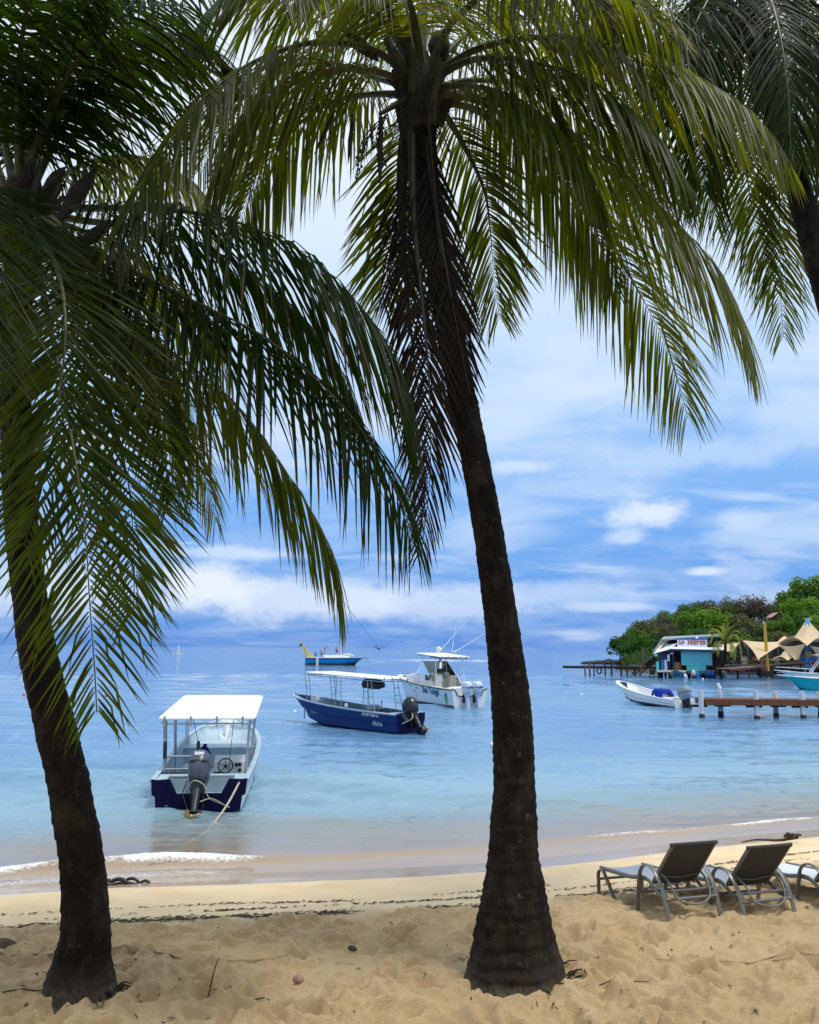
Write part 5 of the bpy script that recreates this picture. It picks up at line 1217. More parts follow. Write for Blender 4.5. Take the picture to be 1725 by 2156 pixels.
# ---- people
SKIN = mat('skin', (.42, .20, .13), .6, var=.1); SKIN2 = mat('skin_tan', (.30, .15, .09), .6, var=.1)
HAIR = mat('hair_dark', (.02, .014, .01), .7); SHORT = mat('shorts_dark', (.02, .02, .03), .8); SHORT_R = mat('shorts_red', (.45, .06, .05), .8); TOPY = mat('towel_peach', (.7, .38, .25), .8)
def person(label, J, base, m_skin=SKIN, m_short=SHORT, group=None):
    """J: joint positions in metres; the body is one skinned surface"""
    o_ = ['pelvis', 'chest', 'neck', 'head', 'head_top', 'shl', 'ell', 'hal', 'shr', 'elr', 'har', 'hil', 'knl', 'ftl', 'tol', 'hir', 'knr', 'ftr', 'tor']
    rd = dict(pelvis=.145, chest=.155, neck=.06, head=.10, head_top=.075, shl=.065, ell=.045, hal=.032, shr=.065, elr=.045, har=.032, hil=.095, knl=.06, ftl=.042, tol=.03, hir=.095, knr=.06, ftr=.042, tor=.03)
    ed = [('pelvis', 'chest'), ('chest', 'neck'), ('neck', 'head'), ('head', 'head_top'), ('chest', 'shl'), ('shl', 'ell'), ('ell', 'hal'), ('chest', 'shr'), ('shr', 'elr'), ('elr', 'har'),
          ('pelvis', 'hil'), ('hil', 'knl'), ('knl', 'ftl'), ('ftl', 'tol'), ('pelvis', 'hir'), ('hir', 'knr'), ('knr', 'ftr'), ('ftr', 'tor')]
    me = bpy.data.meshes.new('person'); me.from_pydata([J[k] for k in o_], [(o_.index(a), o_.index(b)) for a, b in ed], [])
    ob = bpy.data.objects.new('person', me); C.objects.link(ob); ob.location = base
    sk = ob.modifiers.new('skin', 'SKIN'); sv = me.skin_vertices[0].data if me.skin_vertices else None
    if sv is None:
        import bmesh
        bm = bmesh.new(); bm.from_mesh(me); bm.verts.layers.skin.verify(); bm.to_mesh(me); bm.free(); sv = me.skin_vertices[0].data
    for i, k in enumerate(o_): sv[i].radius = (rd[k], rd[k]); sv[i].use_root = (k == 'pelvis')
    ob.modifiers.new('sub', 'SUBSURF').render_levels = 1; me.materials.append(m_skin)
    mb = MB(); h = Vector(J['head_top']); mb.lathe(h, [(.03, -.10), (.10, -.07), (.105, .0), (.08, .06), (.02, .09)], 10); mb.build('hair', HAIR, ob, smooth=60)
    mb = MB(); pz = Vector(J['pelvis'])
    mb.tube([pz + (Vector(J['chest']) - pz) * .25, pz], [.165, .175], 10)
    for a, b in (('hil', 'knl'), ('hir', 'knr')):
        A_, B_ = Vector(J[a]), Vector(J[b]); mb.tube([A_ + (A_ - B_) * .25, A_.lerp(B_, .6)], [.125, .115], 10)
    mb.build('shorts', m_short, ob, smooth=60)
    return tag(ob, label, 'person', group)
def standing(h=1.72, arm=(.25, .1), lean=0.0):
    k = h / 1.72
    J = dict(pelvis=(0, 0, .93), chest=(lean * .3, 0, 1.28), neck=(lean * .45, 0, 1.48), head=(lean * .5, 0, 1.58), head_top=(lean * .5, 0, 1.68), shl=(-.19, 0, 1.42), ell=(-.19 - arm[0], .05, 1.18), hal=(-.2 - arm[1], .1, .95),
             shr=(.19, 0, 1.42), elr=(.19 + arm[0], .05, 1.18), har=(.2 + arm[1], .1, .95), hil=(-.1, 0, .86), knl=(-.11, -.02, .48), ftl=(-.11, .02, .08), tol=(-.12, -.16, .04), hir=(.1, 0, .86), knr=(.11, -.02, .48), ftr=(.11, .02, .08), tor=(.12, -.16, .04))
    return {a: tuple(x * k for x in v) for a, v in J.items()}
pg = 'people aboard the sailing boat'
person('person in dark shorts standing alone beside the mast of the blue sailing boat', standing(1.75), W_sail(6.7, 2.2), SKIN, SHORT, pg)
person('person in peach shorts standing tallest of the trio at the stern of the sailing boat', standing(1.8, (.1, .0)), W_sail(4.15, 2.16), SKIN, TOPY, pg)
person('person in dark shorts leaning forward among the trio at the stern of the sailing boat', standing(1.65, (.3, .3), -.5), W_sail(3.4, 1.65), SKIN, SHORT, pg)
J = standing(1.6); dz = -.42
Js = {k: (v[0], v[1], v[2] + dz) for k, v in J.items()}; Js.update(knl=(-.11, -.40, .44), ftl=(-.11, -.42, .08), tol=(-.12, -.56, .04), knr=(.11, -.40, .44), ftr=(.11, -.42, .08), tor=(.12, -.56, .04))
person('person sitting lowest near the stern rail of the sailing boat', Js, W_sail(2.1, 1.64), SKIN2, SHORT, pg)
# the swinger on the rope
swp = P(797, 1366, 184.0); mt_ = W_sail(7.75, 14.2)
rdv = (mt_ - swp).normalized()
Jw = dict(pelvis=(0, 0, 0), chest=(-.35, 0, .18), neck=(-.53, 0, .30), head=(-.62, 0, .36), head_top=(-.70, 0, .42), shl=(-.45, -.19, .30), ell=(-.50, -.2, .62), hal=(-.42, -.05, .92), shr=(-.45, .19, .30), elr=(-.50, .2, .62), har=(-.42, .05, .92),
          hil=(.06, -.1, -.02), knl=(.42, -.12, .12), ftl=(.78, -.12, .46), tol=(.92, -.12, .58), hir=(.06, .1, -.02), knr=(.42, .12, .06), ftr=(.80, .12, .40), tor=(.94, .12, .52))
person('person swinging out on a rope through the air beside the sailing boat', Jw, swp, SKIN2, SHORT)
hp = swp + Vector((-.42, 0, .95)); mb = MB(); mb.tube([mt_, mt_.lerp(hp, .5) + Vector((0, 0, -.15)), hp, hp + Vector((.25, 0, -.5)), hp + Vector((.75, 0, -1.5))], .045, 5)
tag(mb.build('swing_rope', mat('dark_rope', (.10, .10, .10), .9), None), 'thin rope from the mast top down to the swinging person', 'rope')
# ================================================================== the point: hut on stilts, docks, awnings, wooded hill
def wood(name, c, var=.35):
    t = NT(name); n1 = t.noise(4, 5, .6, (1, 1, 6)); n2 = t.noise(22, 4, .65)
    t.base(t.mix(t.rng(n1, .3, .7), tuple(x * (1 - var) for x in c), c), .8, 0, .2); t.bump(n2, .4, .01); return t.m
WD_DARK = wood('wood_dark', (.045, .035, .03)); WD_BROWN = wood('wood_red_brown', (.20, .085, .045)); WD_GREY = wood('wood_grey', (.17, .15, .13)); WD_PALE = wood('wood_pale', (.42, .34, .24)); WD_RED = wood('wood_red', (.22, .05, .04))
PILE_W = mat('pile_white', (.66, .67, .70), .6, var=.1, dirt=.35); BARN = mat('barnacle', (.055, .05, .035), .9, var=.4, scale=12)
METALW = mat('metal_roof_white', (.80, .82, .84), .45, var=.04); METALG = mat('metal_roof_grey', (.30, .34, .36), .5, var=.1)
BLUEW = mat('wall_blue', (.04, .20, .48), .6, var=.12); NAVYW = mat('wall_navy', (.008, .02, .10), .6, var=.3); TURQ = mat('wall_turquoise', (.10, .56, .60), .55, var=.06)
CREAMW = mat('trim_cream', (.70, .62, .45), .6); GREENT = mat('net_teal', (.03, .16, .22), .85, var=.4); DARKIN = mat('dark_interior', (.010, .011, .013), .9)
SAIL = mat('awning_tan', (.62, .47, .28), .85, var=.08, scale=1.5, bump=.2, bscale=8); YPOLE = mat('pole_yellow', (.62, .36, .03), .5, var=.15); BPOLE = mat('pole_blue', (.09, .34, .58), .5, var=.15); BENCHB = mat('bench_blue', (.01, .09, .42), .5)
SIGNW = mat('sign_white', (.74, .77, .84), .5, var=.04); SIGNR = mat('sign_red', (.45, .015, .025), .5, var=.05)
TYRE = mat('tyre_rubber', (.015, .015, .016), .85, var=.3)

# ---- brown jetty close in
jt = thing('jetty', 'brown plank jetty on white capped piles near the small white skiff', 'jetty', G(1477, 1507, WL))
jo_ = jt.location.copy()
ja = P(1486, 1472.5, 47.2); zt = ja.z
def jl(p): return Vector(p) - jo_
for k in range(72):      # deck planks laid across
    x = ja.x + .06 + k * .145
    mb = MB(); mb.box(jl((x, 48.1 + .015 * math.sin(k * 2.3), zt - .02)), (.135, 1.7, .045)); mb.build('plank', WD_BROWN, jt)
for (y_, x1_) in ((47.28, 2.3), (48.9, 2.3)):
    for q in range(4):
        mb = MB(); mb.box(jl((ja.x + 1.3 + q * 2.62, y_, zt - .19)), (2.60, .07, .28), bev=.01); mb.build('beam', WD_BROWN, jt)
mb = MB(); mb.box(jl((ja.x + .03, 48.1, zt - .18)), (.06, 1.56, .27)); mb.build('beam', WD_BROWN, jt)
for (px, y_) in ((1477, 47.45), (1517, 48.75), (1593, 47.45), (1633, 48.75), (1690, 47.45), (1727, 48.75), (1775, 47.45), (1802, 48.75)):
    x = P(px, 1480, y_).x; h = zt + (.46 if y_ < 48 else .40)
    mb = MB(); mb.lathe(jl((x, y_, 0)), [(.145, WL - 1.4 + 0), (.15, WL + .0), (.14, h)], 14); pl_ = mb.build('pile', PILE_W, jt, smooth=60)
    mb = MB(); mb.lathe(jl((x, y_, 0)), [(.155, WL - 1.2), (.165, WL + .02), (.150, WL + .12 + .07 * (px % 3))], 14); mb.build('barnacle_band', BARN, pl_, smooth=60)
    mb = MB(); mb.box(jl((x, y_ + (.35 if y_ < 48 else -.35), zt - .40)), (.9, .10, .14)); mb.build('cross_beam', WD_DARK, jt)

# ---- hut on stilts
HX, HY = 35.9, 114.0
hut = thing('stilt_hut', 'blue and white dive hut on stilts with turquoise shutter wall and red lettered sign', 'building', (HX, HY, WL))
mp_ = mpp(1450, 1400, HY)                    # metres per frame unit at the hut
def hp_(px, py, dy=0.0): v = P(px, py, HY + dy); return v - Vector((HX, HY, WL))
def quad(nm, pts, m, par=hut, th=.06):
    a, b, c_ = Vector(pts[0]), Vector(pts[1]), Vector(pts[2]); n_ = (b - a).cross(c_ - a).normalized() * th
    mb = MB(); mb.prism([tuple(p) for p in pts], -n_ / 2, n_ / 2); return mb.build(nm, m, par)
zd = hp_(1450, 1413).z                       # deck level
xl, xr = hp_(1383, 1400).x, hp_(1524, 1400).x
SH = .315                                    # the hut faces the bay at an angle
def slab(x0, x1, y0, y1, z0, z1): mb = MB(); mb.prism([(x0 + y0 * SH, y0, z0), (x1 + y0 * SH, y0, z0), (x1 + y1 * SH, y1, z0), (x0 + y1 * SH, y1, z0)], (0, 0, 0), (0, 0, z1 - z0)); return mb
dk = slab(xl, xr, -.2, 7.2, zd - .21, zd + .01).build('deck', WD_GREY, hut)
mb = MB(); mb.box((xl + 1.9, -.25, zd - .02), (3.9, .12, .28)); mb.build('deck_edge', CREAMW, hut)
mb = MB(); mb.box(((xl + xr) / 2 + 2.0, -.22, zd - .12), (xr - xl - 4.2, .10, .34)); mb.build('deck_edge', GREENT, hut)
rg = random.Random(4)
for k in range(15):
    x = xl + .3 + k * (xr - xl - .6) / 14
    for y_ in (.1, 2.6, 5.5):
        r_ = rg.uniform(.09, .15); mb = MB(); mb.lathe((x + rg.uniform(-.15, .15) + y_ * SH, y_, 0), [(r_, -1.2), (r_, zd - .2)], 8)
        mb.build('stilt', (PILE_W if rg.random() < .35 and y_ < 1 else WD_DARK), hut)
mb = MB(); mb.lathe((hp_(1510, 1418).x, -.2, 0), [(.33, -1.2), (.33, zd - .15)], 12); mb.build('stilt', PILE_W, hut)
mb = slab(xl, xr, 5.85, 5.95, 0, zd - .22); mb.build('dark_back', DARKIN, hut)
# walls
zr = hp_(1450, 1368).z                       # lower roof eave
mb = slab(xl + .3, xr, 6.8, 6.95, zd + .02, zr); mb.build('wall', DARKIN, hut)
mb = slab(xl + .4, xl + 1.6, .1, 5.0, zd + .02, zd + 2.3); mb.build('wall', NAVYW, hut)
mb = MB(); mb.box((xl + 1.05, .02, zd + .75), (.85, .10, 1.45)); mb.build('wall_panel', BLUEW, hut)
for (a, b, t_, bt_, m_) in ((1382.5, 1387, 1393, 1414, TURQ), (1400, 1404, 1389, 1411, PILE_W), (1405.5, 1410, 1378, 1392, PILE_W)):
    p0, p1 = hp_(a, bt_, -.1), hp_(b, t_, -.1); mb = MB(); mb.box(((p0.x + p1.x) / 2, -.12, (p0.z + p1.z) / 2), (p1.x - p0.x, .10, p1.z - p0.z)); mb.build('door_panel', m_, hut)
for px in (1409, 1419, 1436, 1500, 1519):
    x = hp_(px, 1400).x; mb = MB(); mb.box((x, .10, (zd + zr) / 2), (.22 if px < 1430 else .14, .2, zr - zd)); mb.build('wall_post', NAVYW if px < 1430 else WD_DARK, hut)
mb = MB(); p0 = hp_(1418, 1400); mb.box((p0.x + .6, .7, zd + 1.1), (1.5, .8, .12)); mb.box((p0.x + .6, .7, zd + .55), (1.2, .6, 1.0)); mb.build('counter', mat('counter_ochre', (.38, .20, .05), .6), hut)
for (pa, pb, ta, tb2) in ((1436, 1499, 1369, 1401), (1447, 1487, 1401, 1413)):   # turquoise shutters of boards
    p0, p1 = hp_(pa, tb2, -.1), hp_(pb, ta, -.1); nb_ = max(2, round((p1.z - p0.z) / .27)); hh = (p1.z - p0.z) / nb_
    for k in range(nb_):
        mb = MB(); mb.box(((p0.x + p1.x) / 2, -.08 - .01 * (k % 2), p0.z + (k + .5) * hh), (p1.x - p0.x, .08, hh - .085), bev=.012); mb.build('shutter_board', TURQ, hut)
    mb = MB(); mb.box(((p0.x + p1.x) / 2, .0, (p0.z + p1.z) / 2), (p1.x - p0.x, .05, p1.z - p0.z)); mb.build('shutter_backing', CREAMW, hut)
# roofs
e0, e1 = hp_(1411, 1366, -.6), hp_(1528, 1369, -.6)
quad('lower_roof', [e0, e1, hp_(1528, 1364, 1.7) + Vector((0, 0, .02)), hp_(1411, 1362, 1.7) + Vector((0, 0, .02))], METALW)
mb = MB(); mb.bar(e0 + Vector((0, .05, -.16)), e1 + Vector((0, .05, -.16)), .10, .20); mb.build('fascia', NAVYW, hut)
quad('side_roof', [hp_(1374, 1377, .2), hp_(1411, 1367, -.6), hp_(1427, 1354, 2.6), hp_(1404, 1357, 4.4)], METALW)
mb = MB(); mb.bar(hp_(1374, 1378.5, .2), hp_(1411, 1369, -.6), .10, .16); mb.build('fascia', WD_DARK, hut)
quad('side_awning', [hp_(1379, 1371, 1.2), hp_(1402, 1346, 3.4), hp_(1410, 1346, 4.0), hp_(1389, 1371, 1.8)], CREAMW)
quad('upper_roof', [hp_(1393, 1345.5, 2.4), hp_(1525, 1337, 2.4), hp_(1525, 1335, 6.5), hp_(1398, 1341, 6.5)], METALG)
mb = MB(); mb.bar(hp_(1393, 1347, 2.35), hp_(1525, 1338.5, 2.35), .10, .22); mb.build('fascia', METALG, hut)
mb = MB(); mb.bar(hp_(1376, 1372, 2.0), hp_(1395, 1347, 2.4), .10, .18); mb.build('rafter', METALG, hut)
mb = MB(); mb.bar(hp_(1390, 1369, 2.0), hp_(1410, 1348, 2.4), .08, .14); mb.build('rafter', WD_DARK, hut)
q0_, q1_ = hp_(1405, 1362, 2.6), hp_(1524, 1342, 2.6)
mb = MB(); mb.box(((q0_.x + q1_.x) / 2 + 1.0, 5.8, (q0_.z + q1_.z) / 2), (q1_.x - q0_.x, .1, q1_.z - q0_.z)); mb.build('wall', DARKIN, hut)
for px in (1490, 1499, 1509, 1519):
    a = hp_(px, 1363, 2.6); b = hp_(px, 1340, 2.6); mb = MB(); mb.bar(a, b, .10, .10); mb.build('wall_post', WD_GREY if px % 2 else PILE_W, hut)
quad('gable_panel', [hp_(1428, 1349, 2.3), hp_(1489, 1349, 2.3), hp_(1489, 1341.5, 2.3), hp_(1428, 1344.5, 2.3)], BLUEW, th=.08)
# sign
s0_, s1_ = hp_(1427, 1363, 1.6), hp_(1488, 1348, 1.6)
mb = MB(); mb.box(((s0_.x + s1_.x) / 2, 1.6, (s0_.z + s1_.z) / 2 - .18), (s1_.x - s0_.x, .08, (s1_.z - s0_.z) + .36), bev=.01); sg = mb.build('sign_board', SIGNW, hut)
def serif_word(par, word, x0, z0, w_, h_, y_, m):
    n_ = len(word); cw = w_ / n_; st_ = cw * .24
    def rect(mb, a, b, c_, d): mb.box(((a + c_) / 2, y_, (b + d) / 2), (c_ - a, .05, d - b))
    def bow(mb, cx, cz, rx, rz, a0, a1, n=10, th=st_):
        pts_o = [(cx + rx * math.cos(R(a0 + (a1 - a0) * k / n)), cz + rz * math.sin(R(a0 + (a1 - a0) * k / n))) for k in range(n + 1)]
        pts_i = [(cx + (rx - th) * math.cos(R(a0 + (a1 - a0) * k / n)), cz + (rz - th * .62) * math.sin(R(a0 + (a1 - a0) * k / n))) for k in range(n + 1)]
        for k in range(n): mb.prism([(pts_o[k][0], y_, pts_o[k][1]), (pts_o[k+1][0], y_, pts_o[k+1][1]), (pts_i[k+1][0], y_, pts_i[k+1][1]), (pts_i[k][0], y_, pts_i[k][1])], (0, -.025, 0), (0, .025, 0))
    for i, ch in enumerate(word):
        if ch == ' ': continue
        a = x0 + i * cw + cw * .06; c_ = a + cw * .88; mb = MB(); sr = h_ * .12; mid_ = z0 + h_ / 2
        if ch in 'DEPR':
            rect(mb, a + cw * .08, z0, a + cw * .08 + st_, z0 + h_); rect(mb, a, z0, a + cw * .42, z0 + sr); rect(mb, a, z0 + h_ - sr, a + cw * .42, z0 + h_)
        if ch == 'E':
            rect(mb, a, z0, c_, z0 + sr); rect(mb, a, z0 + h_ - sr, c_, z0 + h_); rect(mb, c_ - st_ * .6, z0, c_, z0 + h_ * .3); rect(mb, c_ - st_ * .6, z0 + h_ * .7, c_, z0 + h_); rect(mb, a + cw * .2, mid_ - sr / 2, a + cw * .62, mid_ + sr / 2); rect(mb, a + cw * .52, mid_ - sr * 1.3, a + cw * .64, mid_ + sr * 1.3)
        if ch == 'D': bow(mb, a + cw * .36, mid_, cw * .52, h_ / 2, -90, 90)
        if ch in 'PR': bow(mb, a + cw * .40, z0 + h_ * .73, cw * .44, h_ * .27, -90, 90, 8)
        if ch == 'R': mb.prism([(a + cw * .40, y_, z0 + h_ * .46), (a + cw * .62, y_, z0 + h_ * .46), (c_ + cw * .02, y_, z0), (c_ - cw * .24, y_, z0)], (0, -.025, 0), (0, .025, 0))
        if ch == 'O': bow(mb, (a + c_) / 2, mid_, cw * .44, h_ / 2, 0, 360, 20)
        if ch == 'G': bow(mb, (a + c_) / 2, mid_, cw * .44, h_ / 2, 50, 330, 16); rect(mb, c_ - st_, z0 + h_ * .06, c_, z0 + h_ * .48); rect(mb, a + cw * .46, z0 + h_ * .38, c_ + cw * .04, z0 + h_ * .5)
        mb.build('letter', m, par)
serif_word(sg, 'GO DEEPER', s0_.x + .14, hp_(1450, 1357, 2.0).z, s1_.x - s0_.x -   .28, hp_(1450, 1348.5, 1.6).z - hp_(1450, 1357, 1.6).z, 1.53, SIGNR)
mb = MB(); mb.lathe(hp_(1468, 1343.5, 2.0), [(.05, -.12), (.2, -.02), (.22, .12), (.05, .16)], 10, 'Y'); mb.build('flood_lamp', METALW, hut)
mb = MB(); mb.lathe(hp_(1381.5, 1380, -.1), [(.05, -.15), (.2, -.05), (.22, .12), (.05, .16)], 10, 'Y'); mb.build('flood_lamp', TURQ, hut)
quad('notice', [hp_(1411, 1378, -.3), hp_(1418, 1378, -.3), hp_(1418, 1373.5, -.3), hp_(1411, 1373.5, -.3)], mat('notice_pink', (.5, .3, .3), .6), th=.04)
# gear hanging under the deck edge: bundles of nets, hoses and bags
rg = random.Random(9)
for (px, py, m_, kind_) in ((1426, 1421, mat('hose_blue', (.03, .17, .34), .6), 'coil'), (1431, 1423, mat('hose_blue', (.03, .17, .34), .6), 'coil'), (1423, 1419, GREENT, 'coil'), (1461, 1417, CREAMW, 'bag'), (1469, 1420, BLUEW, 'bag'), (1471, 1426, BLUEW, 'bag'), (1416, 1420, WD_GREY, 'bag'),
                            (1493, 1418, BENCHB, 'bag'), (1502, 1419, BENCHB, 'bag'), (1513, 1421, GREENT, 'coil'), (1519, 1424, GREENT, 'bag'), (1523, 1419, CREAMW, 'bag'), (1488, 1421, NAVYW, 'bag'), (1443, 1425, PILE_W, 'bag'), (1480, 1425, GREENT, 'coil')):
    c_ = hp_(px, py, -.45); mb = MB()
    if kind_ == 'coil':
        for q in range(4):
            r_ = .38 + .06 * q; mb.tube([c_ + Vector((math.cos(a * .45) * r_, -.05 * q + .05 * math.sin(a), math.sin(a * .45) * r_ * 1.15 - .1)) for a in range(14)], .055, 5, True)
    else:
        mb.loft([[(c_.x + math.cos(k * .785) * r_ * rg.uniform(.8, 1.1), c_.y + math.sin(k * .785) * r_ * .6, c_.z + z_) for k in range(8)] for z_, r_ in ((-.42, .14), (-.22, .34), (.1, .36), (.32, .22), (.45, .06))], True, (True, True))
    o = mb.build('hose_coil' if kind_ == 'coil' else 'gear_bag', m_, None, smooth=60); o.location = (HX, HY, WL)
    nmx = {'coil': 'coiled hose', 'bag': 'gear bundle'}[kind_]
    where = {1426: 'second from the left end', 1431: 'third from the left end', 1423: 'closest to the cream deck edge', 1461: 'pale, under the shutter left half', 1469: 'blue, under the shutter middle', 1471: 'blue and lowest, touching the water', 1416: 'grey, leftmost of all', 1493: 'blue, under the shutter right end', 1502: 'blue, second right of the shutter', 1513: 'right of the two blue bundles', 1519: 'teal, near the white pile', 1523: 'pale, rightmost of all', 1488: 'navy, below the shutter corner', 1443: 'white, lowest below the counter', 1480: 'under the shutter right half'}[px]
    tag(o, f'{nmx} hung below the hut deck, {where}', nmx.split()[1] if kind_ == 'bag' else 'hose', 'hose coils under the hut deck' if kind_ == 'coil' else 'gear bundles under the hut deck')
# ---- dark dock running out from the hut
dk_ = thing('old_dock', 'long dark weathered dock with uneven posts running out from the stilt hut', 'dock', (P(1190, 1400, 125).x, 125, WL))
D0 = dk_.location.copy()
def dl(px, py, d=125.0): return P(px, py, d) - D0
za = dl(1250, 1402.5).z; xa, xb = dl(1188, 1400).x, dl(1395, 1400).x
nb_ = 64
for k in range(nb_):
    x = xa + (k + .5) * (xb - xa) / nb_; mb = MB(); mb.box((x, 0, za - .03), ((xb - xa) / nb_ - .03, 2.0, .07)); mb.build('plank', WD_DARK, dk_)
for y_ in (-1.02, 1.02):
    mb = MB(); mb.box(((xa + xb) / 2, y_, za - .20), (xb - xa, .12, .28)); mb.build('beam', WD_DARK, dk_)
mb = MB(); mb.box(((dl(1247, 0).x + dl(1297, 0).x) / 2, -1.0, za - .38), (dl(1297, 0).x - dl(1247, 0).x, .1, .22)); mb.build('beam', WD_RED, dk_)
for i, (px, top, wt, br_) in enumerate(((1192, 1402, .22, 1), (1200, 1395, .26, 1), (1208, 1394, .20, 0), (1228, 1392, .20, 0), (1240, 1392, .22, 0), (1257, 1392, .24, 0), (1268, 1394, .22, 0), (1281, 1403, .22, 0), (1292, 1395, .28, 1), (1330, 1387, .25, 0), (1338, 1399, .26, 0), (1343, 1388, .30, 1), (1365, 1403, .25, 0))):
    x = dl(px, 0).x; zt_ = dl(px, top).z; mb = MB(); mb.lathe((x, -1.1 if i % 2 else -1.0, 0), [(wt * .6, -1.2), (wt * .55, zt_)], 8); mb.build('post', WD_GREY if br_ else WD_DARK, dk_)
for i, (px, pq) in enumerate(((1345, 1330), (1352, 1338), (1366, 1346), (1383, 1368), (1368, 1378))):
    mb = MB(); mb.bar(dl(px, 1405), dl(pq, 1421), .16); mb.build('brace', WD_DARK, dk_)
mb = MB(); mb.bar(dl(1354, 1407), dl(1354, 1364), .24); mb.build('post', WD_GREY, dk_)
mb = MB(); mb.bar(dl(1355, 1377), dl(1370, 1390), .18); mb.build('brace', WD_GREY, dk_)
for k in range(6):
    o_ = k * 1.4; mb = MB(); mb.bar(dl(1356 + o_ * 1.0, 1399 + o_ * 1.2), dl(1378 + o_, 1381 + o_ * 1.3), .14, .30); mb.build('ramp_board', WD_DARK if k % 2 else WD_GREY, dk_)
for px, py in ((1258, 1412), (1369, 1413)):
    c_ = dl(px, py) + Vector((0, -1.25, 0)); mb = MB(); mb.tube([c_ + Vector((math.cos(a * .393) * .33, .0, math.sin(a * .393) * .42)) for a in range(16)], .11, 8, True); o = mb.build('tyre_fender', TYRE, None, smooth=60); o.location = D0
    tag(o, 'black tyre hung on a post of the dark dock ' + ('near its outer end' if px < 1300 else 'beside the wooden ramp'), 'tyre', 'tyres on the dock')

# ---- long boardwalk with red edge beyond the hut
bw_ = thing('boardwalk', 'long pale boardwalk with red edge on stilts between hut and tents', 'boardwalk', (P(1545, 1405, 112).x, 112, WL))
B0 = bw_.location.copy(); rg = random.Random(12)
a = P(1523, 1408, 111) - B0; b = P(1700, 1394, 128) - B0; c_ = P(1800, 1390, 132) - B0
for (p, q) in ((a, b), (b, c_)):
    d = (q - p); nrm_ = Vector((-d.y, d.x, 0)).normalized() * .9; n_ = int(d.length / .3)
    ang = math.atan2(d.y, d.x)
    for k in range(n_):
        m_ = p + d * ((k + .5) / n_); mb = MB(); mb.box(m_, (d.length / n_ - .03, 1.9, .08), rz=ang); mb.build('plank', WD_PALE, bw_)
    for sgn in (1, -1):
        mb = MB(); mb.bar(p - nrm_ * sgn * 1.06 + Vector((0, 0, -.18)), q - nrm_ * sgn * 1.06 + Vector((0, 0, -.18)), .10, .24); mb.build('edge_beam', WD_RED, bw_)
    for k in range(0, 9):
        m_ = p + d * (k / 8); mb = MB(); mb.lathe((m_.x, m_.y - .8, 0), [(.16, -1), (.15, m_.z - .3)], 8); mb.build('stilt', WD_DARK if k % 2 else WD_GREY, bw_)
mb = MB(); mb.bar(P(1530, 1412, 114) - B0, P(1720, 1408, 136) - B0, .3, .5); mb.build('under_beam', WD_GREY, bw_)
wl_ = thing('sea_wall', 'low dark retaining wall under the boardwalk beside the water', 'wall', (P(1560, 1420, 134).x, 134, WL))
a = P(1500, 1420, 134) - wl_.location; b = P(1900, 1420, 150) - wl_.location
for k in range(26):
    for r_ in range(3):
        f = (k + .5 * (r_ % 2)) / 26; p = a.lerp(b, min(f, .99)); mb = MB(); mb.box((p.x + 1, p.y, .25 + r_ * .55), ((b - a).length / 26 - .06, .8, .5), rz=math.atan2((b - a).y, (b - a).x), bev=.06); mb.build('stone', mat('wall_stone', (.07, .055, .06), .9, var=.5, scale=1.0), wl_)

# ---- masts and awnings
yp = thing('mast_pole', 'tall yellow timber pole rising beside the large tan awning', 'pole', P(1618, 1424, 117))
mb = MB(); h = P(1616, 1317, 117).z - WL; mb.tube([(0, 0, -1.2), (-.05, 0, h)], [.24, .20], 10); mb.build('post', YPOLE, yp, smooth=60)
mb = MB(); mb.lathe((-.2, -.1, h + .05), [(.04, -.1), (.16, 0), (.14, .14), (.03, .18)], 10); mb.build('lamp', METALW, yp, smooth=60)
mb = MB(); mb.box((-.3, .2, .35), (1.9, 1.0, .8), bev=.08); mb.build('footing', WD_DARK, yp)
def awning(label, corners, sag, seed, d_=None, th=.03):
    """taut cloth between corners (4 points), each edge curving inwards"""
    c_ = [Vector(p) for p in corners]; o = c_[0]; n_ = 14; V_ = []
    for i in range(n_ + 1):
        u_ = i / n_
        for j in range(n_ + 1):
            v = j / n_
            p = c_[0] * (1-u_) * (1-v) + c_[1] * u_ * (1-v) + c_[2] * u_ * v + c_[3] * (1-u_) * v
            cen = (c_[0] + c_[1] + c_[2] + c_[3]) / 4
            e = max(abs(u_ - .5), abs(v - .5)) * 2; bow_ = (4 * u_ * (1-u_) if abs(v - .5) > abs(u_ - .5) else 4 * v * (1-v)) * e ** 3
            p = p.lerp(cen, sag * bow_) + Vector((0, 0, -.35 * sag * 16 * u_ * (1-u_) * v * (1-v)))
            V_.append(p - o)
    F_ = grid_faces(n_ + 1, n_ + 1); ob = fast_mesh('shade_awning', np.array([list(p) for p in V_]), F_, SAIL, None, True); ob.location = o
    ob.modifiers.new('thick', 'SOLIDIFY').thickness = th
    return tag(ob, label, 'awning', 'tan shade awnings')
awning('large drooping tan awning tied between hut palm and yellow pole', [P(1563, 1348, 120), P(1665, 1349, 121), P(1600, 1386, 114), P(1598, 1392, 114)], .18, 1)
awning('small tan awning between the hut and the young palm', [P(1508, 1357, 118), P(1560, 1352, 124), P(1545, 1373, 118), P(1516, 1372, 116)], .12, 2)
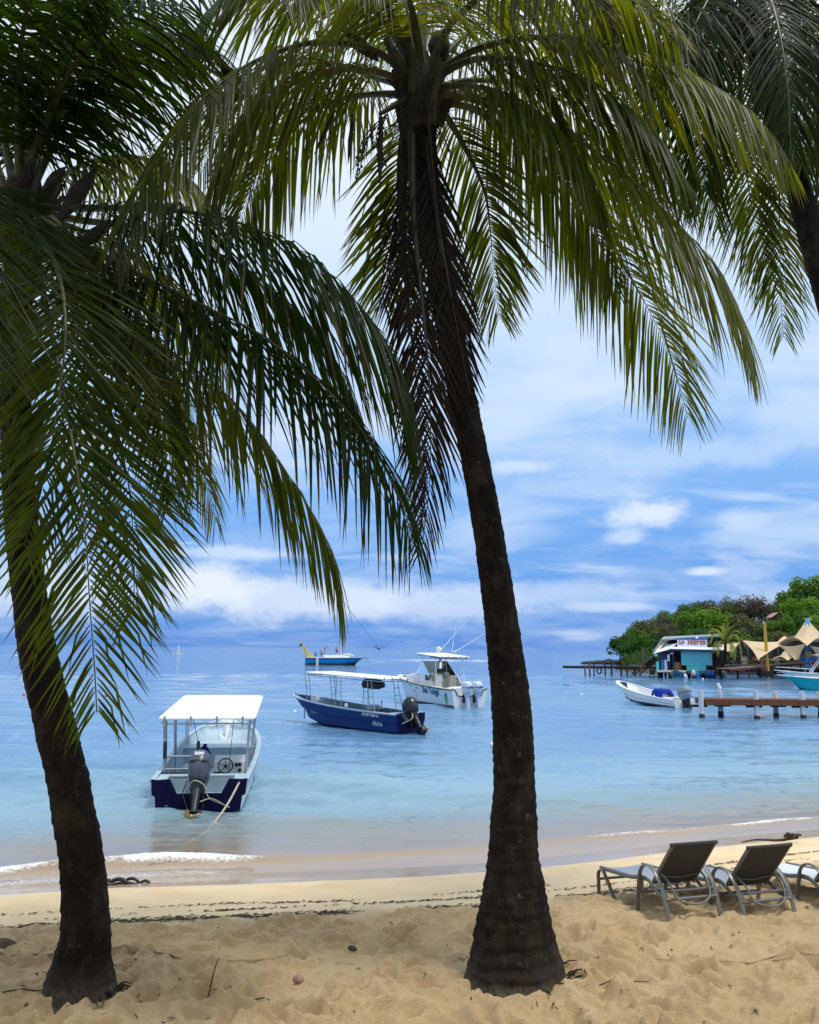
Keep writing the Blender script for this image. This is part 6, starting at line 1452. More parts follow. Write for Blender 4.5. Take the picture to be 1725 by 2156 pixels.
# tent: cloth cone with scalloped hem on a blue mast
def tent(label, apex, ring, name='tent_awning', sag=.26, mats=SAIL):
    o = Vector(apex); n_ = len(ring); rows = 12; V_ = []; cols = n_ * 10
    for r_ in range(rows + 1):
        t_ = r_ / rows
        for k in range(cols):
            f = k / 10; a, b = ring[int(f) % n_], ring[(int(f) + 1) % n_]; u_ = f - int(f)
            e = Vector(a).lerp(Vector(b), u_); hem = 4 * u_ * (1 - u_)
            q = e.lerp(o, .16 * hem * t_ ** 2) ; q.z += .22 * hem * abs(o.z - e.z) * t_ ** 3 * .8
            p = o.lerp(q, t_); p.z -= sag * (o.z - q.z) * 4 * t_ * (1 - t_) * .5
            V_.append(p - o)
    i = np.arange(rows)[:, None] * cols + np.arange(cols)[None]; j = np.arange(rows)[:, None] * cols + (np.arange(cols) + 1) % cols
    F_ = np.stack([i, j, j + cols, i + cols], 2).reshape(-1, 4)
    ob = fast_mesh(name, np.array([list(p) for p in V_]), F_, mats, None, True); ob.location = o; ob.modifiers.new('thick', 'SOLIDIFY').thickness = .03
    return tag(ob, label, 'awning', 'tan shade awnings')
tent('tallest peaked tan tent stretched from the blue mast', P(1699, 1302, 124), [P(1626, 1365, 120), P(1660, 1352, 132), P(1740, 1350, 134), P(1790, 1362, 126), P(1772, 1372, 116), P(1700, 1360, 113)], sag=.5)
tent('low peaked tan tent right of the yellow pole', P(1656, 1364, 118), [P(1622, 1393, 117), P(1652, 1388, 122), P(1690, 1394, 119), P(1660, 1391, 114)], sag=.35)
awning('narrow hanging tan panel below the tall tent, left of the blue mast', [P(1640, 1360, 119), P(1700, 1354, 114), P(1682, 1391, 115), P(1676, 1391, 115)], .22, 3)
awning('narrow hanging tan panel below the tall tent, at the frame edge', [P(1706, 1360, 114), P(1745, 1362, 115), P(1730, 1386, 115), P(1722, 1386, 115)], .2, 4)
bm_ = thing('blue_mast', 'blue painted double timber mast carrying the tall peaked tent', 'pole', P(1702, 1416, 118.5))
o0 = bm_.location.copy()
for dx in (-7, 4):
    mb = MB(); mb.tube([Vector((0, 0, -.4)) + (P(1702 + dx, 1416, 118.5) - o0), P(1699 + dx * .45, 1303, 123.8) - o0 + Vector((0, -.4, 0))], [.20, .13], 8); mb.build('post', BPOLE, bm_)
mb = MB(); mb.box(P(1703, 1378, 119.5) - o0, (.7, .5, .7)); mb.build('lamp_box', YPOLE, bm_)
mb = MB(); mb.box(P(1702, 1385, 118) - o0, (2.9, .9, .22)); mb.box(P(1703, 1390, 118) - o0, (2.0, .5, .2)); mb.build('table', BENCHB, bm_)
mb = MB(); mb.box(P(1701, 1303, 124) - o0, (1.4, .1, .06)); mb.build('crossbar', METALW, bm_)
for i_, (a, b) in enumerate((((1630, 1366, 122), (1675, 1350, 128)), ((1608, 1362, 124), (1650, 1352, 130)))):
    mb = MB()
    for k in range(7):
        p0, p1 = P(a[0] + k * 4, a[1] - k * .7, a[2]), P(b[0] + k * 4, b[1] - k * .4, b[2]); mb.bar(p0, p1, .12)
    mb.bar(P(*a), P(a[0] + 30, a[1] - 6, a[2]), .18); mb.bar(P(*b), P(b[0] + 30, b[1] - 4, b[2]), .18)
    tag(mb.build('pole_frame', mat('frame_pinkish', (.32, .20, .16), .8, var=.3), None), 'bundle of weathered roof poles behind the ' + ('low tan tent' if i_ == 0 else 'large drooping awning'), 'roof frame')
# benches / shed in the shade beneath
sh = thing('beach_bar', 'dark open beach bar in the shade behind the awnings', 'building', P(1640, 1392, 140))
o0 = sh.location.copy(); o0
xs0, xs1 = P(1530, 1390, 140).x - o0.x, P(1780, 1390, 140).x - o0.x
zb_ = P(1640, 1396, 140).z - o0.z
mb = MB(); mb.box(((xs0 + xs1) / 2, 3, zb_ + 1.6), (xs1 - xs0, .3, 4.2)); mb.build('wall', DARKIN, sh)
mb = MB(); mb.box(((xs0 + xs1) / 2, 0, zb_ - .6), (xs1 - xs0, 7, .3)); mb.build('floor', WD_GREY, sh)
for k in range(16):
    x = xs0 + (k + .5) * (xs1 - xs0) / 16; mb = MB(); mb.bar((x, -1.5, zb_ - .5), (x, -1.5, zb_ + 2.6), .14); mb.build('wall_post', WD_GREY, sh)
for k in range(9):
    x = xs0 + 2 + k * (xs1 - xs0 - 4) / 9; mb = MB(); mb.box((x, -2.6, zb_ + .35), (.9, .5, .08)); mb.box((x, -2.4, zb_ + .7), (.9, .08, .6)); mb.box((x, -2.6, zb_ - .05), (.7, .4, .7)); mb.build('chair', WD_BROWN if k % 3 else WD_PALE, sh)
mb = MB(); mb.box((xs0 + 6, -3.0, zb_ + .6), (5, .3, .12)); mb.build('counter', WD_PALE, sh)
# visitor on the boardwalk
pv = P(1606, 1399.5, 119.4)
person('person sitting on the pale boardwalk just left of the yellow pole', Js, pv + Vector((0, 0, -.35)), SKIN, mat('shirt_pale', (.5, .42, .35), .8))

# ---- rocks at the tip
rk = MB(); rg = random.Random(21)
ROCK = mat('coral_rock', (.022, .022, .024), .95, var=.5, scale=2, bump=.8, bscale=6)
for i in range(30):
    f = i / 29; px = 1240 + 160 * f; y_ = 232 - 20 * f + rg.uniform(-6, 6); wdt = rg.uniform(1.4, 3.4) * (1 + .6 * f); hgt = rg.uniform(.45, 1.3) * (.4 + 1.0 * min(1, f * 2.2)); wdt *= rg.uniform(.5, 1.3)
    c_ = P(px, 1393, y_); mb = MB(); secs = []
    for z_, r_ in ((-.6, 1.0), (.2, 1.08), (.55, .9), (.85, .55), (1.0, .2)):
        secs.append([(math.cos(k * .628) * wdt * r_ * rg.uniform(.75, 1.2), math.sin(k * .628) * wdt * .8 * r_ * rg.uniform(.75, 1.2), z_ * hgt + rg.uniform(-.12, .12)) for k in range(10)])
    mb.loft(secs, True, (False, True)); o = mb.build('shore_rock', ROCK, None); o.location = (c_.x, y_, WL)
    tag(o, 'jagged black rock in the row below the trees at the point', 'rock', 'black rocks along the point')

# ---- wooded hill
def hill_h(x, y):
    ridge = np.interp(x, [40, 58, 75, 95, 120, 160, 230], [0, .8, 5.5, 9.5, 13.0, 16, 17])
    f = sstep(0, 1, (y - 138) / 62.0) * (1 - sstep(205, 250, y))
    tip = sstep(.232, .30, x / y)
    return WL - .6 + (ridge + 1.2) * f * tip + 1.6 * tip * sstep(132, 145, y) + 1.2 * (fbm(x * .06, y * .06, 3, 50) - .5) * f
hx = np.linspace(34, 260, 110); hy = np.linspace(130, 255, 60)
HXg, HYg = np.meshgrid(hx, hy)
t = NT('hill_soil'); n = t.noise(.3, 5); t.base(t.mix(t.rng(n, .3, .7), (.05, .045, .025), (.035, .05, .018)), .95); HSOIL = t.m
hl = fast_mesh('hill', np.stack([HXg, HYg, hill_h(HXg, HYg)], 2).reshape(-1, 3), grid_faces(len(hy), len(hx)), HSOIL, None, True); tag(hl, kind='structure')
sb = MB(); pts = []
bx = np.linspace(22, 75, 40); by = np.linspace(150, 205, 24); BX, BY = np.meshgrid(bx, by)
def leaf_m(name, c1, c2, tr):
    t = NT(name); r_ = t.attr('rnd'); n = t.noise(.5, 3)
    c = t.mix(r_, c1, c2); c = t.mix(t.rng(n, .35, .65, 0, .6), c, tuple(x * .55 for x in c1)); t.base(c, .6, 0, .25)
    tl = t.n('ShaderNodeBsdfTranslucent'); t.l(t.mix(r_, tr, tuple(x * 1.3 for x in tr)), tl.inputs[0]); ms = t.n('ShaderNodeMixShader'); ms.inputs[0].default_value = .3
    t.l(t.b.outputs[0], ms.inputs[1]); t.l(tl.outputs[0], ms.inputs[2]); t.l(ms.outputs[0], t.out.inputs[0]); return t.m
LV = [leaf_m('leaf_bright', (.075, .19, .012), (.16, .32, .025), (.26, .42, .02)), leaf_m('leaf_dark', (.022, .075, .012), (.05, .13, .018), (.09, .19, .02)),
      leaf_m('leaf_olive', (.085, .095, .025), (.15, .155, .05), (.16, .17, .04)), leaf_m('leaf_dry', (.13, .11, .075), (.20, .165, .12), (.12, .10, .06)), leaf_m('leaf_mid', (.05, .13, .014), (.10, .22, .022), (.17, .30, .02))]
BARK = mat('bark_grey', (.14, .12, .10), .9, var=.3)
def tree_meshes(seed, rad, hgt, nleaf, leaf, sparse=False):
    rr_ = np.random.RandomState(seed); nb = 26 if not sparse else 20
    th, ph = rr_.rand(nb) * 6.283, np.arccos(rr_.uniform(-.35, 1, nb)); rr0 = rad * rr_.uniform(.45, .95, nb)
    bc_ = np.stack([np.cos(th) * np.sin(ph) * rr0, np.sin(th) * np.sin(ph) * rr0, np.cos(ph) * rr0 * .75 + hgt], 1); br_ = rad * rr_.uniform(.24, .42, nb)
    k = rr_.randint(0, nb, nleaf); d = rr_.normal(size=(nleaf, 3)); d /= np.linalg.norm(d, axis=1)[:, None]
    p = bc_[k] + d * (br_[k] * rr_.uniform(.55, 1.08, nleaf) ** .6)[:, None]
    n_ = d + rr_.normal(size=(nleaf, 3)) * .6 + np.array([0, 0, .5]); n_ /= np.linalg.norm(n_, axis=1)[:, None]
    a = np.cross(n_, rr_.normal(size=(nleaf, 3))); a /= np.linalg.norm(a, axis=1)[:, None]; b = np.cross(n_, a)
    s_ = (leaf * rr_.uniform(.6, 1.3, nleaf))[:, None]
    V_ = np.stack([p - a * s_, p - b * s_ * .6, p + a * s_, p + b * s_ * .6], 1).reshape(-1, 3)
    F_ = np.arange(nleaf * 4).reshape(-1, 4); rnd = np.repeat(np.clip(.5 + .5 * d[:, 2] * .3 + rr_.normal(size=nleaf) * .25, 0, 1), 4)  # leaf tone: random, paler towards the top of each clump
    tb2 = MB(); tb2.tube([(0, 0, -1.0), (.15, 0, hgt * .4), (0, .1, hgt * .8), (.1, 0, hgt)], [.28, .22, .17, .08], 7)
    for q in range(nb if sparse else 9):
        e = bc_[q]; tb2.tube([(0, 0, hgt * rr_.uniform(.35, .75)), (e[0] * .5, e[1] * .5, (e[2] + hgt * .6) / 2), tuple(e)], [.12, .08, .03], 5)
        if sparse:
            for z_ in range(7):
                f_ = e + rr_.normal(size=3) * br_[q] * .9 + np.array([0, 0, br_[q] * .5]); tb2.tube([tuple(e), tuple(f_)], [.03, .012], 3)
    return V_, F_, rnd, tb2
PROT = []
for i, (rd_, hg_, nl, lf, sp_) in enumerate(((3.6, 4.6, 4200, .24, False), (4.4, 5.6, 5200, .26, False), (3.0, 3.6, 3400, .22, False), (3.4, 5.0, 1500, .17, True), (4.0, 5.2, 2300, .20, True))):
    V_, F_, rnd, tb2 = tree_meshes(60 + i, rd_, hg_, nl, lf, sp_)
    PROT.append((V_, F_, rnd, tb2))
cache = {}
def tree_at(x, y, proto, lv, sc, label, rz=0.0, nm='broadleaf_tree', z=None):
    key = (proto, lv)
    if key not in cache:
        V_, F_, rnd, tb2 = PROT[proto]; a = tb2.build('trunk', BARK, None); b = fast_mesh('crown', V_, F_, LV[lv], None, False, {'rnd': rnd}); cache[key] = (a.data, b.data); bpy.data.objects.remove(a); bpy.data.objects.remove(b)
    r_ = thing(nm, label, 'tree', (x, y, float(hill_h(np.array(x), np.array(y))) - .2 if z is None else z), rz, 'trees on the wooded point'); r_.scale = (sc, sc, sc)
    for nm2, me in zip(('trunk', 'crown'), cache[key]):
        o = bpy.data.objects.new(nm2, me); C.objects.link(o); o.parent = r_
    return r_
def tree_px(px, py, d, proto, lv, sc, label, rz=0.0):
    """crown top at the frame point, rooted on the hill below it"""
    q = P(px, py, d); V_ = PROT[proto][0]; top = V_[:, 2].max() * sc; z = q.z - top
    g_ = float(hill_h(np.array(q.x), np.array(d)))
    return tree_at(q.x, d, proto, lv, sc, label, rz, z=min(z, g_ + 1.5) if z > g_ else z)
rg = random.Random(77)
kinds = {0: 'bright green leafy', 1: 'dark green leafy', 2: 'olive brown thin leaved', 3: 'bare greyish brown', 4: 'mid green leafy'}
spots = [  # px, py of crown top, distance, prototype, leaf, size, where
    (1312, 1330, 196, 0, 1, .95, 'standing last at the tip of the point over the rocks'), (1338, 1316, 200, 0, 4, 1.05, 'second from the tip of the point'), (1322, 1345, 190, 2, 1, .9, 'low over the rocks at the tip'),
    (1362, 1303, 203, 1, 2, .95, 'left of the hut roof, third from the tip'), (1352, 1338, 188, 2, 1, 1.05, 'low in front, left of the hut'), (1384, 1292, 205, 4, 3, 1.0, 'on the ridge above the hut ramp'), (1378, 1322, 186, 0, 4, 1.0, 'directly behind the hut ramp'),
    (1408, 1284, 206, 1, 4, .95, 'on the ridge over the hut corner'), (1405, 1312, 184, 3, 2, 1.1, 'behind the slanted hut roof'), (1432, 1276, 208, 4, 2, 1.0, 'on the ridge left of the brightest tree'), (1398, 1338, 172, 2, 1, 1.0, 'close behind the hut roof edge'),
    (1456, 1268, 205, 1, 4, .95, 'on the ridge over the sign'), (1470, 1282, 178, 1, 0, 1.05, 'broad and brightest, right above the sign'), (1500, 1276, 176, 0, 0, 1.1, 'bright, over the right end of the hut roof'), (1440, 1300, 180, 3, 3, 1.1, 'between the hut roof and the brightest tree'),
    (1492, 1262, 206, 1, 2, 1.0, 'on the ridge behind the brightest tree'), (1520, 1258, 207, 4, 4, 1.0, 'on the ridge above the young palm'), (1530, 1290, 178, 3, 3, 1.15, 'above the young palm'), (1548, 1253, 208, 4, 3, 1.05, 'on the ridge, first of the bare ones'),
    (1575, 1251, 206, 4, 3, 1.1, 'on the ridge, middle of the bare ones'), (1605, 1249, 205, 4, 3, 1.1, 'on the ridge just left of the red roofed house'), (1560, 1290, 176, 1, 2, 1.0, 'over the large awning'), (1590, 1300, 170, 4, 3, .95, 'behind the top of the yellow pole'),
    (1535, 1318, 160, 2, 1, 1.0, 'behind the crown of the young palm'), (1580, 1332, 156, 0, 4, .85, 'just above the large awning'), (1560, 1340, 152, 2, 4, .7, 'low behind the large awning, left part'), (1625, 1305, 168, 1, 4, .9, 'right of the yellow pole'), (1610, 1335, 154, 2, 1, .85, 'low behind the yellow pole'),
    (1655, 1290, 170, 0, 4, 1.1, 'left of the tall tent peak'), (1645, 1325, 154, 2, 2, .9, 'low between pole and tall tent'), (1690, 1255, 178, 1, 0, 1.15, 'high, above the tall tent peak'), (1672, 1240, 196, 1, 4, 1.15, 'high, right of the red roofed house'),
    (1715, 1208, 190, 1, 0, 1.3, 'topmost, at the right frame edge'), (1745, 1225, 185, 1, 1, 1.3, 'beyond the right frame edge, high'), (1712, 1270, 165, 0, 4, 1.15, 'behind the tent peak at the right edge'), (1740, 1290, 158, 1, 0, 1.0, 'at the right edge below the topmost'),
    (1652, 1302, 166, 2, 4, .8, 'just below the red roofed house'), (1630, 1300, 167, 2, 2, .7, 'just left below the red roofed house'),
    (1700, 1310, 156, 2, 1, 1.1, 'low behind the tall tent'), (1675, 1335, 150, 2, 2, .8, 'lowest behind the tents'), (1640, 1258, 200, 3, 2, 1.0, 'beside the red roofed house'), (1420, 1330, 168, 2, 1, .9, 'close behind the slanted hut roof'), (1455, 1320, 160, 2, 1, 1.0, 'close behind the sign'), (1490, 1320, 158, 2, 1, 1.0, 'close behind the right half of the hut roof')]
for (px, py, d, pr_, lv, sc, wh) in spots:
    tree_px(px, py, d, pr_, lv, sc, f'{kinds[lv]} tree {wh}', rg.uniform(0, 6.28))
# undergrowth as one mass
rr_ = np.random.RandomState(5); nU = 42000
ux = rr_.uniform(44, 130, nU); uy = rr_.uniform(136, 215, nU); uz = hill_h(ux, uy); ok = (uz > WL + .3) & (ux < .62 * uy + 8)
ux, uy, uz = ux[ok], uy[ok], uz[ok]; nU = len(ux)
p = np.stack([ux, uy, uz + rr_.rand(nU) ** 1.5 * 3.2 * (.35 + .65 * vnoise(ux * .35, uy * .35, 3)) + .1], 1); n_ = rr_.normal(size=(nU, 3)); n_ /= np.linalg.norm(n_, axis=1)[:, None]
a = np.cross(n_, rr_.normal(size=(nU, 3))); a /= np.linalg.norm(a, axis=1)[:, None]; b = np.cross(n_, a); s_ = rr_.uniform(.15, .4, nU)[:, None]
ug = fast_mesh('undergrowth', np.stack([p - a*s_, p - b*s_*.6, p + a*s_, p + b*s_*.6], 1).reshape(-1, 3), np.arange(nU*4).reshape(-1, 4), LV[1], None, False, {'rnd': np.repeat(rr_.rand(nU), 4)})
tag(ug, 'dense low green undergrowth covering the slope below the trees', 'undergrowth', None, 'stuff')
# house among the trees
hs = thing('hill_house', 'small house with pale red roof among the trees on the hill', 'house', P(1640, 1310, 171)); hs.scale = (.62, .62, .62)
mb = MB(); mb.box((0, 2, .4), (3.4, 3.6, 3.0)); mb.build('wall', mat('wall_dark_wood', (.05, .03, .025), .8), hs)
mb = MB(); mb.prism([(-2.3, 0, 1.5), (0, 0, 3.1), (0, 0, 3.25), (-2.5, 0, 1.5)], (0, -.4, 0), (0, 4.4, 0)); mb.build('roof', mat('roof_tin_red', (.42, .19, .17), .6, var=.15), hs)
mb = MB(); mb.prism([(2.6, 0, 1.5), (0, 0, 3.25), (0, 0, 3.1), (2.4, 0, 1.5)], (0, -.4, 0), (0, 4.4, 0)); mb.build('roof', mat('roof_tin_red', (.42, .19, .17), .6, var=.15), hs)
mb = MB(); mb.prism([(-2.0, .25, 1.5), (2.0, .25, 1.5), (0, .25, 2.95)], (0, 0, 0), (0, .1, 0)); mb.build('gable', mat('wall_dark_wood', (.05, .03, .025), .8), hs)
# pale sand along the point
bs_ = MB(); t = mat('point_sand', (.52, .46, .36), .9, var=.1)
for k in range(1): pass
xs_ = np.linspace(62, 150, 60); sgz = []
V_ = []
for x in xs_:
    y0 = np.interp(x, [40, 60, 150], [190, 150, 140]); V_ += [(x, y0 - 3, WL - .15), (x, y0, WL + .25), (x, y0 + 5, WL + .7)]
pb_ = fast_mesh('point_beach', np.array(V_), grid_faces(len(xs_), 3), t, None, True); tag(pb_, kind='structure')

# ---- young palm beside the hut
py_ = thing('young_palm', 'young yellow green palm growing beside the stilt hut', 'palm tree', P(1512, 1422, 113))
o0 = py_.location.copy()
tp = [P(1512, 1420, 113), P(1514, 1408, 113), P(1524, 1395, 113), P(1527, 1375, 113), P(1528, 1352, 113)]
make_trunk(py_, [p for p in tp], [.55, .30, .26, .20, .17], 33, rows=60, na=14, base=False)
LEAF_P = leaf_mat('young_palm_leaf', (.22, .28, .05), (.30, .32, .09), (.42, .48, .05)); kc = (1528, 1352, 113.)
for i, (dx, dy, mx_, my_, dd) in enumerate(((-34, 14, -22, -12, -1), (-40, -4, -24, -22, -1), (-22, -26, -10, -26, 0), (6, -34, 3, -24, 0), (22, -26, 12, -26, -1), (40, -2, 24, -18, -1), (44, 22, 30, -4, -1), (34, 42, 26, 8, -2), (-26, 34, -20, 6, -1), (20, 46, 16, 14, -2), (-4, -30, -4, -20, 2), (-16, 40, -14, 10, -2), (30, 8, 20, -10, 2), (-30, -14, -18, -18, 2), (12, 40, 12, 10, -2))):
    make_frond(py_, PX([kc, (kc[0] + mx_, kc[1] + my_ - 5, kc[2] + dd * .6), (kc[0] + dx, kc[1] + dy - 9, kc[2] + dd)]), 900 + i, n=30, Lm=.36, wd=.085, droop=.08, lm=LEAF_P, rm=RIB, pet=.08, base_r=.05, upv=.3)
rel(py_)
# ================================================================== loungers
FRAME = mat('lounger_frame', (.20, .20, .185), .45, metal=.3, var=.12); SLING = mat('sling_grey', (.34, .38, .44), .75, var=.08, scale=30, bump=.3, bscale=300); SLING_B = mat('sling_dark', (.046, .047, .043), .85, var=.15, scale=30, bump=.3, bscale=300)
SLING_W = mat('sling_white', (.66, .70, .74), .75, var=.06, scale=30)
SLAT_Y = mat('tape_orange', (.55, .28, .05), .7)
def lounger(label, loc, head, tilt, sling, back=SLING_B, mark=False):
    """local +Y runs to the foot end; x is across; origin on the sand between the rear legs"""
    r = thing('sun_lounger', label, 'sun lounger', loc, 0, 'sun loungers on the sand'); r.rotation_euler = (tilt, 0, head)
    hw = .31; zs = .31
    def flat(mb, pts, w_=.030, t_=.012, n=26): mb.tube(hermite(pts, n), 1.0, 6, flat=(w_, t_)); return mb
    for sx in (-1, 1):
        x = sx * (hw + .035)
        mb = MB(); pts = hermite([(x, .0, -.05), (x, .02, .14), (x, .09, .34), (x, .22, .48), (x, .36, .505), (x, .47, .44), (x, .54, .28), (x, .60, .10), (x, .63, -.05)], 34)
        mb.tube(pts, .024, 8, flat=(.55, 1.2)); mb.build('armrest', FRAME, r, smooth=60)
        mb = MB(); pts = hermite([(sx * hw, .03, .205), (sx * hw, .14, .20), (sx * hw, .26, .245), (sx * hw, .34, zs), (sx * hw, .8, zs + .012), (sx * hw, 1.50, zs + .03)], 26)
        mb.tube(pts, .022, 8, flat=(1.2, .7)); mb.build('side_rail', FRAME, r, smooth=60)
        mb = MB(); pts = hermite([(sx * (hw + .012), 1.58, -.05), (sx * (hw + .012), 1.56, .14), (sx * (hw + .012), 1.53, .29), (sx * (hw + .012), 1.44, .325), (sx * (hw + .012), 1.36, .24), (sx * (hw + .012), 1.24, .08), (sx * (hw + .012), 1.16, -.05)], 26)
        mb.tube(pts, .022, 8, flat=(.55, 1.2)); lg = mb.build('leg', FRAME, r, smooth=60)
        if mark and sx < 0:
            mb = MB(); mb.tube([(sx * (hw + .012), 1.33, .20), (sx * (hw + .012), 1.30, .16)], .026, 8, flat=(.7, 1.25)); mb.build('orange_tape', SLAT_Y, lg)
    for y_, z_ in ((.02, .17), (.06, .25), (.60, .17), (1.55, .20)):
        mb = MB(); mb.tube([(-hw - .03, y_, z_), (hw + .03, y_, z_)], .017, 8); mb.build('cross_bar', FRAME, r, smooth=60)
    mb = MB(); n_ = 9; rows = []
    for i in range(n_):
        f = i / (n_ - 1); y_ = .36 + 1.13 * f
        rows.append([(-hw + .01 + (2 * hw - .02) * j / 6, y_, zs + .005 + .03 * f - .020 * math.sin(math.pi * j / 6)) for j in range(7)])
    mb.loft(rows); o = mb.build('seat', sling, r, smooth=60); o.modifiers.new('t', 'SOLIDIFY').thickness = .006
    # raised back
    ang = R(43); L_ = .67; by, bz = .34, zs - .005
    bp = lambda x, f, off=0.0: (x, by - math.cos(ang) * L_ * f + off * math.sin(ang), bz + math.sin(ang) * L_ * f + off * math.cos(ang))
    for sx in (-1, 1):
        mb = MB(); mb.tube([bp(sx * (hw - .025), -.05), bp(sx * (hw - .025), .5), bp(sx * (hw - .025), 1.0)], .022, 8, flat=(1, .75)); mb.build('back_frame', FRAME, r, smooth=60)
    mb = MB(); mb.tube([bp(-hw + .0, 1.0), bp(hw - .0, 1.0)], .022, 8, flat=(1, .8)); mb.build('back_frame', SLING_B, r, smooth=60)
    mb = MB(); rows = []
    for i in range(8):
        f = i / 7; rows.append([bp(-hw + .03 + (2 * hw - .06) * j / 6, f * .99, -.012 * math.sin(math.pi * j / 6) - .004) for j in range(7)])
    mb.loft(rows); o = mb.build('backrest', back, r, smooth=60); o.modifiers.new('t', 'SOLIDIFY').thickness = .008
    mb = MB(); mb.tube(hermite([bp(-hw + .05, .22, -.02), bp(0, .19, -.035), bp(hw - .05, .22, -.02)], 12), .010, 6); mb.build('back_bar', FRAME, r, smooth=60)
    a0, a1 = Vector(bp(-hw + .05, .30, -.01)), Vector(bp(hw - .05, .30, -.01))
    lo = [(-hw + .10, -.02, .16), (hw - .10, -.02, .16)]
    mb = MB(); pts = hermite([a0, (-hw + .06, .03, .32), (-hw + .10, -.03, .175), (-hw + .16, -.055, .145), (hw - .16, -.055, .145), (hw - .10, -.03, .175), (hw - .06, .03, .32), a1], 46)
    mb.tube(pts, .013, 8); mb.build('back_stay', FRAME, r, smooth=60)
    return r
def on_sand(x, y): return Vector((x, y, sand_h(x, y)))
hd = R(17); tl_ = -R(7.0)
for i, (x, y, sl, lab, mk) in enumerate(((3.27, 9.93, SLING, 'grey sun lounger nearest the middle palm with orange tape on one leg', True), (4.17, 10.02, SLING, 'grey sun lounger standing between two others, its dark back raised', False), (5.30, 10.2, SLING_W, 'sun lounger with pale seat cut off by the right frame edge', False))):
    p = on_sand(x, y); lounger(lab, (x, y, p.z + .0), hd, tl_, sl, SLING_B, mk)

# ================================================================== small things on the shore
DRIFT = mat('driftwood', (.06, .045, .035), .9, var=.5, scale=25, bump=.6, bscale=60)
a, b = G(1562, 1769, -.50), G(1682, 1773, -.48)
br_ = thing('driftwood_branch', 'dark driftwood branch with gnarled end lying on wet sand behind the loungers', 'driftwood', (b.x, b.y, sand_h(b.x, b.y)))
pts = []
for k in range(12):
    f = k / 11; p = a.lerp(b, f); pts.append((p.x - b.x, p.y - b.y, sand_h(p.x, p.y) - sand_h(b.x, b.y) + .025 + .02 * math.sin(f * 7) + .06 * f))
MB().tube(pts, [.010 + .022 * k / 11 for k in range(12)], 7).build('stem', DRIFT, br_, smooth=60)
rg = random.Random(3); mb = MB()
for k in range(9):
    e = Vector((rg.uniform(-.25, .12), rg.uniform(-.1, .1), rg.uniform(.0, .13))); mb.tube(hermite([(-.12, 0, .08), tuple(Vector((-.06, 0, .09)) + e * .5), tuple(Vector((.0, 0, .05)) + e)], 6), [.035, .035, .03, .028, .024, .016], 6)
mb.build('root_knot', DRIFT, br_, smooth=60)
# dark half-buried hoses by the left trunk
HOSE = mat('wet_rubber', (.014, .013, .014), .35, var=.3)
c0 = G(262, 1856, -.56); ch = thing('buried_hose', 'black rubber hose loops half buried in the swash beside the left trunk', 'hose', (c0.x, c0.y, sand_h(c0.x, c0.y)))
for (dx, dy, r_, w_) in ((-.30, .03, .08, .026), (-.08, -.02, .11, .03), (.08, .08, .09, .024), (.30, .05, .06, .022)):
    MB().tube([(dx + math.cos(k * .35) * r_ * 1.25, dy + .04 * k / 9, math.sin(k * .35) * r_ * .8 - .01) for k in range(10)], w_, 7).build('loop', HOSE, ch, smooth=60)
MB().tube(hermite([(-.45, -.50, .02), (-.38, -.30, .035), (-.2, -.10, .02), (.05, 0, .03), (.2, .04, -.01)], 14), .02, 7).build('loop', HOSE, ch, smooth=60)
# coconut husk and shell
HUSK = mat('coconut_husk', (.12, .07, .035), .9, var=.4, scale=20, bump=.5, bscale=50)
def lumpy(name, c, dims, m, label, cat, seed, rz=0.0):
    rg = random.Random(seed); mb = MB(); secs = []
    for i in range(9):
        a_ = -math.pi / 2 + math.pi * i / 8; r_ = max(.04, math.cos(a_)); secs.append([(math.cos(k * .524) * dims[0] * r_ * rg.uniform(.92, 1.06), math.sin(k * .524) * dims[1] * r_ * rg.uniform(.92, 1.06), math.sin(a_) * dims[2]) for k in range(12)])
    mb.loft(secs, True, (True, True)); o = mb.build(name, m, None, smooth=60); o.location = (c.x, c.y, sand_h(c.x, c.y) + dims[2] * .55); o.rotation_euler = (.15, .2, rz)
    return tag(o, label, cat)
lumpy('coconut', G(4, 1992, 0), (.17, .12, .10), HUSK, 'brown coconut husk lying on the sand at the left frame edge', 'coconut', 1, .3)
lumpy('shell', G(628, 2077, 0), (.052, .042, .04), mat('shell_pink', (.42, .25, .17), .6, var=.4, scale=30), 'small brownish conch shell lying on open sand between the palms', 'shell', 2)
lumpy('pebble', G(704, 2130, 0), (.035, .03, .025), BLACKP, 'small black stone on the sand below the shell', 'stone', 3)
lumpy('pebble', G(742, 2010, 0), (.05, .035, .02), DRIFT, 'flat dark lump of weed on the sand left of the middle palm', 'seaweed', 4)
# twigs near the left trunk
for (px, py, ln, an, lab) in ((445, 1990 + 110, .28, 1.3, 'thin upright twig stuck in sand right of the left palm'), (60, 2105, .5, .2, 'grey brown twig lying left of the left palm foot'), (510, 2112, .4, 2.9, 'thin curved twig lying between the palms'), (1300, 2088, .6, .15, 'long thin root lying right of the middle palm')):
    c_ = G(px, py, 0); pts = []
    for k in range(6):
        f = k / 5 - .5; x, y = c_.x + math.cos(an) * ln * f, c_.y + math.sin(an) * ln * f * .6; pts.append((x - c_.x, y - c_.y, sand_h(x, y) - sand_h(c_.x, c_.y) + .012 + (.18 * (f + .5) if 'upright' in lab else .012 * math.sin(k * 2))))
    o = MB().tube(pts, [.006, .007, .006, .006, .005, .003], 5).build('twig', DRIFT, None, smooth=60); o.location = (c_.x, c_.y, sand_h(c_.x, c_.y)); tag(o, lab, 'twig')
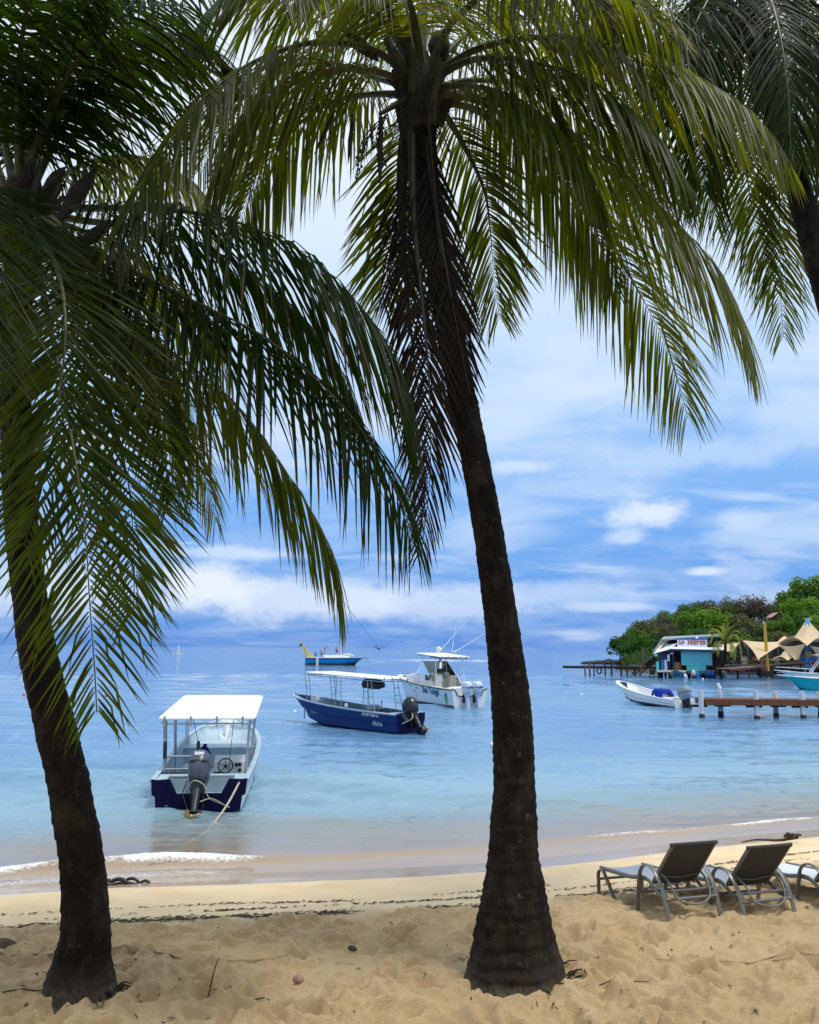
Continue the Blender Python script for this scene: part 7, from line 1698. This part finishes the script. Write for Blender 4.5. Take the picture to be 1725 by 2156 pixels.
# scatter of leaf bits, bark chips and stones: uncounted litter
rr_ = np.random.RandomState(8); Vv, Ff = [], []
def chip(x, y, L_, W_, a_, tz):
    z = sand_h(x, y) + .006; ca, sa = math.cos(a_), math.sin(a_); b0 = len(Vv)
    for (u_, v, h) in ((-1, 0, 0), (-.3, -1, .25), (.4, -.9, .5), (1, 0, .15), (.3, 1, .6), (-.4, .9, .35), (0, 0, 1.1)):
        dx, dy = u_ * L_, v * W_; Vv.append((x + dx * ca - dy * sa, y + dx * sa + dy * ca, z + h * tz))
    for k in range(6): Ff.append((b0 + k, b0 + (k + 1) % 6, b0 + 6))
for k in range(430):
    y = 6.6 + 6.2 * rr_.rand(); x = (rr_.rand() * 2 - 1) * (.6 * y + .5)
    if shore_s(x, y) > -2.6: continue
    s_ = rr_.rand() ** 2.2; chip(x, y, .008 + .028 * s_, .004 + .008 * s_, rr_.rand() * 6.28, .008 + .012 * s_)
for k in range(90):
    y = 6.7 + 1.6 * rr_.rand(); x = PB_L.x + .9 * rr_.normal() * .7; chip(x, y, .02 + .06 * rr_.rand(), .006, rr_.rand() * 6.28, .01)
li = fast_mesh('sand_litter', np.array(Vv), np.array(Ff), mat('litter_brown', (.10, .065, .035), .9, var=.6, scale=8), None, False); tag(li, 'tiny brown leaf bits and bark chips strewn over the dry sand', 'litter', None, 'stuff')
# wrack line of dark weed
Vv, Ff = [], []
for k in range(6500):
    x = rr_.uniform(-6.5, 8.5); lane = rr_.choice([0, 1, 2], p=[.55, .25, .2])
    clump = float(vnoise(np.array(x * 1.1 + 3), np.array(lane * 5.5), 17)); 
    if rr_.rand() > max(0, (clump - .33) * 2.4): continue
    tgt = (-2.75, -2.2, -1.75)[lane] + rr_.normal() * (.09 if lane == 0 else .035) + .25 * (float(vnoise(np.array(x * .5), np.array(lane * 3.1), 9)) - .5)
    y = 13.75 + .305 * x - .35 * math.sin(x * .45 + 1.0) + .25 + tgt / NY
    L_ = rr_.uniform(.012, .065) * (1.0 if lane == 0 else .7); chip(x, y, L_, rr_.uniform(.003, .009), .29 + rr_.normal() * .35, rr_.uniform(.004, .016))
wk = fast_mesh('seaweed_line', np.array(Vv), np.array(Ff), mat('dry_weed', (.06, .04, .028), .9, var=.5, scale=15), None, False); tag(wk, 'broken line of dark dried seaweed left along the high water mark', 'seaweed', None, 'stuff')

# ================================================================== buoys and far sail
BUOYW = mat('buoy_white', (.78, .79, .80), .4, var=.05); BUOYR = mat('buoy_red', (.60, .05, .03), .45, var=.1)
def buoy(px, py, w_px, m, label):
    c_ = G(px, py, WL); r_ = w_px / 2 * mpp(px, py, c_.y); mb = MB()
    mb.lathe((0, 0, r_ * .35), [(r_ * .35, -r_ * 1.2), (r_ * .85, -r_ * .6), (r_, 0), (r_ * .85, r_ * .55), (r_ * .4, r_ * .9), (r_ * .12, r_ * 1.0), (r_ * .12, r_ * 1.25)], 14)
    o = mb.build('mooring_buoy', m, None, smooth=60); o.location = c_; return tag(o, label, 'buoy', 'mooring buoys')
for a_ in ((621, 1501, 9, BUOYW, 'white mooring buoy floating just left of the dark blue boat'), (1038, 1571, 13, BUOYW, 'white buoy half hidden behind the middle palm trunk'), (1225, 1464, 6, BUOYW, 'lone white buoy on open water left of the white skiff'), (1513, 1443, 7, BUOYW, 'upper of two white buoys in front of the hut'),
           (1516, 1449, 8, BUOYW, 'lower of two white buoys in front of the hut'), (1532, 1487, 8, BUOYW, 'white buoy seen below the jetty deck'), (1711, 1449, 7, BUOYW, 'white buoy in front of the turquoise boat'), (50, 1464, 6, BUOYR, 'red buoy far out left of the left palm trunk'), (224, 1466, 6, BUOYR, 'red buoy right of the left palm trunk'), (1480, 1431, 5, BUOYW, 'tiny white float close to the hut stilts')):
    buoy(*a_)
fs = thing('far_sail_boat', 'tiny white sail far out near the horizon, left of the blue sailing boat', 'boat', G(374, 1379, WL))
mb = MB(); mb.prism([(-.6, 0, .5), (1.6, 0, .5), (.1, 0, 5.2)], (0, -.05, 0), (0, .05, 0)); mb.build('sail', BUOYW, fs)
mb = MB(); mb.loft([[(-2.4, -.3, .5), (2.6, 0, .6), (-2.4, .3, .5)], [(-2.2, -.2, -.2), (2.0, 0, -.2), (-2.2, .2, -.2)]], True, (True, True)); mb.build('hull', BUOYW, fs)
mb = MB(); mb.tube([(0, 0, .4), (0, 0, 5.6)], .06, 5); mb.build('mast', GREYP, fs)
# ================================================================== unseen veranda house, added behind the viewpoint to shade the near sand
vh = thing('shade_house', 'low timber veranda house standing right behind the viewpoint', 'building', (0, -6, 0))
WALLV = mat('shade_house_wall', (.10, .075, .05), .8, var=.3, scale=2)
mb = MB(); mb.box((0, -2.2, 3.2), (30, .3, 6.8)); mb.build('wall', WALLV, vh)
mb = MB(); mb.box((0, 1.9, 1.25), (30, 8.0, .2)); mb.build('floor', WD_GREY, vh)
mb = MB(); mb.prism([(-15.5, 6.8, 4.7), (15.5, 6.8, 4.7), (15.5, -3.0, 7.2), (-15.5, -3.0, 7.2)], (0, 0, -.12), (0, 0, .12)); mb.build('roof', METALG, vh)
for k in range(11):
    mb = MB(); mb.box((-15 + 3 * k, 5.4, 2.6), (.2, .2, 4.6)); mb.build('post', WD_BROWN, vh)
